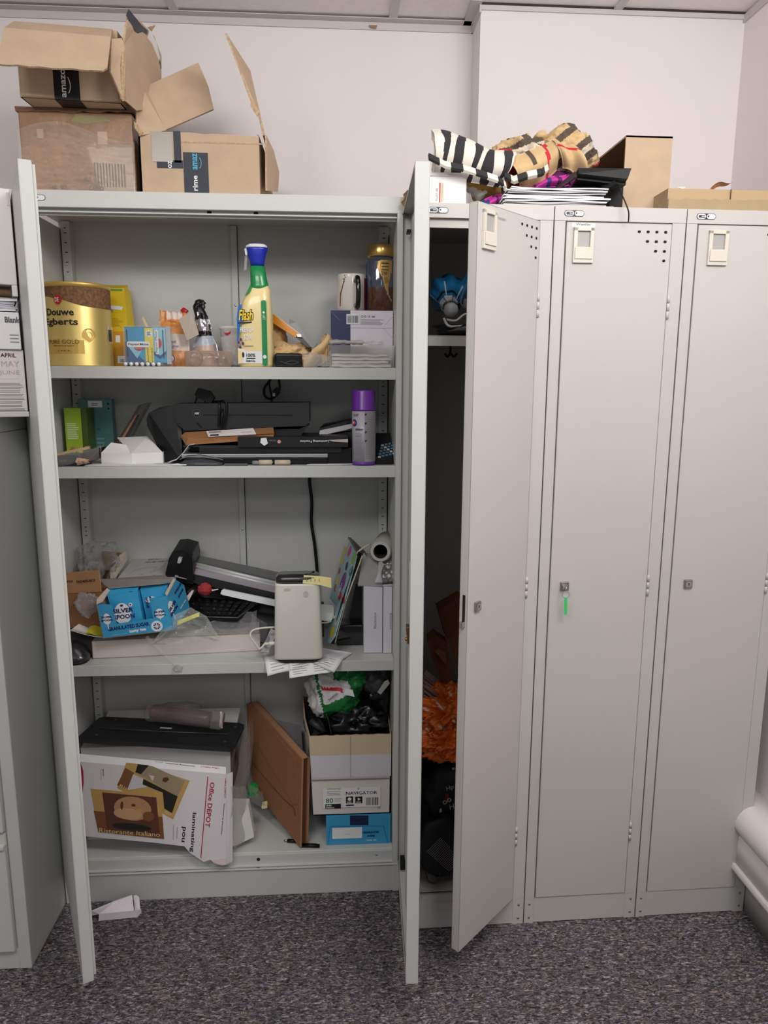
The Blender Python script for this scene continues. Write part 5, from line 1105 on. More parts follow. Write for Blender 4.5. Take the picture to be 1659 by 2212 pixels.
m=M(); m.prism([(0.5570,0.0380,1.2710),(0.5700,0.0380,1.2720),(0.5740,0.0380,1.2580),(0.5650,0.0380,1.2520),(0.5550,0.0380,1.2600)],(0,.006,0),LOGOWH); m.build('white_clip',pb,bev=.001)
m=M(); b2=(0.7610,0.0550,1.2300); m.box((0.3980,0.0550,1.2310)[0],b2[0],.055,.21,(0.5970,0.0550,1.2320)[2],PBZ-.0006,BM); m.box((0.3570,0.0550,1.2310)[0],(0.7150,0.0500,1.2310)[0],.056,.2,(0.5970,0.0550,1.2470)[2],(0.5970,0.0550,1.2510)[2],BM); tag(m.build('black_flat_box',None,bev=.001),'lower plain black flat box between the pouch box and the silver strip','box')
lp=thing('closed_laptop','black closed device with silver front edge at the bottom of the black pile','laptop',(.52,.08,S2))
m=M(); zz1=(0.5390,0.0500,1.2310)[2]; zz0=(0.5380,0.0500,1.2210)[2]; m.box((0.3540,0.0500,1.2250)[0],(0.7250,0.0500,1.2250)[0],.0505,.22,zz0,zz1-.0008,mat('silver_edge',(176,178,180),.35,metal=.6)); m.build('silver_lid',lp,bev=.001)
m=M(); m.box((0.3610,0.0500,1.2250)[0],(0.7250,0.0500,1.2250)[0],.053,.22,S2+.0005,zz0-.0004,BLACK); m.box((0.7150,0.0600,1.2240)[0],(0.7870,0.0600,1.2240)[0],.06,.20,S2+.0008,(0.7510,0.0600,1.2440)[2],BLACK); m.build('base',lp,bev=.002)
# curled paper at left of pile
m=M(); P_=[(0.3170,0.0600,1.2070),(0.3390,0.0560,1.2140),(0.3590,0.0520,1.2330),(0.3740,0.0500,1.2520),(0.3880,0.0500,1.2550)]
m.grid(lambda u,v: (Vector(P_[min(3,int(u*4))]).lerp(Vector(P_[min(3,int(u*4))+1]),u*4-min(3,int(u*4))))+Vector((0,.05*v,0.0)),16,4,PAPER,.0012); tag(m.build('curled_paper'),'curled white sheet rising against the left of the black pile','paper')
m=M(); P2_=[(0.3500,0.0480,1.2160),(0.3700,0.0460,1.2270),(0.4020,0.0460,1.2300),(0.4340,0.0460,1.2230),(0.4590,0.0470,1.2150)]
m.grid(lambda u,v: (Vector(P2_[min(3,int(u*4))]).lerp(Vector(P2_[min(3,int(u*4))+1]),u*4-min(3,int(u*4))))+Vector((0,.003*v,-.006*v*math.sin(PI*u))),20,3,mat('silver_sleeve',(150,152,156),.3),.001); tag(m.build('silver_strip'),'bent grey plastic strip in front of the laminator','strip')
ms=thing('computer_mouse','dark flat computer mouse at the front of the second shelf','mouse',(.42,.05,S2))
m=M(); a=(0.4040,1.2030,0.0570); m.loft([(a[0],S2+.0002,a[2],.042,.022),(a[0],S2+.006,a[2]*.95,.042,.021),(a[0]-.006,S2+.013,a[2]*.6,.042,.014),(a[0]-.008,S2+.015,a[2]*.25,.042,.006)],mat('mouse_dark',(62,66,70),.3),28); m.build('shell',ms)
m=M(); m.box((0.4640,0.0300,1.2060)[0],(0.5220,0.0300,1.2060)[0],.03,.045,S2+.0004,S2+.0048,mat('slate',(84,84,92),.4)); tag(m.build('small_slate_strip',None,bev=.001),'thin dark slate coloured strip lying between mouse and batteries','strip')
# two batteries + marker
TANB=mat('battery_tan',(204,190,168),.35)
for k,(p0,p1,lb) in enumerate((((0.5500,0.0450,1.2080),(0.5830,0.0450,1.2080),'tan battery nearer the mouse, left of the pair'),((0.5900,0.0430,1.2080),(0.6290,0.0430,1.2080),'tan battery right of the pair on the shelf front'))):
    t_=thing('battery',lb,'battery',((p0[0]+p1[0])/2,.045,S2),'tan batteries lying on the second shelf')
    r_=.0066; m=M(); m.tube([(p0[0],p0[1],S2+r_+.0003),(p1[0],p1[1],S2+r_+.0003)],r_,TANB,16,1); m.build('cell_body',t_)
    m=M(); m.tube([(p1[0],p1[1],S2+r_+.0003),(p1[0]+.002,p1[1],S2+r_+.0003)],.0025,CHROME,10,1); m.build('terminal',t_)
m=M(); p0=(0.5330,0.0450,1.2080); m.tube([(p0[0],.045,S2+.006),(p0[0]+.018,.045,S2+.006)],.0052,mat('battery_grey',(130,134,138),.4),14,1); tag(m.build('grey_end_piece'),'short grey cylinder touching the left tan battery','cylinder')
# phone receiver shaped device
ph=thing('desk_telephone','black and white telephone base tilted behind the purple can','telephone',(.76,.17,1.25))
m=M(); m.prism([(0.6990,0.1400,1.2710),(0.7020,0.1400,1.2890),(0.7140,0.1400,1.2990),(0.7890,0.1500,1.3130),(0.8260,0.1500,1.3110),(0.8260,0.1500,1.2890),(0.7140,0.1400,1.2810)],(0,.07,.0),BLACK); m.build('top_shell',ph,bev=.003)
m=M(); m.prism([(0.7010,0.1390,1.2700),(0.7030,0.1390,1.2840),(0.7950,0.1450,1.3030),(0.7990,0.1450,1.2920),(0.7140,0.1390,1.2720)],(0,.07,0),mat('phone_white',(216,212,212),.3)); m.build('white_rim',ph,bev=.002)
m=M(); m.prism([(0.7140,0.1420,1.2690),(0.8260,0.1500,1.2860),(0.8260,0.1300,1.1980),(0.7820,0.1300,1.1980),(0.7790,0.1420,1.2650)],(0,.08,0),mat('stand_dark',(12,12,13),.7)); m.build('underside',ph)
# keypad phone at right
kp=thing('desk_telephone','black desk phone keypad with pale blue keys at the right end of the second shelf','telephone',(.86,.08,S2))
A=Vector((0.8480,0.0450,1.2020)); B=Vector((0.9160,0.0450,1.2020)); B.x=min(B.x,.892); Ct=Vector((0.9230,0.1300,1.2780)); Ct.x=min(Ct.x,.892); Dt=Vector((0.8530,0.1300,1.2780)); A.z=B.z=S2+.004
m=M(); m.slab([A,B,Ct,Dt],-.014,mat('stand_dark',(12,12,13),.7)); m.slab([A,B,B+Vector((0,.08,0)),A+Vector((0,.08,0))],.004,BLACK); m.build('phone_body',kp,bev=.002)
u=(B-A).normalized(); vv=(Dt-A).normalized(); KB=mat('key_blue',(88,126,150),.4); KW=mat('key_white',(190,196,200),.4)
for r in range(5):
    for c_ in range(5):
        m=M(); f=Face(m,A,ux=u,uz=vv,lift=.0012); uu=.006+.0095*c_+.002*r; vq=.018+.0105*r+.003*c_
        if uu>.05: continue
        f.rect(uu,vq,uu+.0072,vq+.0062,KB if (r+c_)%4 else KW,1); f.rect(uu+.0004,vq+.0004,uu+.0068,vq+.0058,KB if (r+c_)%4 else KW,2); m.build('key',kp)
# purple spray can
cn=thing('air_freshener_can','purple capped aerosol can standing at the right of the second shelf','spray can',(.81,.05,S2))
a=(0.8175,1.2900,0.0305); cx=a[0]; r_=a[2]-.0005; cy=.05; zt=(0.8170,0.0500,1.3930)[2]; zc=(0.8170,0.0500,1.3410)[2]
CANG=mat('can_grey',(178,176,186),.3); CANP=mat('can_purple',(112,58,168),.3)
m=M(); m.lathe([(r_*.9,0),(r_,.002),(r_,.009)],(cx,cy,S2+.0003),CANP,40); m.lathe([(r_,.009),(r_,zc-S2-.001)],(cx,cy,S2),CANG,40)
f=Face(m,(cx,cy,S2),cyl=r_); hh=zc-S2
f.rect(.001,.010,r_*1.5,hh*.98,mat('can_label',(156,154,162),.4),1)
f.txt('DUST',-.030,hh*.90,w=.016,h=.006,m=INK,bold=.02); f.disc(-.028,hh*.78,.009,mat('swirl_blue',(40,44,140),.4),1); f.disc(-.029,hh*.78,.006,RED,2); f.disc(-.030,hh*.785,.003,LOGOWH,3)
f.lines(-.024,hh*.64,-.002,hh*.68,2,INK,1,.6,1,.1); f.lines(-.024,hh*.18,-.003,hh*.60,16,GREYINK,1,.4,5,.2); f.lines(.004,hh*.12,.026,hh*.92,26,GREYINK,2,.35,9,.3)
for k in range(4): f.poly([(.002,hh*(.95-.16*k)),(.008,hh*(.95-.16*k)),(.002,hh*(.91-.16*k))],INK,3)
m.build('can_body',cn)
m=M(); hc=zt-zc; m.lathe([(r_*1.03,0),(r_*1.03,.003),(r_*.99,.006),(r_*.97,hc-.005),(r_*.92,hc-.001),(r_*.6,hc),(.001,hc)],(cx,cy,zc),mat('cap_purple',(112,44,160),.25,coat=.3),40); m.build('cap',cn)
# hanging connector cable
hc_=thing('hanging_cable','black cable hanging from the top shelf rear, coiled once with a grey plug end','cable',(0.5700,0.2500,1.4180))
m=M(); m.tube([(0.5730,0.2500,1.4430),(0.5630,0.2500,1.4150),(0.5480,0.2500,1.3950),(0.5480,0.2500,1.3740),(0.5620,0.2500,1.3650),(0.5840,0.2500,1.3770),(0.5900,0.2500,1.3970),(0.5880,0.2500,1.4200),(0.5900,0.2500,1.4430)],.0034,BLACK,8); m.tube([(0.5640,0.2550,1.4430),(0.5610,0.2550,1.4050),(0.5660,0.2550,1.3770),(0.5680,0.2500,1.3510)],.0026,BLACK,8); m.build('cord',hc_)
m=M(); m.prism([(0.5700,0.2450,1.3860),(0.5810,0.2450,1.3970),(0.5930,0.2450,1.3970),(0.5900,0.2450,1.3800),(0.5780,0.2450,1.3690)],(0,.012,0),BLACK); m.prism([(0.5700,0.2430,1.3790),(0.5770,0.2430,1.3810),(0.5780,0.2430,1.3720),(0.5710,0.2430,1.3710)],(0,.008,0),NICKEL); m.build('connector',hc_,bev=.001)
# long black cable down the back panel of shelf three
m=M(); m.tube([(0.6690,0.2850,1.1810),(0.6680,0.2850,1.1260),(0.6740,0.2850,1.0650),(0.6720,0.2850,1.0030),(0.6810,0.2850,0.9330),(0.6870,0.2850,0.8480),(0.6870,0.2700,0.7670)],.0048,BLACK,10); tag(m.build('black_cable'),'thick black cable running down the back of the third compartment','cable')

# ---------------------------------------------------------------- third shelf
S3=.6805
SKY=mat('sugar_blue',(62,158,204),.4); SKYB=mat('sugar_bag_blue',(58,166,218),.3,bump=.4,bscale=40); NVP=mat('navy_print',(28,34,100),.4)
GREYC=mat('grey_cardboard',(130,126,120),.85,var=.05,vscale=40); KRAFT=mat('kraft_box2',(148,104,70),.8,var=.06,vscale=25)
# long flat white carton
wc=thing('long_white_carton','long flat white carton lying along the front of the third shelf under the sugar box','box',(.3,.12,S3))
A=Vector((.093,.066,S3)); B=Vector((.533,.104,S3)); hz=.0505; d=Vector((-.012,.14,0)); Z_=Vector((0,0,hz)); A2=Vector((.0955,.066,S3))
WC=mat('carton_white',(214,206,200),.6,var=.02)
m=M(); m.slab([A,B,B+Z_,A+Z_],-.002,WC); m.slab([A,A+d,A+d+Z_,A+Z_],.002,mat('carton_side_brown',(150,118,92),.8)); m.slab([B,B+d,B+d+Z_,B+Z_],-.002,WC); m.slab([A+Z_,B+Z_,B+d+Z_,A+d+Z_],-.002,WC); m.slab([A,B,B+d,A+d],.002,WC)
m.build('carton_body',wc)
m=M(); m.grid(lambda u,v:Vector((0.0430,0.0600,0.7630)).lerp(Vector((0.1470,0.0450,0.7450)),u)+Vector((.02*v*(1-u),.06*v,.010*v*(1-u)-.004*math.sin(PI*u))),12,4,WHITE,.0018); m.build('lid_flap',wc)
# yellow cloth
m=M(); YC=mat('yellow_cloth',(226,216,60),.8); m.grid(lambda u,v:Vector((0.0820,0.0550,0.7530)).lerp(Vector((0.1480,0.0420,0.7520)),u)+Vector((.006*v,.05*v,.016*v+.003*math.sin(u*8))),10,6,YC,.002); tag(m.build('yellow_cloth'),'bright yellow cloth corner left of the sugar box','cloth'); m=M(); m.grid(lambda u,v:Vector((0.3220,0.0500,0.7750)).lerp(Vector((0.3730,0.0900,0.7860)),u)+Vector((0,.012*v,.008*v)),8,4,YC,.002)
tag(m.build('yellow_cloth'),'bright yellow cloth corner right of the sugar box under clear plastic','cloth')
# brown carton at far left
bc=thing('brown_carton','brown cardboard box marked 5604054K0 at the left end of the third shelf','box',(.08,.15,S3+.055))
n=Vector((-0.1841,-0.9829,0.0022)); m=M(); 
P=[Vector((-0.0127,0.1050,0.7546)),Vector((0.1257,0.0791,0.7665)),Vector((0.1243,0.0796,0.8613)),Vector((-0.0052,0.1038,0.8495))]
m.prism(P,-n*.13,KRAFT); 
m.build('carton_body',bc,bev=.001)
m=M(); F1=[Vector((-0.0053,0.1028,0.8508)),Vector((0.1229,0.0788,0.8625)),Vector((0.1204,0.0794,0.9206)),Vector((-0.0008,0.1021,0.9071))]; m.slab(F1,-.003,mat('kraft_flap',(176,128,90),.8,var=.05,vscale=30),KRAFT,CARDE)
INKB=mat('stamp_ink',(50,40,36),.7)
ptxt(m,'ph920',(0.0150,0.0985,0.8798),(0.0475,0.0924,0.8836),.008,INKB,n); ptxt(m,'5604054K0',(0.0564,0.0907,0.8827),(0.1093,0.0808,0.8899),.008,INKB,n); ptxt(m,'TIS',(0.0922,0.0848,0.8062),(0.0938,0.0846,0.8281),.008,INKB,n)
m.build('upright_flap',bc)
# brown box behind with bubble wrap
bb=thing('bubble_wrap_box','open brown box with bubble wrap at the back left of the third shelf','box',(.13,.24,S3+.06))
m=M(); m.slab([(-0.0410,0.2000,0.8510),(0.0400,0.1800,0.8180),(0.0430,0.1800,0.8710),(0.0010,0.2400,0.9230),(-0.0640,0.2600,0.8750)],-.003,KRAFT,CARDD,CARDE); m.slab([(0.0800,0.1700,0.8070),(0.1140,0.1700,0.8060),(0.1180,0.1700,0.8970),(0.1400,0.2600,0.9240),(0.0690,0.2700,0.9290),(0.0620,0.2200,0.8730)],-.003,KRAFT,CARDD,CARDE)
m.build('carton_body',bb)
m=M(); m.slab([(0.1200,0.1650,0.8660),(0.1360,0.1650,0.8770),(0.1450,0.2500,0.9080),(0.1400,0.2600,0.9300),(0.1320,0.2400,0.9270),(0.1190,0.1800,0.9100)],-.002,mat('torn_label',(190,180,168),.6)); m.slab([(0.1270,0.1600,0.9070),(0.1340,0.1780,0.9130),(0.1350,0.1780,0.9210),(0.1270,0.1600,0.9160)],-.0005,mat('label_violet',(90,80,110),.5)); m.build('label_flap',bb)
BUB=clear('bubble_wrap',(200,200,200),.24,.12,1.0,90)
bw=M(); bw.blob((0.0840,0.2000,0.9250),(.050,.045,.050),BUB,.45,3.4,41,5); bw.blob((0.0710,0.1600,0.8900),(.035,.03,.035),BUB,.4,3.4,43,4); tag(bw.build('bubble_wrap'),'crumpled clear bubble wrap bursting out of the brown box','wrap')
m=M(); m.blob((0.0850,0.0750,0.8300),(.030,.004,.030),FILM,.5,3,44,4); tag(m.build('clear_film'),'crinkled clear film stuck on the front of the brown carton','film')
# printed white box behind
wb=thing('printed_white_box','flat white box printed DO NOT with line drawings behind the sugar box','box',(.3,.22,S3+.1))
n=Vector((0.0084,-0.0992,0.9950)); m=M(); m.prism([Vector((0.1476,0.1263,0.8796)),Vector((0.3056,0.1383,0.8795)),Vector((0.2691,0.3368,0.8996)),Vector((0.1469,0.3047,0.8974))],-n*.03,mat('white_box_grey',(190,188,186),.55))
m.build('carton_body',wb,bev=.001)
m=M(); ptxt(m,'DO NOT OPEN',(0.1935,0.2843,0.8955),(0.2598,0.3039,0.8969),.012,NVP,n,shear=.5); ptxt(m,'FROM THE TOP',(0.1896,0.2627,0.8933),(0.2659,0.2758,0.8940),.010,NVP,n,shear=.5)
GL=mat('drawing_grey',(120,120,122),.6)
def pline(mb,a,b_,w_,mm,n):
    a=Vector(a);b_=Vector(b_); s=n.cross((b_-a)).normalized()*w_; mb.add([a-s,b_-s,b_+s,a+s],[(0,1,2,3)],mm)
for a,b_ in (((0.1762,0.2041,0.8876),(0.2108,0.2299,0.8899)),((0.2108,0.2299,0.8899),(0.2316,0.2297,0.8897)),((0.2316,0.2297,0.8897),(0.2311,0.1889,0.8856)),((0.2236,0.1781,0.8846),(0.2451,0.2108,0.8877)),((0.2447,0.2071,0.8873),(0.2508,0.2602,0.8926)),((0.1692,0.1643,0.8837),(0.1762,0.2041,0.8876))): pline(m,a,b_,.0005,GL,n)
for a,b_ in (((0.2035,0.1675,0.8837),(0.2093,0.1746,0.8844)),((0.2225,0.1926,0.8861),(0.2268,0.1962,0.8864)),((0.2372,0.1636,0.8831),(0.2439,0.1671,0.8834))): pline(m,a,b_,.0012,GL,n)
m.build('printing',wb)
# ---- sugar box
n=Vector((0.0326,-0.9995,0.0035)); sg=thing('sugar_box','blue Granulated Sugar carton torn open with two sugar bags inside, on the third shelf','box',(0.2140,0.0800,0.7360))
m=M()
fr_o=[Vector((0.1350,0.0300,0.7493)),Vector((0.3165,0.0360,0.7667)),Vector((0.3032,0.0359,0.8618)),Vector((0.2594,0.0344,0.8553)),Vector((0.2660,0.0345,0.8011)),Vector((0.1725,0.0314,0.7886)),Vector((0.1616,0.0312,0.8415)),Vector((0.1245,0.0300,0.8425))]
m.slab(fr_o,-.0025,SKY,GREYC,GREYC) if False else m.prism(fr_o,-n*.0025,SKY)
ns=Vector((0.9550,-0.2610,0.1407)); sd=[Vector((0.3168,0.0351,0.7670)),Vector((0.3400,0.1361,0.7964)),Vector((0.3288,0.1311,0.8628)),Vector((0.3138,0.0914,0.8911)),Vector((0.3031,0.0362,0.8617))]
m.prism(sd,-ns*.0025,SKY)
bk=(sd[1]-sd[0])
L0=fr_o[0]; L7=fr_o[7]
m.slab([L0,L0+bk,L7+bk,L7],.0025,GREYC); m.slab([L0,fr_o[1],fr_o[1]+bk,L0+bk],.0025,GREYC); m.slab([L0+bk,fr_o[1]+bk,sd[2],L7+bk],.0025,GREYC,GREYC)
m.build('carton_body',sg)
m=M(); m.slab([(0.1110,0.1000,0.8890),(0.2780,0.1000,0.8990),(0.3210,0.0600,0.8980),(0.3130,0.0600,0.8910),(0.2810,0.0600,0.8860),(0.1470,0.0700,0.8730)],-.0025,GREYC,GREYC,mat('grey_edge',(200,194,186),.8)); m.build('top_flap',sg)
m=M(); m.slab([(0.1250,0.0300,0.8420),(0.1250,0.0350,0.8550),(0.1420,0.0700,0.8750),(0.1490,0.0700,0.8690),(0.1400,0.0350,0.8480)],-.002,mat('beige_inner',(196,180,164),.8)); m.slab([(0.3040,0.0340,0.8620),(0.3230,0.0550,0.9000),(0.3160,0.0600,0.9010),(0.2980,0.0400,0.8670)],-.002,mat('beige_inner',(196,180,164),.8)); m.build('side_edge',sg)
def spoon(mb,c,w_,h_,n_,ux,stem=0):
    c=Vector(c); ux=Vector(ux).normalized(); uz=n_.cross(ux).normalized(); P=[c+ux*(w_*math.cos(2*PI*k/24)*(1-.12*math.sin(2*PI*k/24)))+uz*(h_*math.sin(2*PI*k/24)) for k in range(24)]; pq(mb,P,LOGOWH)
    if stem: mb.add([c+ux*-.0018-uz*h_*.9,c+ux*.0018-uz*h_*.9,c+ux*.001-uz*(h_+stem),c-ux*.001-uz*(h_+stem)],[(3,2,1,0)],LOGOWH)
m=M(); ux=(fr_o[1]-fr_o[0])
ptxt(m,'GRANULATED SUGAR',(0.1503,0.0301,0.7691),(0.2557,0.0336,0.7825),.0105,NVP,n,.04); ptxt(m,'tasty tea',(0.2038,0.0318,0.7612),(0.2478,0.0332,0.7675),.010,LOGOWH,n,.05); ptxt(m,'GREAT FOR',(0.1613,0.0304,0.7573),(0.1980,0.0316,0.7613),.0035,mat('pale_blue_print',(150,206,228),.5),n,.0)
c_=Vector((0.2745,0.0342,0.7800)); U=ux.normalized(); V_=n.cross(U)
pq(m,[c_+U*.0155*math.cos(PI*k/12)+V_*.0155*math.sin(PI*k/12) for k in range(24)],mat('pale_blue_print',(150,206,228),.5)); pq(m,[c_+n*.0003+U*.0140*math.cos(PI*k/12)+V_*.0140*math.sin(PI*k/12) for k in range(24)],LOGOWH); pq(m,[c_+n*.0006+U*.009*math.cos(PI*k/12)+V_*.009*math.sin(PI*k/12) for k in range(24)],NVP)
for aa in (0,90,45,135):
    d_=U*math.cos(math.radians(aa))+V_*math.sin(math.radians(aa)); pline(m,c_+n*.0009-d_*.009,c_+n*.0009+d_*.009,.0012 if aa in (0,90) else .0006,LOGOWH,n)
spoon(m,(0.1489,0.0301,0.8031),.010,.015,n,ux,.013); ptxt(m,'SILVER',(0.1350,0.0292,0.8047),(0.1619,0.0301,0.8065),.0055,NVP,n,.05); ptxt(m,'SPOON',(0.1344,0.0291,0.7960),(0.1626,0.0301,0.7977),.0055,NVP,n,.05)
spoon(m,(0.2832,0.0346,0.8146),.012,.013,n,ux,.003); ptxt(m,'SILVER',(0.2691,0.0336,0.8149),(0.2976,0.0345,0.8180),.0055,NVP,n,.05); ptxt(m,'SPOON',(0.2687,0.0336,0.8061),(0.2984,0.0345,0.8091),.0055,NVP,n,.05)
us=(sd[1]-sd[0])
spoon(m,(0.3107,0.0451,0.8299),.014,.016,ns,us,.025); ptxt(m,'SILVER',(0.3104,0.0350,0.8167),(0.3184,0.0733,0.8336),.010,NVP,ns,.05); ptxt(m,'SPOON',(0.3130,0.0365,0.8023),(0.3218,0.0772,0.8182),.010,NVP,ns,.05)
ptxt(m,'GRANULATED',(0.3161,0.0757,0.8521),(0.3251,0.1179,0.8693),.008,NVP,ns,.04); ptxt(m,'SUGAR',(0.3222,0.0899,0.8375),(0.3286,0.1215,0.8526),.008,NVP,ns,.04); ptxt(m,'tasty tea',(0.3261,0.0879,0.8069),(0.3341,0.1247,0.8214),.006,LOGOWH,ns,.04)
m.build('printing',sg)
def bag(name,label,pl,tl,tr,br,bl,dep,n_):
    t=thing('sugar_bag',label,'bag',bl,'sugar bags in the torn carton'); m=M()
    tl,tr,br,bl=[Vector(p) for p in (tl,tr,br,bl)]; n_=Vector(n_)
    def fb_(u,v):
        p=bl.lerp(br,u).lerp(tl.lerp(tr,u),v); p+=n_*(.004*math.sin(PI*u)*math.sin(PI*v)+.0015*noise.noise(Vector((u*5,v*6,3)))); return p
    m.grid(fb_,14,14,SKYB); 
    def tb_(u,v):
        p=tl.lerp(tr,u)+(-n_*dep*v)+Vector((0,0,1))*(.012*math.sin(PI*v*.9)+.003*noise.noise(Vector((u*7,v*7,1)))); return p
    m.grid(tb_,14,10,SKYB)
    m.add([tl,bl,bl-n_*dep,tl-n_*dep],[(0,1,2,3)],SKYB); m.add([tr,br,br-n_*dep,tr-n_*dep],[(3,2,1,0)],SKYB); m.add([tl-n_*dep,tr-n_*dep,br-n_*dep,bl-n_*dep],[(0,1,2,3)],SKYB); m.add([bl,br,br-n_*dep,bl-n_*dep],[(3,2,1,0)],SKYB)
    m.build('bag_body',t); return t
n1=Vector((-0.0065,-0.9974,0.0719))
t1=bag('b','left sugar bag in the torn carton, its SILVER SPOON logo fully visible','b1',(0.1448,0.0557,0.8618),(0.2237,0.0557,0.8695),(0.2353,0.0498,0.7888),(0.1642,0.0496,0.7799),.05,(-0.0065,-0.9974,0.0719))
m=M(); u1=Vector((0.2237,0.0557,0.8695))-Vector((0.1448,0.0557,0.8618)); spoon(m,(0.1846,0.0468,0.8123),.0225,.028,n1,u1); ptxt(m,'SILVER',(0.1606,0.0459,0.8114),(0.2134,0.0459,0.8169),.012,NVP,n1,.03); ptxt(m,'SPOON',(0.1624,0.0447,0.7953),(0.2164,0.0448,0.8007),.012,NVP,n1,.03)
c_=Vector((0.2057,0.0478,0.8355)); pq(m,[c_+u1.normalized()*.005*math.cos(PI*k/8)+n1.cross(u1.normalized())*.005*math.sin(PI*k/8) for k in range(16)],LOGOWH); pq(m,[c_+n1*.0003+u1.normalized()*.0025*math.cos(PI*k/8)+n1.cross(u1.normalized())*.0025*math.sin(PI*k/8) for k in range(16)],RED)
c_=Vector((0.1830,0.0475,0.8334)); pq(m,[c_+u1.normalized()*.004*math.cos(PI*k/8)+n1.cross(u1.normalized())*.003*math.sin(PI*k/8) for k in range(16)],NVP)
m.build('printing',t1)
n2=Vector((-0.0130,-0.9974,0.0713))
t2=bag('b','right sugar bag in the torn carton, partly hidden behind the card panel','b2',(0.2268,0.0711,0.8687),(0.2985,0.0712,0.8830),(0.3003,0.0642,0.7854),(0.2418,0.0646,0.7798),.04,(-0.0130,-0.9974,0.0713))
m=M(); u2=Vector((0.2985,0.0712,0.8830))-Vector((0.2268,0.0711,0.8687)); spoon(m,(0.2536,0.0645,0.8439),.014,.008,n2,u2); ptxt(m,'SPOON',(0.2505,0.0624,0.8215),(0.2466,0.0644,0.8490),.007,NVP,n2,.05); ptxt(m,'SILVER',(0.2603,0.0626,0.8263),(0.2552,0.0648,0.8551),.006,NVP,n2,.05); m.build('printing',t2)
# computer mouse / handset under the flap at left
hs=thing('black_handset','glossy black rounded handset at the left front corner of the third shelf','handset',(.07,.05,S3))
m=M(); a=(0.0320,0.0500,0.7570); b_=(0.0920,0.0400,0.6890); x1=b_[0]; z1=a[2]
m.loft([(x1-.055,S3+.0003,.050,.055,.035,3),(x1-.053,S3+.008,.053,.055,.037,3)],BLACK,36); m.loft([(x1-.053,S3+.0082,.053,.055,.037,3),(x1-.055,S3+.018,.052,.058,.036,2.8),(x1-.06,S3+.036,.046,.062,.030,2.5),(x1-.066,S3+.048,.036,.065,.02,2.5)],mat('gloss_dark',(42,42,44),.15,coat=.5),36); m.build('shell',hs)
# ---- paper trimmer
TG=mat('trimmer_grey',(118,118,120),.35,metal=.3,var=.1,vscale=30); TM=mat('trimmer_silver',(206,206,206),.35,metal=.25); TL_=mat('trimmer_violet',(160,154,162),.35); TK=mat('trimmer_black',(20,20,22),.35)
tr=thing('paper_trimmer','black and silver rotary paper trimmer lying tilted across the third shelf','paper trimmer',(.43,.2,S3+.09))
def strip(a,b_,c_,d_,mm,th=.012):
    m=M(); m.slab([a,b_,c_,d_],-th,mm); return m
m=strip((0.3450,0.2000,0.9130),(0.6300,0.2000,0.8420),(0.6270,0.2500,0.8530),(0.3330,0.2500,0.9210),TG); m.build('base_board',tr)
m=M(); m.tube([(0.3500,0.1850,0.9090),(0.6300,0.1850,0.8350)],.0052,TM,10,1); m.tube([(0.3510,0.1800,0.9020),(0.6300,0.1800,0.8280)],.0048,TM,10,1); m.build('guide_rail',tr)
m=strip((0.3500,0.1550,0.8870),(0.6320,0.1550,0.8160),(0.6310,0.1780,0.8260),(0.3500,0.1780,0.8990),TL_); m.build('cutting_bed',tr)
m=strip((0.3460,0.1500,0.8650),(0.6320,0.1500,0.7940),(0.6320,0.1540,0.8160),(0.3500,0.1540,0.8880),TK,.03); m.build('front_edge',tr)
m=M(); m.prism([(0.2750,0.1500,0.8900),(0.2870,0.1500,0.9350),(0.2990,0.1500,0.9550),(0.3220,0.1500,0.9570),(0.3510,0.1500,0.9480),(0.3550,0.1500,0.9220),(0.3500,0.1500,0.8600),(0.3210,0.1500,0.8650),(0.2800,0.1500,0.8740)],(0,.09,.012),TK); m.build('end_cap',tr,bev=.003)
m=M(); m.prism([(0.3130,0.1350,0.8830),(0.3180,0.1350,0.9220),(0.3370,0.1350,0.9450),(0.3520,0.1350,0.9450),(0.3540,0.1350,0.9220),(0.3530,0.1350,0.8720)],(0,.02,0),BLACK); m.build('cutter_head',tr,bev=.003)
m=M(); m.prism([(0.3110,0.1380,0.9240),(0.3150,0.1380,0.9390),(0.3240,0.1380,0.9370),(0.3210,0.1380,0.9210)],(0,.012,0),TM); m.build('blade_screw',tr,bev=.001)
m=M(); m.prism([(0.3040,0.1340,0.8890),(0.3350,0.1340,0.8800),(0.3350,0.1340,0.8780),(0.3040,0.1340,0.8860)],(0,.01,0),mat('scale_grey',(170,170,174),.4)); m.build('scale_strip',tr)
m=M(); m.slab([(0.4340,0.1100,0.8400),(0.6090,0.1100,0.7970),(0.6090,0.1120,0.8150),(0.4370,0.1120,0.8550)],-.012,LOGOWH); m.slab([(0.4290,0.1120,0.8430),(0.4340,0.1110,0.8400),(0.4370,0.1130,0.8550),(0.4330,0.1140,0.8530)],-.008,WHITE); tag(m.build('white_bar'),'white square plastic bar slanting below the paper trimmer','bar')
m=M(); m.slab([(0.4050,0.1200,0.8480),(0.4220,0.1200,0.8520),(0.4220,0.1200,0.8540),(0.4050,0.1200,0.8520)],-.001,LOGOWH); tag(m.build('white_chip'),'tiny white plastic piece beside the red pom pom','plastic piece')
m=M(); m.blob((0.3820,0.1400,0.8480),(.020,.016,.017),mat('pom_red',(168,50,56),.8,bump=1.0,bscale=300),.18,8,51,4); tag(m.build('red_pompom'),'small fuzzy dark red pom pom under the trimmer','pom pom')
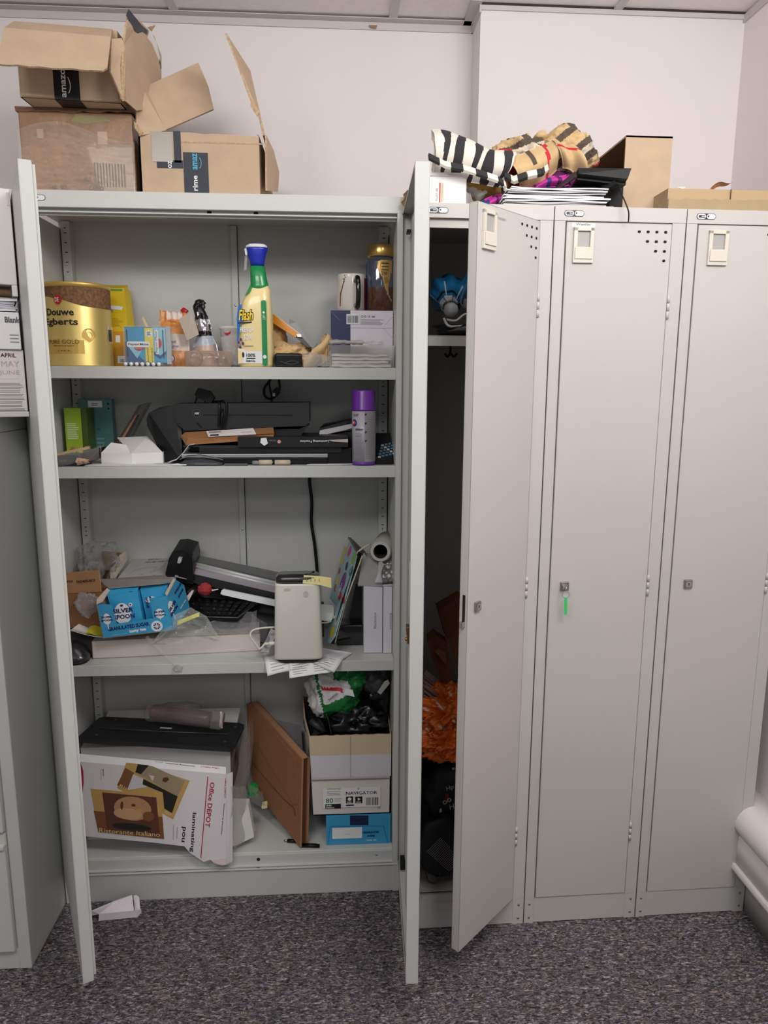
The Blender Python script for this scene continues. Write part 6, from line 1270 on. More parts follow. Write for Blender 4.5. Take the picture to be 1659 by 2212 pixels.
# keyboard
kb=thing('keyboard','black keyboard lying tilted under the paper trimmer','keyboard',(.45,.2,.78))
a=Vector((0.3590,0.1000,0.7830)); b_=Vector((0.4750,0.1000,0.7780)); c_=Vector((0.5220,0.2100,0.7880)); d_=Vector((0.3990,0.2400,0.7940)); d2=Vector((0.3110,0.2200,0.8050))
m=M(); m.slab([a,b_,c_,d_,d2],-.01,BLACK); m.tube([a,b_,c_],.0016,mat('edge_grey',(90,90,92),.3),6,1); m.build('base',kb)
nk=(b_-a).cross(d_-a).normalized(); nk=nk if nk.y<0 or nk.z>0 else -nk
kn=0
for r in range(4):
    for q_ in range(8):
        u=.04+.115*q_; v=.08+.22*r
        p=a.lerp(b_,u).lerp(d2.lerp(c_,u),v*.95); du=(b_-a)*.095; dv=(d2.lerp(c_,u)-a.lerp(b_,u))*.17
        m=M(); m.slab([p,p+du,p+du+dv,p+dv],.003,BLACK); 
        if (r+q_)%2==0: cc=p+du*.35+dv*.45+nk*.0034; m.add([cc,cc+du*.25,cc+du*.25+dv*.12,cc+dv*.12],[(0,1,2,3)],GREYINK)
        m.build('key',kb)
m=M(); m.prism([(0.3290,0.1600,0.8360),(0.3490,0.2000,0.8460),(0.3580,0.2000,0.8370),(0.3390,0.1600,0.8200)],(0,.02,0),mat('dark_grey_case',(66,64,68),.4)); m.prism([(0.3280,0.1500,0.8230),(0.3440,0.1500,0.8410),(0.3490,0.1500,0.8390),(0.3350,0.1500,0.8120)],(0,.01,0),WHITE); tag(m.build('grey_case'),'dark grey plastic case wedged behind the sugar box corner','case')
m=M(); m.slab([(0.2680,0.2450,0.8570),(0.7070,0.2450,0.7740),(0.7070,0.2000,0.6690),(0.5240,0.1600,0.6740),(0.3460,0.1600,0.7390),(0.2760,0.2000,0.7540)],.006,mat('black_bag',(18,18,20),.5,bump=.5,bscale=30)); tag(m.build('black_laptop_bag'),'black fabric laptop bag lying flat behind the router and keyboard','bag')
# clear bags in front
CB=clear('clear_bag_grey',(214,218,214),.36,.08,1.0,45)
m=M()
def cbf(u,v):
    top=[Vector((0.2620,0.0350,0.7390)),Vector((0.3150,0.0500,0.8030)),Vector((0.3560,0.0700,0.8190)),Vector((0.3980,0.0600,0.7980)),Vector((0.4280,0.0500,0.7470))]
    bot=[Vector((0.2560,0.0300,0.7320)),Vector((0.3150,0.0340,0.7290)),Vector((0.3600,0.0350,0.7360)),Vector((0.4040,0.0450,0.7310)),Vector((0.4330,0.0500,0.7310))]
    t=u*4; i=min(3,int(t)); t-=i; p=top[i].lerp(top[i+1],t).lerp(bot[i].lerp(bot[i+1],t),v); p.y-=.012*math.sin(PI*v)+.006*noise.noise(Vector((u*8,v*5,2)))+.004*abs(noise.noise(Vector((u*20,v*13,2)))); return p
m.grid(cbf,44,26,CB); m.grid(lambda u,v:Vector((0.2440,0.0300,0.7500)).lerp(Vector((0.3260,0.0120,0.6710)),u)+Vector((.006*v,.0,.006*v+.001*math.sin(u*20))),24,4,CB); m.blob((0.3280,0.0120,0.6710),(.012,.004,.009),CB,.5,3,3,3)
tag(m.build('clear_plastic_bag'),'crinkled clear plastic bag hanging from the sugar box over the white carton','bag')
GB2=clear('grey_bag',(170,168,172),.42,.18,1.0,30)
m=M(); m.grid(lambda u,v:Vector((0.3900,0.0600,0.7540)).lerp(Vector((0.5220,0.1000,0.7400)),u)+Vector((0,.05*v,v*(.012+.030*u)+.006*noise.noise(Vector((u*7,v*6,9)))+.003*abs(noise.noise(Vector((u*22,v*10,9)))))),40,16,GB2); m.grid(lambda u,v:Vector((0.5090,0.1000,0.7960)).lerp(Vector((0.5520,0.1000,0.7620)),u)+Vector((.004*math.sin(v*5),-.01*math.sin(PI*u),-.06*v)),16,16,GB2)
tag(m.build('grey_plastic_bag'),'greyish plastic bag crumpled on the right end of the white carton','bag')
# router
RW=mat('router_white',(226,224,214),.35,var=.03,vscale=8); 
ro=thing('router','tall white router with black top and sticky note at the front of the third shelf','router',(.645,.03,S3))
m=M(); zt=(0.6480,0.0000,0.8990)[2]; zb=(0.6440,0.0000,0.6930)[2]; xl=(0.5800,0.0200,0.7190)[0]; xr=(0.7070,0.0200,0.7170)[0]; xlt=(0.5850,0.0200,0.8940)[0]; xrt=(0.7020,0.0200,0.8920)[0]; cx0=(xl+xr)/2; r0=(xr-xl)/2; cx1=(xlt+xrt)/2; r1=(xrt-xlt)/2
m.loft([(cx0,zb,r0*.985,.035,.034,6),(cx0,zb+.006,r0,.035,.036,6),(cx1,zt-.006,r1,.035,.036,6),(cx1,zt,r1*.985,.035,.035,6)],RW,56)
f=Face(m,(0,-.0012,0)); 
for px,py,rx,ry in ((661,1283,.006,.008),(622,1274,.008,.004)): pass
m.build('housing',ro)
m=M(); f=Face(m,(0,-.0015,0)); f.disc((0.6660,0.0000,0.8720)[0],(0.6660,0.0000,0.8720)[2],.007,mat('glue_stain',(206,196,186),.5),1,12,.009); f.disc((0.6180,0.0000,0.8850)[0],(0.6180,0.0000,0.8850)[2],.009,mat('glue_stain',(206,196,186),.5),1,12,.004); m.build('glue_stain',ro)
m=M(); m.loft([(cx1,zt+.0003,r1*.96,.035,.033,5),(cx1,zt+.014,r1*.95,.037,.032,5),(cx1,zt+.018,r1*.85,.038,.028,5)],mat('gloss_dark',(42,42,44),.15,coat=.5),40); m.build('top_vent',ro)
m=M(); m.loft([(cx0,S3+.0015,r0*.84,.035,.028,5),(cx0,zb-.0003,r0*.93,.035,.033,5)],BLACK,40); m.build('foot',ro)
STK=mat('sticky_yellow',(228,218,150),.7)
m=M(); m.slab([(0.6580,0.0000,0.9010),(0.7040,-0.0020,0.8960),(0.7320,-0.0020,0.8880),(0.7310,0.0100,0.9120),(0.7040,0.0100,0.9170),(0.6610,0.0100,0.9200)],-.0006,STK); f=Face(m,(0.6660,-0.0030,0.9040)); 
for k in range(4): f.rect(.002+.0105*k,.002,.0035+.0105*k,.010,mat('pencil2',(150,140,110),.6),1)
o=m.build('sticky_note',ro); o['label']='pale yellow sticky note with pencil marks'
# leaflets under router
rr=random.Random(5)
lf=[( (536,1411,.04),(560,1392,.10),(655,1388,.10),(740,1408,.05),(700,1448,-.012),(690,1443,-.012),(668,1438,-.010),(640,1443,-.012),(600,1424,.01)),]
m=M(); P0=Vector((0.5080,0.0770,0.6840)); 
def leaf(m,c_,w_,d_,rot,z,seed,drop=.0):
    ca,sa=math.cos(rot),math.sin(rot)
    def fn(u,v):
        x=(u-.5)*w_;y=(v-.5)*d_; X=c_[0]+x*ca-y*sa; Y=c_[1]+x*sa+y*ca; zz_=z+.002*noise.noise(Vector((u*3,v*3,seed)))
        if Y<.017: zz_-=(.017-Y)*drop
        return (X,Y,zz_)
    m.grid(fn,14,14,PAPER,.0008)
    for k in range(6):
        pass
for k,(c_,w_,d_,rot,z,dr,lb) in enumerate(((( .625,.045),.15,.10,.25,S3+.0012,.6,'printed leaflet under the router, sticking out to the left'),((.700,.055),.14,.10,-.5,S3+.0022,.45,'printed leaflet under the router, sticking out to the right'),((.675,.012),.115,.060,.12,S3+.0032,.75,'creased leaflet hanging over the shelf edge below the router'))):
    t_=thing('leaflet',lb,'leaflet',(c_[0],c_[1],z)); m=M(); leaf(m,c_,w_,d_,rot,z,k,dr); m.build('sheet',t_)
    m=M(); ca,sa=math.cos(rot),math.sin(rot)
    for j in range(9):
        y_=-d_*.42+d_*.09*j; x_a=-w_*.42; x_b=-w_*.1 if j%3 else -w_*.2
        for xa,xb in ((x_a,x_b),(w_*.06,w_*.40)):
            pts=[(xa,y_),(xb,y_),(xb,y_+.0009),(xa,y_+.0009)]; Q=[]
            for x,y in pts:
                X=c_[0]+x*ca-y*sa; Y=c_[1]+x*sa+y*ca; zz_=z+.0035-(max(0,.017-Y))*dr; Q.append((X,Y,zz_))
            pq(m,Q,GREYINK if j!=7 else INK)
    m.build('printed_lines',t_)
# white usb cable and plug
WCB=mat('cable_white',(222,218,208),.4)
uc=thing('white_cable','white cable with connector looping left of the router','cable',(.56,.03,.72))
m=M(); m.tube([(0.5820,0.0300,0.7730),(0.5480,0.0200,0.7750),(0.5250,0.0100,0.7720),(0.5200,0.0050,0.7580),(0.5330,0.0050,0.7380),(0.5420,0.0050,0.7230),(0.5490,0.0050,0.7280),(0.5560,0.0100,0.7350)],.0026,WCB,8); m.build('cord',uc)
m=M(); m.tube([(0.5540,0.0120,0.7340),(0.5660,0.0140,0.7340)],.004,WCB,8,1); m.tube([(0.5660,0.0140,0.7340),(0.5840,0.0200,0.7330)],.0055,WCB,8,1); m.build('connector',uc)
m=M(); m.slab([(0.5430,0.0300,0.7060),(0.5670,0.0700,0.7560),(0.5850,0.0700,0.7460),(0.5630,0.0300,0.7030)],-.001,mat('grey_leaflet',(190,188,192),.6)); m.slab([(0.5490,0.0280,0.7220),(0.5630,0.0680,0.7480),(0.5710,0.0680,0.7440),(0.5580,0.0280,0.7190)],-.0005,mat('leaf_grey_print',(130,130,138),.6)); tag(m.build('folded_leaflet'),'folded grey leaflet leaning left of the router by the cable','leaflet')
# white adapter + its cable
ad=thing('white_adapter','white rectangular power adapter behind the right side of the router','adapter',(0.7160,0.1000,0.7730))
m=M(); m.prism([(0.7000,0.1000,0.7670),(0.7290,0.0900,0.7660),(0.7380,0.0900,0.7830),(0.7330,0.1000,0.7870),(0.7000,0.1100,0.7870)],(0,.04,.01),LOGOWH); m.build('adapter_body',ad,bev=.002)
m=M(); m.tube([(0.7000,0.1000,0.7600),(0.7160,0.0900,0.7630),(0.7300,0.0880,0.7680)],.0022,WCB,8); m.tube([(0.7350,0.0880,0.7750),(0.7540,0.0750,0.7980),(0.7630,0.0700,0.8210),(0.7820,0.0700,0.8670),(0.7900,0.0850,0.9070),(0.7940,0.1000,0.9420),(0.8100,0.1200,0.9590),(0.8390,0.1500,0.9690)],.0026,WCB,8); m.build('cord',ad)
# colourful folder with cartoonish shapes
ct=thing('colourful_folder','colourful blue patterned folder standing open and tilted right of the router','folder',(.75,.15,S3+.1))
nm=Vector((-0.9392,-0.1449,0.3114)); MB_=mat('folder_pale_blue',(150,186,196),.4)
m=M(); P=[Vector((0.7131,0.1001,0.7062)),Vector((0.7253,0.0497,0.7194)),Vector((0.7380,0.0250,0.7465)),Vector((0.7937,0.0708,0.9355)),Vector((0.7988,0.0775,0.9542)),Vector((0.7788,0.2407,0.9698)),Vector((0.7639,0.2462,0.9273)),Vector((0.7240,0.2175,0.7938)),Vector((0.7444,0.1031,0.8021)),Vector((0.7353,0.1078,0.7767)),Vector((0.7195,0.1174,0.7335))]
m.prism(P,-nm*.003,MB_)
def blobq(pts,mm): pq(m,pts,mm)
cols={'p':mat('f_pink',(214,50,110),.45),'g':mat('f_green',(130,180,60),.45),'y':mat('f_yellow',(220,190,60),.45),'v':mat('f_violet',(120,40,130),.45),'r':mat('f_red',(190,30,50),.45),'t':mat('f_teal',(30,90,90),.45),'n':mat('f_navy',(50,30,90),.45),'w':LOGOWH,'c':mat('f_cream',(226,220,180),.45)}
UX=(Vector((0.7868,0.1015,0.9291))-Vector((0.7772,0.1417,0.9190))).normalized()
def oval(a,b_,w_,key,off):
    a=Vector(a);b_=Vector(b_);c_=(a+b_)/2; d_=(b_-a)/2; s=nm.cross(d_.normalized())*w_*2.1
    pq(m,[c_+d_*math.cos(PI*k/8)+s*math.sin(PI*k/8)+nm*off for k in range(16)],cols[key])
oval((0.7772,0.1625,0.9298),(0.7853,0.1733,0.9592),.008,'p',0); oval((0.7874,0.0883,0.9261),(0.7966,0.1035,0.9609),.010,'g',0); oval((0.7647,0.2255,0.9214),(0.7728,0.2219,0.9440),.009,'y',0); oval((0.7565,0.2180,0.8931),(0.7646,0.2181,0.9177),.009,'y',0)
oval((0.7558,0.1170,0.8441),(0.7690,0.1362,0.8928),.013,'v',0); oval((0.7442,0.1903,0.8431),(0.7509,0.1922,0.8644),.009,'y',0); oval((0.7493,0.1100,0.8211),(0.7570,0.1103,0.8447),.009,'r',0); oval((0.7592,0.0610,0.8283),(0.7667,0.0582,0.8498),.009,'r',0); oval((0.7374,0.1919,0.8235),(0.7442,0.1867,0.8414),.007,'r',0)
oval((0.7691,0.1431,0.8963),(0.7769,0.1434,0.9200),.007,'n',0); oval((0.7796,0.0765,0.8971),(0.7885,0.0802,0.9256),.009,'t',0); oval((0.7496,0.2086,0.8682),(0.7564,0.2069,0.8877),.006,'r',0); oval((0.7728,0.2219,0.9440),(0.7783,0.2294,0.9642),.009,'c',0); oval((0.7274,0.0578,0.7309),(0.7376,0.0616,0.7635),.010,'y',0); oval((0.7402,0.0552,0.7682),(0.7452,0.0555,0.7837),.006,'c',0); oval((0.7425,0.0585,0.7775),(0.7451,0.0555,0.7837),.003,'r',0)
for a_,r_ in (((0.7844,0.0849,0.9168),.008),((0.7568,0.1272,0.8531),.008),((0.7529,0.1254,0.8404),.008),((0.7627,0.0660,0.8424),.008),((0.7438,0.1794,0.8382),.006)):
    a_=Vector(a_); V2=nm.cross(UX)
    P1_=[];
    for k in range(16):
        e=UX*math.cos(PI*k/8)*.5+V2*math.sin(PI*k/8); P1_+= [a_+e*r_*1.5,a_+e*r_*.95]
    m.add(P1_,[(2*k,(2*k+2)%32,(2*k+3)%32,2*k+1) for k in range(16)],LOGOWH)
m.build('front_cover',ct)
m=M(); m.slab([(0.7260,0.0550,0.7160),(0.7380,0.0550,0.7130),(0.7670,0.0600,0.8310),(0.8140,0.0900,0.9570),(0.8040,0.0800,0.9640),(0.7960,0.0700,0.9410),(0.7580,0.0550,0.8330)],-.006,BLACK); m.tube([(0.7400,0.0520,0.7200),(0.7690,0.0550,0.8330),(0.8150,0.0850,0.9520)],.0016,mat('f_cream',(226,220,180),.45),6,1); m.build('spine',ct)
m=M(); m.slab([(0.7780,0.2000,0.9790),(0.7860,0.2000,0.9770),(0.8250,0.1200,0.9540),(0.8320,0.1200,0.9240),(0.8060,0.1200,0.9440)],.002,mat('sleeve_grey',(110,108,108),.4)); m.build('rear_pocket',ct)
# dark grey backing board and black box
m=M(); m.slab([(0.7670,0.1900,0.6720),(0.8280,0.1900,0.6710),(0.8280,0.2000,0.8390),(0.7990,0.2000,0.8400)],-.004,mat('slate_board',(58,56,60),.6)); tag(m.build('grey_board'),'dark grey board standing behind the colourful folder and black box','board')
m=M(); a=(0.7440,0.1400,0.7410); b_=(0.8180,0.1300,0.6840); m.box(a[0],b_[0]+.003,.130,.19,S3+.0005,a[2],mat('gloss_black',(12,12,14),.12)); o=m.build('black_box',None,bev=.004); tag(o,'low glossy black box beside the white Blackview boxes','box')
# blackview boxes
for k,(a_,b_,lb) in enumerate((((0.8180,0.0700,0.8740),(0.8690,0.0700,0.6800),'white Blackview box nearer the colourful folder, left of the pair'),((0.8710,0.0660,0.8760),(0.9220,0.0660,0.6790),'white Blackview box against the right side of the third compartment'))):
    y_=.07 if k==0 else .066; x1=min(b_[0],.8945)
    t=thing('phone_box',lb,'box',((a_[0]+x1)/2,.13,S3),'white Blackview boxes'); m=M(); m.box(a_[0],x1,y_,.22,S3+.0005,a_[2],LILAC); f=Face(m,(0,y_,0))
    if k==0: q_=(0.8520,0.0700,0.7510); f.txt('Blackview',q_[0],q_[2],w=.046,h=.0068,m=GREYINK,rot=90)
    else: q_=(0.8880,0.0660,0.7950); f.txt('Blackview',q_[0],q_[2],w=.046,h=.0068,m=GREYINK,rot=-90)
    m.build('carton_body',t,bev=.001)
# grey padded envelope on them, clear connector, foil, roll
ge=thing('grey_envelope','grey plastic mailing envelope resting on the Blackview boxes','envelope',(.85,.12,.87))
m=M(); m.slab([(0.8020,0.0700,0.8730),(0.9230,0.0620,0.8700),(0.9260,0.1000,0.9280),(0.8450,0.1400,0.9450),(0.8190,0.1300,0.9480)],-.008,mat('envelope_grey',(150,148,150),.4,bump=.3,bscale=30)); m.build('envelope_body',ge,bev=.002)
m=M(); m.prism([(0.8480,0.0580,0.8850),(0.8680,0.0580,0.8840),(0.8640,0.0660,0.9080),(0.8720,0.0700,0.9300),(0.8680,0.0700,0.9370),(0.8580,0.0700,0.9350),(0.8570,0.0660,0.9100)],(0,.004,.001),clear('clear_connector',(235,235,235),.6,.15,.1,10)); tag(m.build('clear_connector'),'small translucent plastic connector lying on the grey envelope','connector')
m=M(); m.grid(lambda u,v:Vector((0.8630,0.0580,0.8830)).lerp(Vector((0.8970,0.0580,0.8850)),u)+Vector((.008*v,.045*v,.040*v+.004*noise.noise(Vector((u*6,v*6,2))))),12,14,mat('silver_foil',(160,160,162),.22,metal=.7,bump=.6,bscale=40),.001); tag(m.build('foil_wrapper'),'crumpled silver foil wrapper next to the clear connector','wrapper')
pr=thing('paper_roll','roll of white paper with dark hollow core, lying above the Blackview boxes','roll',(.85,.15,.93))
c0=Vector((0.8640,0.0950,0.9600)); c1=Vector((0.8920,0.2400,0.9520)); ax=(c1-c0).normalized(); R3=ax.to_track_quat('Z','Y').to_matrix(); L_=(c1-c0).length; ro_=.0335; ri=.0195
m=M(); m.lathe([(ri,0),(ro_*.78,0),(ro_*.80,.0),(ro_*.82,.002),(ro_,.03),(ro_,L_),(ri,L_),(ri,0)],c0,mat('roll_white',(196,192,186),.7),40,R3,caps=False)
m.build('roll_body',pr)
m=M(); m.lathe([(ri-.0002,.003),(ri-.0014,.003),(ri-.0014,.02),(ri-.0014,L_-.01),(.0005,L_-.01)],c0,mat('core_dark',(52,40,34),.9),32,R3,caps=False); m.build('core',pr)

# ---------------------------------------------------------------- bottom compartment
S4=.1225
LW_=mat('carton_lightgrey',(206,204,202),.55); 
wb=thing('white_storage_box','large white box with printed right side under the black lid-like tray','box',(.25,.18,S4))
x0=.03;x1=(0.4410,0.1000,0.3610)[0]; zt=(0.4210,0.1000,0.4090)[2]
m=M(); m.box(x0,x1,.10,.262,S4,zt-.002,LW_)
m.build('carton_body',wb,bev=.002)
m=M(); f=Face(m,(x1,.10,0),ux=(0,1,0),uz=(0,0,1)); f.n=Vector((1,0,0))
for k,(a_,b_,c_) in enumerate(((.02,.06,'d'),(.07,.12,'l'),(.03,.05,'l'))):
    f.rect(a_,zt-.06-.05*k,b_,zt-.03-.05*k,mat('side_print',(120,100,86),.5),1)
f.rect(.012,S4+.02,.15,zt-.01,mat('side_print_light',(170,158,148),.5),.5); m.build('printing',wb)
zb=(0.4240,0.2620,0.4290)[2]; m=M(); m.slab([(x0+.02,.20,zt-.001),(x1+.005,.20,zt-.001),(x1+.01,.263,zt+.03),(x0+.03,.263,zt+.03)],-.002,LW_); m.build('rear_flap',wb)
# black tray on top
bt=thing('black_tray','black plastic tray with screws lying on the white storage box','tray',(.25,.17,zt))
TB=mat('tray_black',(34,34,36),.45,bump=.2,bscale=400)
A=Vector((0.0310,0.0750,0.4490)); B=Vector((0.4470,0.0720,0.4100)); Cc=Vector((0.4700,0.2000,0.4140)); Dd=Vector((0.0490,0.2150,0.4410))
m=M(); A.x=max(A.x,.02)
nn=(B-A).cross(Dd-A).normalized(); m.slab([A,B,B+Vector((.012,.012,.004)),Cc,Cc+Vector((-.015,.01,.002)),Dd+Vector((.02,.004,0)),Dd],-.012 if nn.z>0 else .012,TB); m.build('tray_body',bt,bev=.003)
m=M(); 
def tp(u,v,o=.001): return A.lerp(B,u).lerp(Dd.lerp(Cc,u),v)+Vector((0,-.0003,o))
m.tube([tp(.08,.5),tp(.5,.5),tp(.93,.55)],.0015,mat('ridge_grey',(70,70,72),.4),6,1); m.build('ridge',bt)
m=M(); m.add([tp(.46,.62,.002),tp(.54,.62,.002),tp(.54,.68,.002),tp(.46,.68,.002)],[(0,1,2,3)],LOGOWH); m.build('label',bt)
for u,v in ((.10,.2),(.94,.24),(.12,.92),(.95,.86)):
    m=M(); m.lathe([(.0055,0),(.005,.0015),(.002,.002)],tp(u,v,.0),mat('screw_dark',(60,60,62),.3),12); m.build('screw_cap',bt)
# clear round container lying on the tray
CX=clear('tube_clear',(206,196,198),.15,.06,.3,20)
tu=thing('clear_tube_pack','clear plastic tube of stacked cups lying on the black tray','container',(.3,.15,.43))
c0=Vector((0.4180,0.1300,0.4640)); c1=Vector((0.2070,0.1600,0.4820)); ax=(c1-c0).normalized(); R3=ax.to_track_quat('Z','Y').to_matrix(); L_=(c1-c0).length
m=M(); m.lathe([(.024,0),(.026,.002),(.026,.03),(.0245,.032),(.0245,L_-.02),(.0265,L_-.018),(.0265,L_),(.022,L_+.004)],c0,CX,36,R3); 
for k in range(5): m.lathe([(.0262,.004+.005*k),(.0272,.006+.005*k),(.0262,.008+.005*k)],c0,CX,36,R3)
m.build('tube_body',tu)
m=M(); m.lathe([(.0235,-.0005),(.0235,.0015),(.002,.0018)],c0,mat('pale_pink_disc',(214,190,188),.4),30,R3); m.build('end_disc',tu)
m=M(); p=Vector((0.4160,0.1250,0.4670)); m.box(p.x-.0025,p.x+.0025,p.y-.001,p.y+.002,p.z-.024,p.z+.026,LOGOWH); m.build('paper_tab',tu)
m=M(); m.blob((0.2870,0.1700,0.4900),(.062,.014,.013),clear('smoky_film2',(150,140,140),.4,.15,.8,40),.3,3,61,4); m.build('film_sleeve',tu)
m=M(); m.lathe([(.0205,.034),(.021,.05),(.021,L_-.01),(.019,L_-.008)],c0,mat('brown_violet',(104,82,82),.35,var=.3,vscale=20),28,R3); m.build('contents',tu)
# office depot box
od=thing('laminating_pouch_box','white Office Depot laminating pouches box lying tilted at the front of the bottom compartment','box',(0.2380,0.0300,0.2550))
n=Vector((-0.1070,-0.9886,0.1060)); nt_=Vector((0.0142,-0.3674,0.9299)); no=Vector((0.9847,-0.1740,0.0127))
ODW=mat('od_white',(222,218,222),.4); ODT=mat('od_torn',(226,208,208),.7)
m=M(); P=[Vector((0.0380,0.0550,0.3911)),Vector((0.4432,0.0087,0.3680)),Vector((0.4412,-0.0180,0.1172)),Vector((0.4259,-0.0167,0.1140)),Vector((0.4108,-0.0143,0.1213)),Vector((0.3969,-0.0121,0.1274)),Vector((0.3777,-0.0108,0.1202)),Vector((0.3589,-0.0074,0.1326)),Vector((0.3400,-0.0041,0.1450)),Vector((0.3252,-0.0006,0.1627)),Vector((0.2386,0.0096,0.1703)),Vector((0.1235,0.0228,0.1768)),Vector((0.0465,0.0317,0.1821))]
P=P[::-1]; m.prism(P,-n*.003,ODW)
m.build('front_panel',od)
m=M(); a=[Vector((0.0301,0.0798,0.4009)),Vector((0.4400,0.0315,0.3756)),Vector((0.4432,0.0087,0.3680)),Vector((0.0380,0.0550,0.3911))]; m.prism(a[::-1],Vector((0,.003,-.001)),mat('od_bright',(240,238,242),.4))
ptxt(m,'Office DEPOT',Vector((0.4242,0.0287,0.3752)),Vector((0.3718,0.0367,0.3792)),.0048,RED,nt_,.02); ptxt(m,'laminating pouches',Vector((0.3556,0.0369,0.3795)),Vector((0.2749,0.0483,0.3853)),.0048,INK,nt_,.02); ptxt(m,'glossy',Vector((0.2671,0.0498,0.3860)),Vector((0.2452,0.0530,0.3876)),.0045,GREYINK,nt_,.0)
m.build('top_edge',od)
m=M(); a=[Vector((0.4432,0.0087,0.3680)),Vector((0.4412,-0.0180,0.1172)),Vector((0.4412,-0.0180,0.1172))+Vector((.013,.012,.0)),Vector((0.4432,0.0087,0.3680))+Vector((.016,.010,0))]; m.slab(a,.002,ODW); 
m.build('side_edge',od)
m=M(); m.prism([Vector((0.3969,-0.0126,0.1274)),Vector((0.4415,-0.0166,0.1355)),Vector((0.4411,-0.0186,0.1159)),Vector((0.4284,-0.0176,0.1129)),Vector((0.4069,-0.0146,0.1187))],n*.0008,ODT); m.build('torn_flap',od)
# printing
m=M(); OK_=mat('od_red',(178,28,52),.45)
m.add([(0.0215,0.0569,0.3971),(0.0455,0.0534,0.3888),(0.0525,0.0502,0.3657),(0.0527,0.0467,0.3334),(0.0476,0.0432,0.2956),(0.0182,0.0467,0.2986)],[(5,4,3,2,1,0)],OK_)
m.add([(0.0429,0.0411,0.2708),(0.0506,0.0400,0.2684),(0.0504,0.0393,0.2619),(0.0426,0.0401,0.2617)],[(3,2,1,0)],OK_)
pline(m,(0.3939,0.0127,0.3602),(0.3703,-0.0093,0.1317),.0012,OK_,n)
ptxt(m,'Office DEPOT',Vector((0.3999,0.0104,0.3450)),Vector((0.3835,-0.0013,0.2193)),.013,OK_,n,.02)
ptxt(m,'laminating',Vector((0.3475,0.0068,0.2583)),Vector((0.3388,-0.0042,0.1476)),.0135,INK,n,.02)
ptxt(m,'pou',Vector((0.3187,0.0056,0.2185)),Vector((0.3139,0.0015,0.1755)),.0125,INK,n,.02)
ptxt(m,'glossy',Vector((0.1051,0.0452,0.3724)),Vector((0.1057,0.0430,0.3518)),.0045,OK_,n,.02)
m.add([(0.1000,0.0459,0.3723),(0.1019,0.0457,0.3723),(0.1016,0.0425,0.3426),(0.0997,0.0427,0.3425)],[(3,2,1,0)],mat('od_grey',(176,172,178),.5))
for k in range(2): m.add([(0.2959,0.0085,0.2217),(0.2985,0.0083,0.2218),(0.2962,0.0040,0.1801),(0.2937,0.0043,0.1800)] if k else [(0.3060,0.0069,0.2168),(0.3085,0.0066,0.2169),(0.3065,0.0032,0.1830),(0.3039,0.0035,0.1829)],[(3,2,1,0)],mat('od_grey',(176,172,178),.5))
ptxt(m,'Office DEPOT',Vector((0.4404,0.0072,0.3565)),Vector((0.4369,0.0017,0.3011)),.0045,OK_,n,.02); ptxt(m,'laminating pouches',Vector((0.4353,0.0002,0.2856)),Vector((0.4262,-0.0080,0.2000)),.004,INK,n,.02)
# generic pictures on the box
TAN1=mat('pic_tan',(196,158,92),.4); TAN2=mat('pic_tan_dark',(128,82,48),.4); PIN=mat('pic_skin',(186,140,104),.4); PBR=mat('pic_brown',(96,56,44),.4); PDK=mat('pic_dark',(38,38,34),.4); PGR=mat('pic_greybeige',(156,142,114),.4); PLT2=mat('pic_pale',(208,204,206),.4)
def Q2(L_,mm): m.add(L_,[tuple(range(len(L_)-1,-1,-1))],mm)
Q2([(0.1719,0.0401,0.3924),(0.2035,0.0363,0.3894),(0.3444,0.0165,0.3472),(0.2963,0.0100,0.2373),(0.1443,0.0353,0.3206)],TAN1)
Q2([(0.1689,0.0387,0.3781),(0.1927,0.0347,0.3647),(0.1735,0.0315,0.3151),(0.1445,0.0360,0.3284)],TAN2)
Q2([(0.2035,0.0361,0.3894),(0.2440,0.0312,0.3842),(0.3317,0.0175,0.3456),(0.3105,0.0152,0.3024),(0.1953,0.0345,0.3660)],PGR)
Q2([(0.2035,0.0360,0.3894),(0.2339,0.0324,0.3865),(0.2117,0.0321,0.3614),(0.1965,0.0343,0.3661)],PDK)
Q2([(0.2177,0.0300,0.3487),(0.3104,0.0150,0.3025),(0.2941,0.0117,0.2554),(0.2728,0.0154,0.2677),(0.2701,0.0204,0.3116),(0.2147,0.0287,0.3331)],PDK)
Q2([(0.1900,0.0344,0.3607),(0.2177,0.0301,0.3487),(0.2272,0.0266,0.3257),(0.1722,0.0316,0.3163)],PLT2)
Q2([(0.2711,0.0247,0.3528),(0.2838,0.0236,0.3558),(0.2887,0.0223,0.3482),(0.2784,0.0225,0.3402),(0.2696,0.0239,0.3438)],PBR)
Q2([(0.2332,0.0295,0.3594),(0.2484,0.0276,0.3573),(0.2429,0.0265,0.3417)],PLT2)
ptxt(m,'Ris',Vector((0.1508,0.0347,0.3247)),Vector((0.1710,0.0316,0.3163)),.008,mat('pic_cream',(226,206,150),.4),n,.0); ptxt(m,'no',Vector((0.2737,0.0137,0.2548)),Vector((0.2901,0.0111,0.2475)),.007,mat('pic_cream',(226,206,150),.4),n,.0)
Q2([(0.0713,0.0422,0.3172),(0.2648,0.0199,0.3050),(0.2707,0.0061,0.1819),(0.0893,0.0272,0.1954)],TAN1)
Q2([(0.0783,0.0346,0.2551),(0.2671,0.0130,0.2442),(0.2707,0.0060,0.1819),(0.0892,0.0271,0.1955)],TAN2)
Q2([(0.1030,0.0375,0.3078),(0.2519,0.0204,0.2981),(0.2594,0.0079,0.1894),(0.1138,0.0250,0.2015)],PBR)
cc=Vector((0.1860,0.0237,0.2650)); UU=(Vector((0.2649,0.0212,0.3048))-Vector((0.0714,0.0435,0.3171))).normalized(); VV=n.cross(UU)
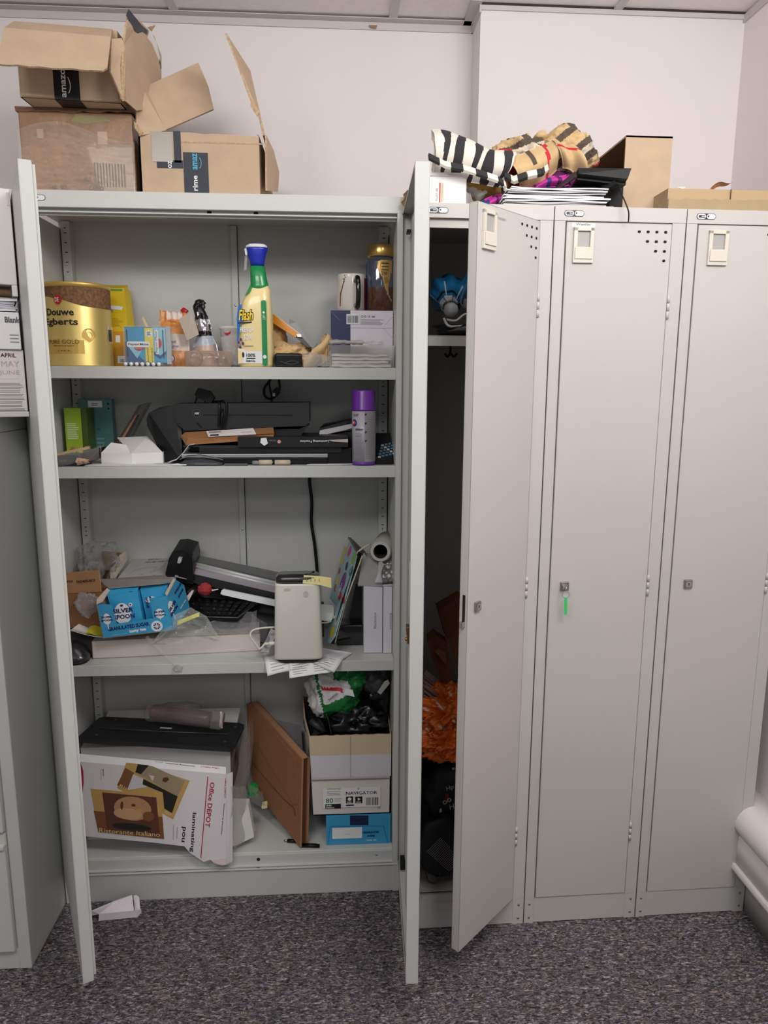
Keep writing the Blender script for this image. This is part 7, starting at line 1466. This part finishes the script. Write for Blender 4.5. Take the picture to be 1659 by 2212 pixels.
def ov(cu,cv,ru,rv,mm,o): m.add([cc+UU*(cu+ru*math.cos(PI*k/10))+VV*(cv+rv*math.sin(PI*k/10))+n*o for k in range(20)],[tuple(range(20))],mm)
ov(0,0,.052,.034,PIN,0); ov(-.012,-.016,.040,.016,mat('pic_skin_light',(200,160,118),.4),.0002); ov(-.030,.006,.004,.012,PBR,.0004); ov(.002,.010,.006,.004,PBR,.0004); ov(.020,-.002,.010,.004,TAN1,.0004); ov(.045,-.018,.016,.014,TAN2,.0003); ov(0,-.052,.055,.010,PDK,.0002)
ptxt(m,'Ristorante Italiano',Vector((0.0917,0.0259,0.1956)),Vector((0.2592,0.0070,0.1881)),.0125,mat('pic_cream',(226,206,150),.4),n,.0)
m.build('printing',od)
# clear sleeves and tissue at its right
CS=clear('clear_sleeves',(190,186,180),.3,.1,.8,40)
m=M()
for k in range(5):
    m.grid(lambda u,v:Vector((0.4540,0.0600,0.2990)).lerp(Vector((0.4840,0.1400,0.4520)),u)+Vector((.010*k*.4+.003*math.sin(u*7+k),.012*k,-.085*v)),8,6,CS)
m.grid(lambda u,v:Vector((0.4560,0.0000,0.3350)).lerp(Vector((0.4880,0.0500,0.3040)),u)+Vector((.004*math.sin(v*8),.0,-.19*v*(1-.2*u)+.003*math.sin(u*9))),12,20,CS)
m.grid(lambda u,v:Vector((0.4840,0.1200,0.2760)).lerp(Vector((0.5280,0.1000,0.2580)),u)+Vector((.01*v,.0,-.06*v+.01*noise.noise(Vector((u*5,v*5,3))))),12,12,CS)
tag(m.build('clear_sleeves'),'loose clear plastic sleeves between the pouch box and the brown mailer','sleeves')
m=M(); TS=mat('tissue_white',(228,228,220),.85)
m.prism([(0.4520,0.0300,0.2640),(0.4930,0.0600,0.2430),(0.5080,0.0500,0.1490),(0.4520,0.0200,0.1410)],(0,.03,0),TS); tag(m.build('white_cloth_pad',None,bev=.004),'folded white cloth pad beside the laminating pouch box','cloth')
gc=thing('green_clip','green plastic clip with a pale block behind the clear sleeves','clip',(0.4990,0.1400,0.2310))
m=M(); m.prism([(0.4810,0.1400,0.2280),(0.4840,0.1400,0.2380),(0.4990,0.1400,0.2420),(0.5100,0.1400,0.2310),(0.5040,0.1400,0.2190),(0.4880,0.1400,0.2180)],(0,.03,.004),mat('clip_green',(20,160,70),.3)); m.build('clip_body',gc,bev=.002)
m=M(); m.prism([(0.5250,0.1000,0.2110),(0.5400,0.1000,0.2140),(0.5420,0.1000,0.2060),(0.5260,0.1000,0.2030)],(0,.02,.002),mat('pale_yellow_block',(220,212,160),.4)); m.build('pale_block',gc,bev=.001)
# brown mailer standing diagonally
ne=Vector((-0.7641,-0.6401,0.0804)); ev=thing('brown_mailer','large brown cardboard mailer standing diagonally in the bottom compartment','mailer',(.57,.15,S4))
BM_=mat('mailer_brown',(150,104,72),.75,var=.05,vscale=60,bump=.1,bscale=200); BM2=mat('mailer_brown_light',(176,130,94),.75,var=.05,vscale=60); BMD=mat('mailer_inside',(96,60,36),.85)
m=M(); P=[Vector((0.6375,0.0278,0.1292)),Vector((0.6455,0.0500,0.3823)),Vector((0.4842,0.2524,0.4606)),Vector((0.4695,0.2686,0.4489)),Vector((0.4717,0.2446,0.2795)),Vector((0.4931,0.2091,0.2001))]
for p in P: p.z=max(p.z,S4+.0005)
m.prism(P,-ne*.002,BM_); 
P2=[p-ne*.022 for p in P]; m.prism(P2,-ne*.002,BM_)
sp=[P[1],P[2],P[2]-ne*.024,P[1]-ne*.024]; m.slab(sp,.002,BM2)
m.slab([P[0],P[5],P[5]-ne*.024,P[0]-ne*.024],.002,BM_)
m.build('panel',ev)
m=M(); Q0=[Vector((0.6309,0.0642,0.3690)),Vector((0.6367,0.0272,0.1293)),Vector((0.6464,0.0168,0.1390)),Vector((0.6502,0.0430,0.3830))]
m.prism([Vector((0.6301,0.0667,0.3734)),Vector((0.6329,0.0476,0.2477)),Vector((0.6217,0.0600,0.2403)),Vector((0.5107,0.2056,0.3447)),Vector((0.4807,0.2429,0.3559)),Vector((0.4741,0.2627,0.4515)),Vector((0.4855,0.2500,0.4586))],ne*.0025,BM_)
m.build('closing_flap',ev)
m=M(); pts=[(0.4794,0.2351,0.2844),(0.5094,0.1971,0.2671),(0.5552,0.1400,0.2471),(0.5917,0.0945,0.2326),(0.6159,0.0653,0.2299),(0.6228,0.0560,0.2212),(0.6226,0.0545,0.2079)]
m.tube(pts,.0012,BMD,6,2); m.build('tear_line',ev)
m=M(); e0=P[0];e1=P[1]; d_=-ne*.026
m.slab([e0,e0+d_*.12,e1+d_*.12,e1],.004,BM2); m.slab([e0+d_*.88,e0+d_,e1+d_,e1+d_*.88],.004,BM2); m.slab([e0+d_*.12+Vector((-.004,.005,0)),e0+d_*.9+Vector((-.004,.005,0)),e1+d_*.9+Vector((-.004,.005,0)),e1+d_*.12+Vector((-.004,.005,0))],.002,BMD); m.slab([e0,e0+d_,e0+d_+Vector((-.01,.012,0)),e0+Vector((-.01,.012,0))],.002,BM2); m.build('open_end',ev)
m=M(); m.slab([(0.5630,0.2500,0.4010),(0.6330,0.2500,0.3810),(0.6440,0.2500,0.1780),(0.5590,0.2500,0.1810)],.002,mat('grey_sheet',(150,146,152),.5)); tag(m.build('grey_sheet'),'pale grey sheet standing behind the brown mailer','sheet')
# pens under the mailer
for k,(p0,p1,mm,lb) in enumerate((((0.5900,0.0600,0.1460),(0.6260,0.0550,0.1350),BLACK,'black pen with white tip poking left from under the brown mailer'),((0.6420,0.0350,0.1380),(0.6920,0.0300,0.1260),BLACK,'black pen cap end poking right from under the brown mailer'))):
    t=thing('pen',lb,'pen',p0); a=Vector(p0);b_=Vector(p1); a.z=b_.z=S4+.0055; m=M(); m.tube([a.lerp(b_,.3 if k==0 else 0),b_],.0052,BLACK,12,1); m.build('barrel',t)
    m=M()
    if k==0: m.tube([a,a.lerp(b_,.32)],.0022,CHROME,10,1)
    else: m.tube([a.lerp(b_,.05)+Vector((0,0,.006)),b_.lerp(a,.15)+Vector((0,0,.006))],.0016,BLACK,8,1)
    m.build('tip' if k==0 else 'pocket_clip',t)
# blue sugar carton under the paper box
bs=thing('closed_sugar_carton','closed blue Granulated Sugar carton under the white copier paper box','box',(.8,.12,S4))
x0=(0.7110,0.0400,0.1740)[0]; x1=(0.8940,0.0320,0.1730)[0]; zt=(0.8030,0.0400,0.2120)[2]; x1=min(x1,.893)
m=M(); m.box(x0,x1,.04,.24,S4+.0004,zt,SKY); f=Face(m,(0,.04,0))
def PX(p): return (p[0],p[2])
f.poly([PX((0.7780,0.0400,0.2130)),PX((0.7780,0.0400,0.1830)),PX((0.8300,0.0400,0.1810)),PX((0.8300,0.0400,0.2110))][::-1],mat('navy_gap',(18,34,70),.6),1)
f.rect(*PX((0.7280,0.0400,0.1420)),*PX((0.8120,0.0400,0.1760)),LOGOWH,2)
SKD=mat('sugar_blue_edge',(34,110,160),.5)
for a_,b_ in (((0.7230,0.0400,0.1820),(0.8730,0.0400,0.1770)),((0.8730,0.0400,0.1770),(0.8860,0.0400,0.1150)),((0.7230,0.0400,0.1820),(0.7150,0.0400,0.1250))):
    a=PX(a_);b=PX(b_); dx=b[0]-a[0];dz=b[1]-a[1];L=math.hypot(dx,dz); nx,nz=-dz/L*.0006,dx/L*.0006
    f.poly([(a[0]-nx,a[1]-nz),(b[0]-nx,b[1]-nz),(b[0]+nx,b[1]+nz),(a[0]+nx,a[1]+nz)],SKD,2)
a=PX((0.8140,0.0400,0.1560)); f.txt('GRANULATED',a[0],a[1],w=.046,h=.0065,m=NVP,l=3,bold=.04); a=PX((0.8260,0.0400,0.1450)); f.txt('SUGAR',a[0],a[1],w=.023,h=.006,m=NVP,l=3,bold=.04); a=PX((0.8250,0.0400,0.1310)); f.txt('tasty tea',a[0],a[1],w=.028,h=.006,m=LOGOWH,l=3,bold=.03)
a=PX((0.7520,0.0400,0.1540)); f.txt('HONORS  SUGAR'[:6] and 'SUGAR',a[0]+.012,a[1],w=.014,h=.003,m=mat('od_grey',(176,172,178),.5),l=3)
f.rect(*PX((0.8240,0.0400,0.1180)),*PX((0.8430,0.0400,0.1200)),GREYC,2)
m.build('carton_body',bs,bev=.0008)
# navigator paper box
NW=mat('nav_white',(220,214,208),.55,var=.03,vscale=12); NB=mat('nav_beige',(206,190,160),.65); NBAND=mat('nav_violet_white',(212,208,214),.5)
nb=thing('copier_paper_box','white Navigator copier paper box stuffed with black bags and a green and white bag','box',(.78,.12,zt))
bl=Vector((0.6760,0.0450,0.2190)); br=Vector((0.8920,0.0450,0.2100)); tl=Vector((0.6670,0.0450,0.4530)); tr_=Vector((0.8940,0.0450,0.4540)); br.x=min(br.x,.893); tr_.x=min(tr_.x,.8935)
bl.z=br.z=zt+.0006; mt=tl.lerp(tr_,.5)
m=M(); 
zband=(0.7840,0.0450,0.3280)[2]; zbe=(0.7840,0.0450,0.3950)[2]
def at_z(z,e):
    if e==0: t=(z-bl.z)/(tl.z-bl.z); return bl.lerp(tl,t)
    t=(z-br.z)/(tr_.z-br.z); return br.lerp(tr_,t)
m.slab([bl,br,at_z(zband,1),at_z(zband,0)],-.003,NW,CARDD,CARDE); m.slab([at_z(zband,0)+Vector((0,-.0015,0)),at_z(zband,1)+Vector((0,-.0015,0)),at_z(zbe,1)+Vector((0,-.0015,0)),at_z(zbe,0)+Vector((0,-.0015,0))],-.004,NBAND,CARDD,CARDE)
m.slab([at_z(zbe,0)+Vector((0,-.001,0)),at_z(zbe,1)+Vector((0,-.001,0))]+[p+Vector((0,-.001,0)) for p in [Vector(q) for q in jag(tr_,tl,24,.0010,31)]],-.004,NB,CARDD,CARDE)
dL=Vector((-.022,.17,0)); dR=Vector((0,.19,0))
m.slab([bl,bl+dL,tl+dL+Vector((-.004,0,.04)),tl+dL*.5+Vector((-.006,0,.012)),tl],.003,NW,CARDD,CARDE); m.slab([at_z(zbe,0)+Vector((-.0006,0,0)),at_z(zbe,0)+dL+Vector((-.0006,0,.0)),tl+dL+Vector((-.0046,0,.04)),tl+dL*.5+Vector((-.0066,0,.012)),tl+Vector((-.0006,0,0))],.001,NB)
m.slab([br,br+dR,tr_+dR,tr_],-.003,NW,CARDD,CARDE); m.slab([bl,br,br+dR,bl+dL],.003,NW)
m.slab([bl+dL,br+dR,tr_+dR,tl+dL+Vector((-.004,0,.04))],.003,CARDD)
m.build('carton_body',nb)
m=M(); f=Face(m,(0,bl.y-.0022,0)); yq=bl.y
mx_=(0.7800,0.0450,0.4360)[0]; f.rect(mx_-.0004,zband,mx_+.0004,tl.z-.001,mat('slit_grey',(140,132,124),.7),3.6)
Ll=[PX((0.7030,0.0450,0.2360)),PX((0.8640,0.0450,0.2970))]; f.rect(Ll[0][0],Ll[0][1],Ll[1][0],Ll[1][1],mat('nav_label',(232,230,228),.5),1)
def tx(t,p,w_,h_,mm,bold=.0): q=PX(p); f.txt(t,q[0],q[1],w=w_,h=h_,m=mm,l=2,bold=bold)
GRN2=mat('nav_green',(40,104,84),.5)
tx('NAVIGATOR',(0.7670,0.0450,0.2750),.088,.0095,mat('nav_dark',(50,50,60),.5),.015); q=PX((0.8020,0.0450,0.2930)); f.ring(q[0],q[1],.003,.0013,mat('nav_blue',(50,120,180),.5),2)
tx('Universal',(0.7150,0.0450,0.2920),.037,.006,GRN2,.0); tx('80',(0.7110,0.0450,0.2520),.020,.014,GRN2,.01); q=PX((0.7090,0.0450,0.2340)); f.rect(q[0],q[1],q[0]+.044,q[1]+.0145,INK,2); f.txt('UHD',q[0]+.002,q[1]+.0078,w=.016,h=.005,m=LOGOWH,l=3,bold=.03); f.txt('FORMULA',q[0]+.002,q[1]+.0015,w=.024,h=.004,m=LOGOWH,l=3,bold=.03)
for k,w_ in ((0,(0.7670,0.0450,0.2490)),(1,(0.7930,0.0450,0.2480))):
    q=PX(w_); f.rect(q[0],q[1],q[0]+.020,q[1]+.021,INK,2); f.disc(q[0]+.010,q[1]+.013,.0055,LOGOWH,3,3 if k else 10); f.lines(q[0]+.003,q[1]+.001,q[0]+.017,q[1]+.006,2,LOGOWH,3,.4,2,.1)
f.rect(*PX((0.7670,0.0450,0.2410)),*PX((0.7890,0.0450,0.2450)),INK,2)
a=PX((0.8230,0.0450,0.2410)); f.bars(a[0],a[1],a[0]+.036,a[1]+.024,14,INK,2); f.lines(*PX((0.7140,0.0450,0.2740)),*PX((0.7540,0.0450,0.2880)),3,GREYINK,2,.35,3,.2); f.lines(*PX((0.7340,0.0450,0.2540)),*PX((0.7550,0.0450,0.2670)),2,GREYINK,2,.3,3,.2)
q=PX((0.8590,0.0450,0.2330)); f.ring(q[0],q[1],.0035,.0009,INK,2)
q0=PX((0.6730,0.0450,0.3240)); q1=PX((0.8910,0.0450,0.3190)); f.rect(q0[0],q0[1],q1[0],q1[1]+.0003,mat('slit_grey',(140,132,124),.7),1)
m.build('printing',nb)
BIN=mat('bin_bag_black',(10,10,12),.28,bump=.6,bscale=60); 
m=M(); m.blob(((tl.x+tr_.x)/2+.015,.13,tl.z+.005),(.098,.085,.062),BIN,.35,3.6,71,5,clamp=(tl.x+.004,.889,.055,.21,zt+.05,.648)); m.blob((.86,.16,tl.z+.07),(.045,.06,.060),BIN,.3,3.6,73,4,clamp=(.6,.889,.055,.26,zt,.640)); tag(m.build('black_bin_bag'),'shiny black bin bag filling the copier paper box','bag')
hd=thing('black_headset','black headset with curved band tucked at the left inside the copier paper box','headset',(0.6940,0.1000,0.4660))
m=M(); m.prism([(0.6450,0.1600,0.4380),(0.6550,0.1600,0.4810),(0.6730,0.1600,0.5020),(0.6930,0.1200,0.4780),(0.7130,0.0800,0.4480),(0.6710,0.0750,0.4350),(0.6530,0.1200,0.4290)],(0,.03,0),BLACK); m.build('ear_pad',hd,bev=.004)
m=M(); m.tube([(0.6690,0.0750,0.4850),(0.7070,0.0650,0.4560)],.0085,mat('matte_charcoal',(44,44,46),.5),12,1); m.tube([(0.6950,0.0800,0.4940),(0.7080,0.0800,0.5040),(0.7180,0.0750,0.4920),(0.7250,0.0650,0.4620),(0.7280,0.0600,0.4440)],.0028,GB,8); m.build('head_band',hd)
# green & white crumpled bag
GW=mat('bag_white',(214,212,212),.28,bump=.5,bscale=40); GG=mat('bag_green',(24,112,52),.3,bump=.5,bscale=40); GDK=mat('bag_dark_grey',(62,62,64),.5,bump=.4,bscale=60)
gw=thing('green_white_bag','crumpled white and green plastic bag on top of the black bags','bag',(.75,.1,.55))
def gwm(u,p):
    q_=(p.x-.745)*.8+(p.z-.560)*-1.0
    if p.x>.80: return GG
    if -.006<(p.z-.582)+(p.x-.72)*.15<.004 and .70<p.x<.76: return RED
    if p.z<.532+ (p.x-.70)*.42 and p.x>.705: return GG
    if p.z>.60 and p.x>.735: return GG
    if abs((p.x-.695)-(.58-p.z)*.25)<.004: return GG
    return GW
m=M(); m.blob((.742,.112,.556),(.080,.055,.076),gwm,.28,3.0,81,5,clamp=(.6,.889,.03,.26,zt,.648)); m.build('bag_body',gw)
m=M(); m.blob((.800,.11,.605),(.045,.045,.036),GG,.4,4,83,4,clamp=(.6,.889,.03,.26,zt,.648)); m.build('green_fold',gw)
m=M(); n_=Vector((0,-1,0)); m.slab([(0.7630,0.0500,0.5710),(0.7920,0.0500,0.5630),(0.7870,0.0520,0.5830),(0.7670,0.0520,0.5870)],.0006,LOGOWH); m.build('barcode_patch',gw)
m=M(); ptxt(m,'ORIGINAL',Vector((0.7440,0.0520,0.5760)),Vector((0.7190,0.0500,0.5560)),.006,INK,n_,.02); 
HW_=mat('marker_ink',(50,50,54),.6)
for k,(a_,b_) in enumerate((((684,1478),(694,1462)),((690,1480),(698,1466)),((697,1474),(706,1456)),((704,1466),(710,1458)),((686,1472),(700,1470)))): pass
m.build('lettering',gw)
m=M(); m.blob((.785,.10,.628),(.020,.02,.018),GW,.4,4,85,3,clamp=(.6,.889,.03,.26,zt,.648)); tag(m.build('white_tissue'),'small crumpled white tissue tucked between green bag and dark cloth','tissue')
m=M(); m.blob((.850,.12,.600),(.046,.06,.052),GDK,.3,3,87,4,clamp=(.6,.889,.03,.26,zt,.648)); tag(m.build('dark_grey_cloth'),'dark grey cloth at the top right of the copier paper box','cloth')
m=M(); m.slab([(0.8550,0.0550,0.5730),(0.8640,0.0550,0.5660),(0.8890,0.0550,0.5980),(0.8840,0.0550,0.6090),(0.8740,0.0550,0.6040)],.001,clear('clear_tag',(225,225,215),.6,.2,.2,20)); tag(m.build('clear_tag'),'narrow clear plastic tag on the dark cloth','tag')
# ---------------------------------------------------------------- paper scrap on the floor
fs=thing('paper_scrap','white folded card scrap lying on the carpet below the cupboard','paper scrap',(.16,-.06,0))
m=M(); a=Vector((0.1090,-0.0730,0.0020)); b_=Vector((0.2070,-0.0650,0.0020)); 
h1=.020
FSW=mat('scrap_white',(236,230,236),.55)
m.slab([a,b_,b_+Vector((.002,-.0,h1)),a+Vector((.002,.0,h1))],-.0012,FSW); 
c_=Vector((0.0840,-0.0500,0.0140)); c_.z=max(c_.z,.012); t0=a+Vector((.002,0,h1)); t1=b_+Vector((.002,0,h1)); tk=Vector((0.1870,-0.0200,0.0320)); 
m.slab([c_,t0,t1,Vector((0.1960,-0.0500,0.0090)),Vector((0.1860,-0.0280,0.0400)),Vector((0.1430,-0.0300,0.0280))],.0012,FSW)
m.slab([c_,Vector((0.0830,-0.0550,0.0040)),Vector((0.0990,-0.0580,0.0170)),Vector((0.1130,-0.0580,0.0190)),t0],.001,FSW)
m.build('folded_panel',fs)
m=M(); m.slab([Vector((0.1980,-0.0520,0.0130)),Vector((0.1910,-0.0300,0.0400)),Vector((0.1970,-0.0300,0.0420)),Vector((0.2060,-0.0350,0.0390)),Vector((0.2130,-0.0550,0.0190)),Vector((0.2080,-0.0570,0.0160))],.001,FSW); m.slab([b_,b_+Vector((.008,.012,.004)),b_+Vector((.008,.010,h1-.002)),b_+Vector((.002,0,h1))],.001,FSW); m.build('side_tab',fs)
# ---------------------------------------------------------------- contents of the open locker
LB0=.0985
def inl(s,d,z):
    return (LX+s*math.cos(LA)-d*math.sin(LA),LY+s*math.sin(LA)+d*math.cos(LA),z)
SL=1.5185
UB=mat('umbrella_blue',(24,120,176),.6); UW=mat('umbrella_white',(214,220,226),.5); UN=mat('umbrella_navy',(20,28,50),.6)
um=thing('umbrella','folded blue and white umbrella with a clear handle on the locker shelf','umbrella',inl(.09,.1,SL))
tip=Vector((1.0180,-0.0750,1.5770)); 
ax=Vector((.10,.9,.28)).normalized(); R3=ax.to_track_quat('Z','Y').to_matrix()
m=M(); m.lathe([(.004,-.004),(.015,0),(.0185,.008),(.0175,.018),(.0155,.022)],tip,mat('handle_clear',(190,192,196),.15,coat=.5),10,R3); m.lathe([(.0158,.022),(.017,.026),(.0175,.045),(.014,.05)],tip,CHROME,18,R3); m.build('handle',um)
m=M()
def umf(u,v):
    a=2*PI*u; r=.015+.036*min(1,v*2.0)*(1+.13*math.sin(a*7+v*4)+.05*math.sin(a*3))*(1-.30*v); c_=tip+ax*(.045+.19*v)+Vector((-.004,0,.012*math.sin(v*3))); w_=R3@Vector((math.cos(a)*r,math.sin(a)*r,0)); return c_+w_
m.grid(umf,70,22,lambda u,v: UW if v<.09 or ((u*5)%1<.05 and v<.4) else (UN if .12<v<.16 else UB)); m.build('canopy',um)
m=M(); 
for k in range(7): 
    a=2*PI*k/7; m.tube([tip+R3@Vector((math.cos(a)*.014,math.sin(a)*.014,.042)),tip+R3@Vector((math.cos(a)*.024,math.sin(a)*.024,.052)),tip+R3@Vector((math.cos(a)*.028,math.sin(a)*.028,.062))],.0012,CHROME,6)
m.build('ribs',um)
m=M(); m.grid(lambda u,v:Vector((1.0410,0.0000,1.6190)).lerp(Vector((1.0850,0.0500,1.7030)),u)+Vector((.01*math.sin(v*3),.02*math.sin(PI*u)-.02*math.sin(v*4),-.045*v)),14,14,UB,.003); m.build('loose_panel',um)
m=M(); m.tube([(0.9990,-0.0900,1.5590),(1.0080,-0.1000,1.5420),(1.0320,-0.1000,1.5400),(1.0560,-0.0950,1.5460),(1.0650,-0.0900,1.5570)],.0030,WCB,8); m.tube([(1.0060,-0.0850,1.5570),(1.0270,-0.0900,1.5540),(1.0460,-0.0900,1.5680),(1.0640,-0.0850,1.5710)],.0026,WCB,8); m.tube([(1.0600,-0.0600,1.6540),(1.0470,-0.0600,1.6180),(1.0430,-0.0600,1.5970),(1.0550,-0.0600,1.5870),(1.0680,-0.0600,1.5830)],.0011,mat('wire_grey',(130,130,130),.3),6)
tag(m.build('charging_cable'),'white charging cable coiled below the umbrella handle on the locker shelf','cord')
m=M(); m.lathe([(.011,0),(.0125,.003),(.0125,.020),(.010,.024)],(1.0610,-0.0600,1.5830),mat('grey_plastic',(120,120,122),.4),18); tag(m.build('plastic_cap'),'small grey plastic cap next to the umbrella handle','cap')  # loose grey cap beside the umbrella handle
m=M(); m.blob(inl(.14,.09,SL+.014),(.085,.06,.018),mat('bag_black_soft',(24,24,26),.35,bump=.5,bscale=50),.3,3,91,4,flat=SL+.0005); tag(m.build('dark_pouch'),'dark soft pouch lying under the umbrella on the locker shelf','pouch')
# lower part: backpack, orange bag, knitwear, paper bags
BP=mat('backpack_black',(18,18,20),.6,bump=.4,bscale=200)
bk=thing('black_backpack','black backpack with Hp lettering and ring pattern at the bottom of the open locker','backpack',inl(.15,.15,LB0))
lx0,lx1=.008,.292
def clampL(v):
    return v
x_a=inl(.008,.1,0)[0]+.004; x_b=inl(.295,.1,0)[0]-.004
m=M(); m.blob(inl(.150,.170,.275),(.150,.155,.185),BP,.14,2.4,93,5,flat=LB0+.001,clamp=(x_a,x_b,-.1003,.28,LB0,.56)); m.build('main_body',bk)
n0=Vector((0,-1,0)); PRW=mat('print_offwhite',(190,184,176),.6); PRR=mat('print_dark_red',(120,24,20),.6)
m=M(); pk_=Vector((1.0350,-0.1000,0.2260)); m.blob(inl(.085,.045,.215),(.075,.055,.085),BP,.12,2,95,4,flat=LB0,clamp=(x_a,x_b,-.13,.2,LB0,.4)); m.build('front_pocket',bk)
m=M()
def band2(w_,n_=0): pass
def prt(px,py,fn): pass
f=Face(m,(0,-.101,0))
def PL_(px): return (px[0],px[2])
q=PL_((1.0290,-0.1010,0.3610)); f.txt('Hp',q[0],q[1],w=.020,h=.016,m=PRW,l=1,rot=22,shear=.2); q=PL_((1.0380,-0.1010,0.3070)); f.txt('Hp',q[0],q[1],w=.022,h=.018,m=PRW,l=1,rot=18,shear=.2)
for px,py_ in ((0,0),): pass
for w_ in ((1.0240,-0.1010,0.3330),(1.0350,-0.1010,0.3390),(1.0290,-0.1010,0.2680),(1.0550,-0.1010,0.2650)):
    f.ring(w_[0],w_[2],.0058,.0026,PRW,1)
q=PL_((1.0270,-0.1010,0.3470)); f.poly([(q[0]-.006,q[1]-.006),(q[0]+.008,q[1]-.004),(q[0]+.006,q[1]+.008),(q[0],q[1]+.012)],PRR,.5); w_=(1.0130,-0.1010,0.3080); f.disc(w_[0],w_[2],.0035,PRW,1,10,.009); w_=(1.0440,-0.1010,0.4280); f.disc(w_[0],w_[2],.004,PRW,1,6); w_=(1.0190,-0.1010,0.2770); f.disc(w_[0],w_[2],.003,mat('print_pink',(160,110,116),.6),1,6)
m.build('printed_pattern',bk)
m=M(); f=Face(m,(0,-.1315,0)); MESH=mat('mesh_grey',(190,188,182),.5); 
a0=Vector(((0.9760,-0.1300,0.2140)[0],0,(0.9760,-0.1300,0.2140)[2])); 
for r in range(17):
    for c_ in range(12):
        x=a0.x+.0042*r*.85+.0030*c_; z=a0.z-.0042*r*.75+.0033*c_-.0005*r
        if c_+r*.2>12.5: continue
        f.disc(x,z,.0011,MESH,1,6)
m.build('mesh_pocket',bk)
m=M(); m.tube([(0.9710,-0.1250,0.2020),(0.9710,-0.1280,0.1570),(0.9830,-0.1300,0.1240),(1.0020,-0.1300,0.1220),(1.0100,-0.1300,0.1430),(0.9970,-0.1300,0.1840)],.0018,mat('strap_dark',(40,40,42),.5),6); m.build('strap',bk)
OR=mat('orange_bag',(226,104,18),.35,bump=.7,bscale=25); ORL=mat('orange_print_white',(224,200,190),.5)
ob=thing('orange_carrier_bag','bright orange crumpled carrier bag stuffed on the backpack in the open locker','bag',inl(.12,.1,.45))
def orm(u,p):
    return ORL if u.y<-.1 and abs(math.sin(p.x*70+p.z*60))<.22 and math.sin(p.z*95-p.x*50)>.35 else OR
m=M(); m.blob(inl(.110,.075,.575),(.112,.050,.062),orm,.40,4.2,97,6,crease=.9,clamp=(x_a,x_b,-.20,.25,.4,.70)); m.blob(inl(.120,.055,.500),(.110,.050,.050),OR,.38,4.0,99,6,crease=.9,clamp=(x_a,x_b,-.20,.25,.4,.70))
m.build('bag_body',ob)
KN=mat('knit_beige',(150,122,112),.9,bump=.4,bscale=200); KND=mat('knit_dark',(74,52,48),.9)
m=M(); m.grid(lambda u,v:Vector((0.9670,-0.0400,0.6650)).lerp(Vector((1.0390,-0.0500,0.6100)),u)+Vector((-.015*v,-.05*math.sin(PI*v*.7)-.004*math.sin(v*60),-.085*v+.0)),14,64,lambda u,v: KND if (v*11)%1<.16 else KN,.02); tag(m.build('ribbed_knitwear'),'beige ribbed knitwear edge above the orange carrier bag','knitwear')
PBG=mat('paper_bag',(112,62,36),.8,bump=.3,bscale=30); PBG2=mat('paper_bag_light',(136,84,52),.8)
for k,(pts,dz,lb,mm) in enumerate((([(1.0150,0.0200,0.8170),(1.0680,-0.0200,0.8640),(1.0890,0.0000,0.8450),(1.0910,0.0000,0.7560),(1.0650,-0.0200,0.6740),(1.0350,0.0000,0.7440)],.06,'upper brown paper bag leaning in the open locker',PBG),([(0.9840,-0.0200,0.7460),(1.0040,0.0000,0.7550),(1.0360,-0.0200,0.7380),(1.0390,-0.0400,0.6820),(1.0550,-0.0500,0.6220),(1.0250,-0.0500,0.6100),(0.9990,-0.0300,0.6920)],.05,'lower crumpled brown paper bag in the open locker',PBG))):
    t=thing('paper_bag',lb,'bag',pts[0],'brown paper bags in the open locker'); m=M(); m.prism(pts,(0.0,dz,0),mm); m.build('bag_body',t,bev=.003)
    m=M(); c_=sum((Vector(p) for p in pts),Vector())/len(pts); Q=[Vector(p).lerp(c_,.45)+Vector((0,-.006,0)) for p in pts[:4]]; m.slab(Q,.003,PBG2); m.build('folded_panel',t)

bpy.context.view_layer.update()
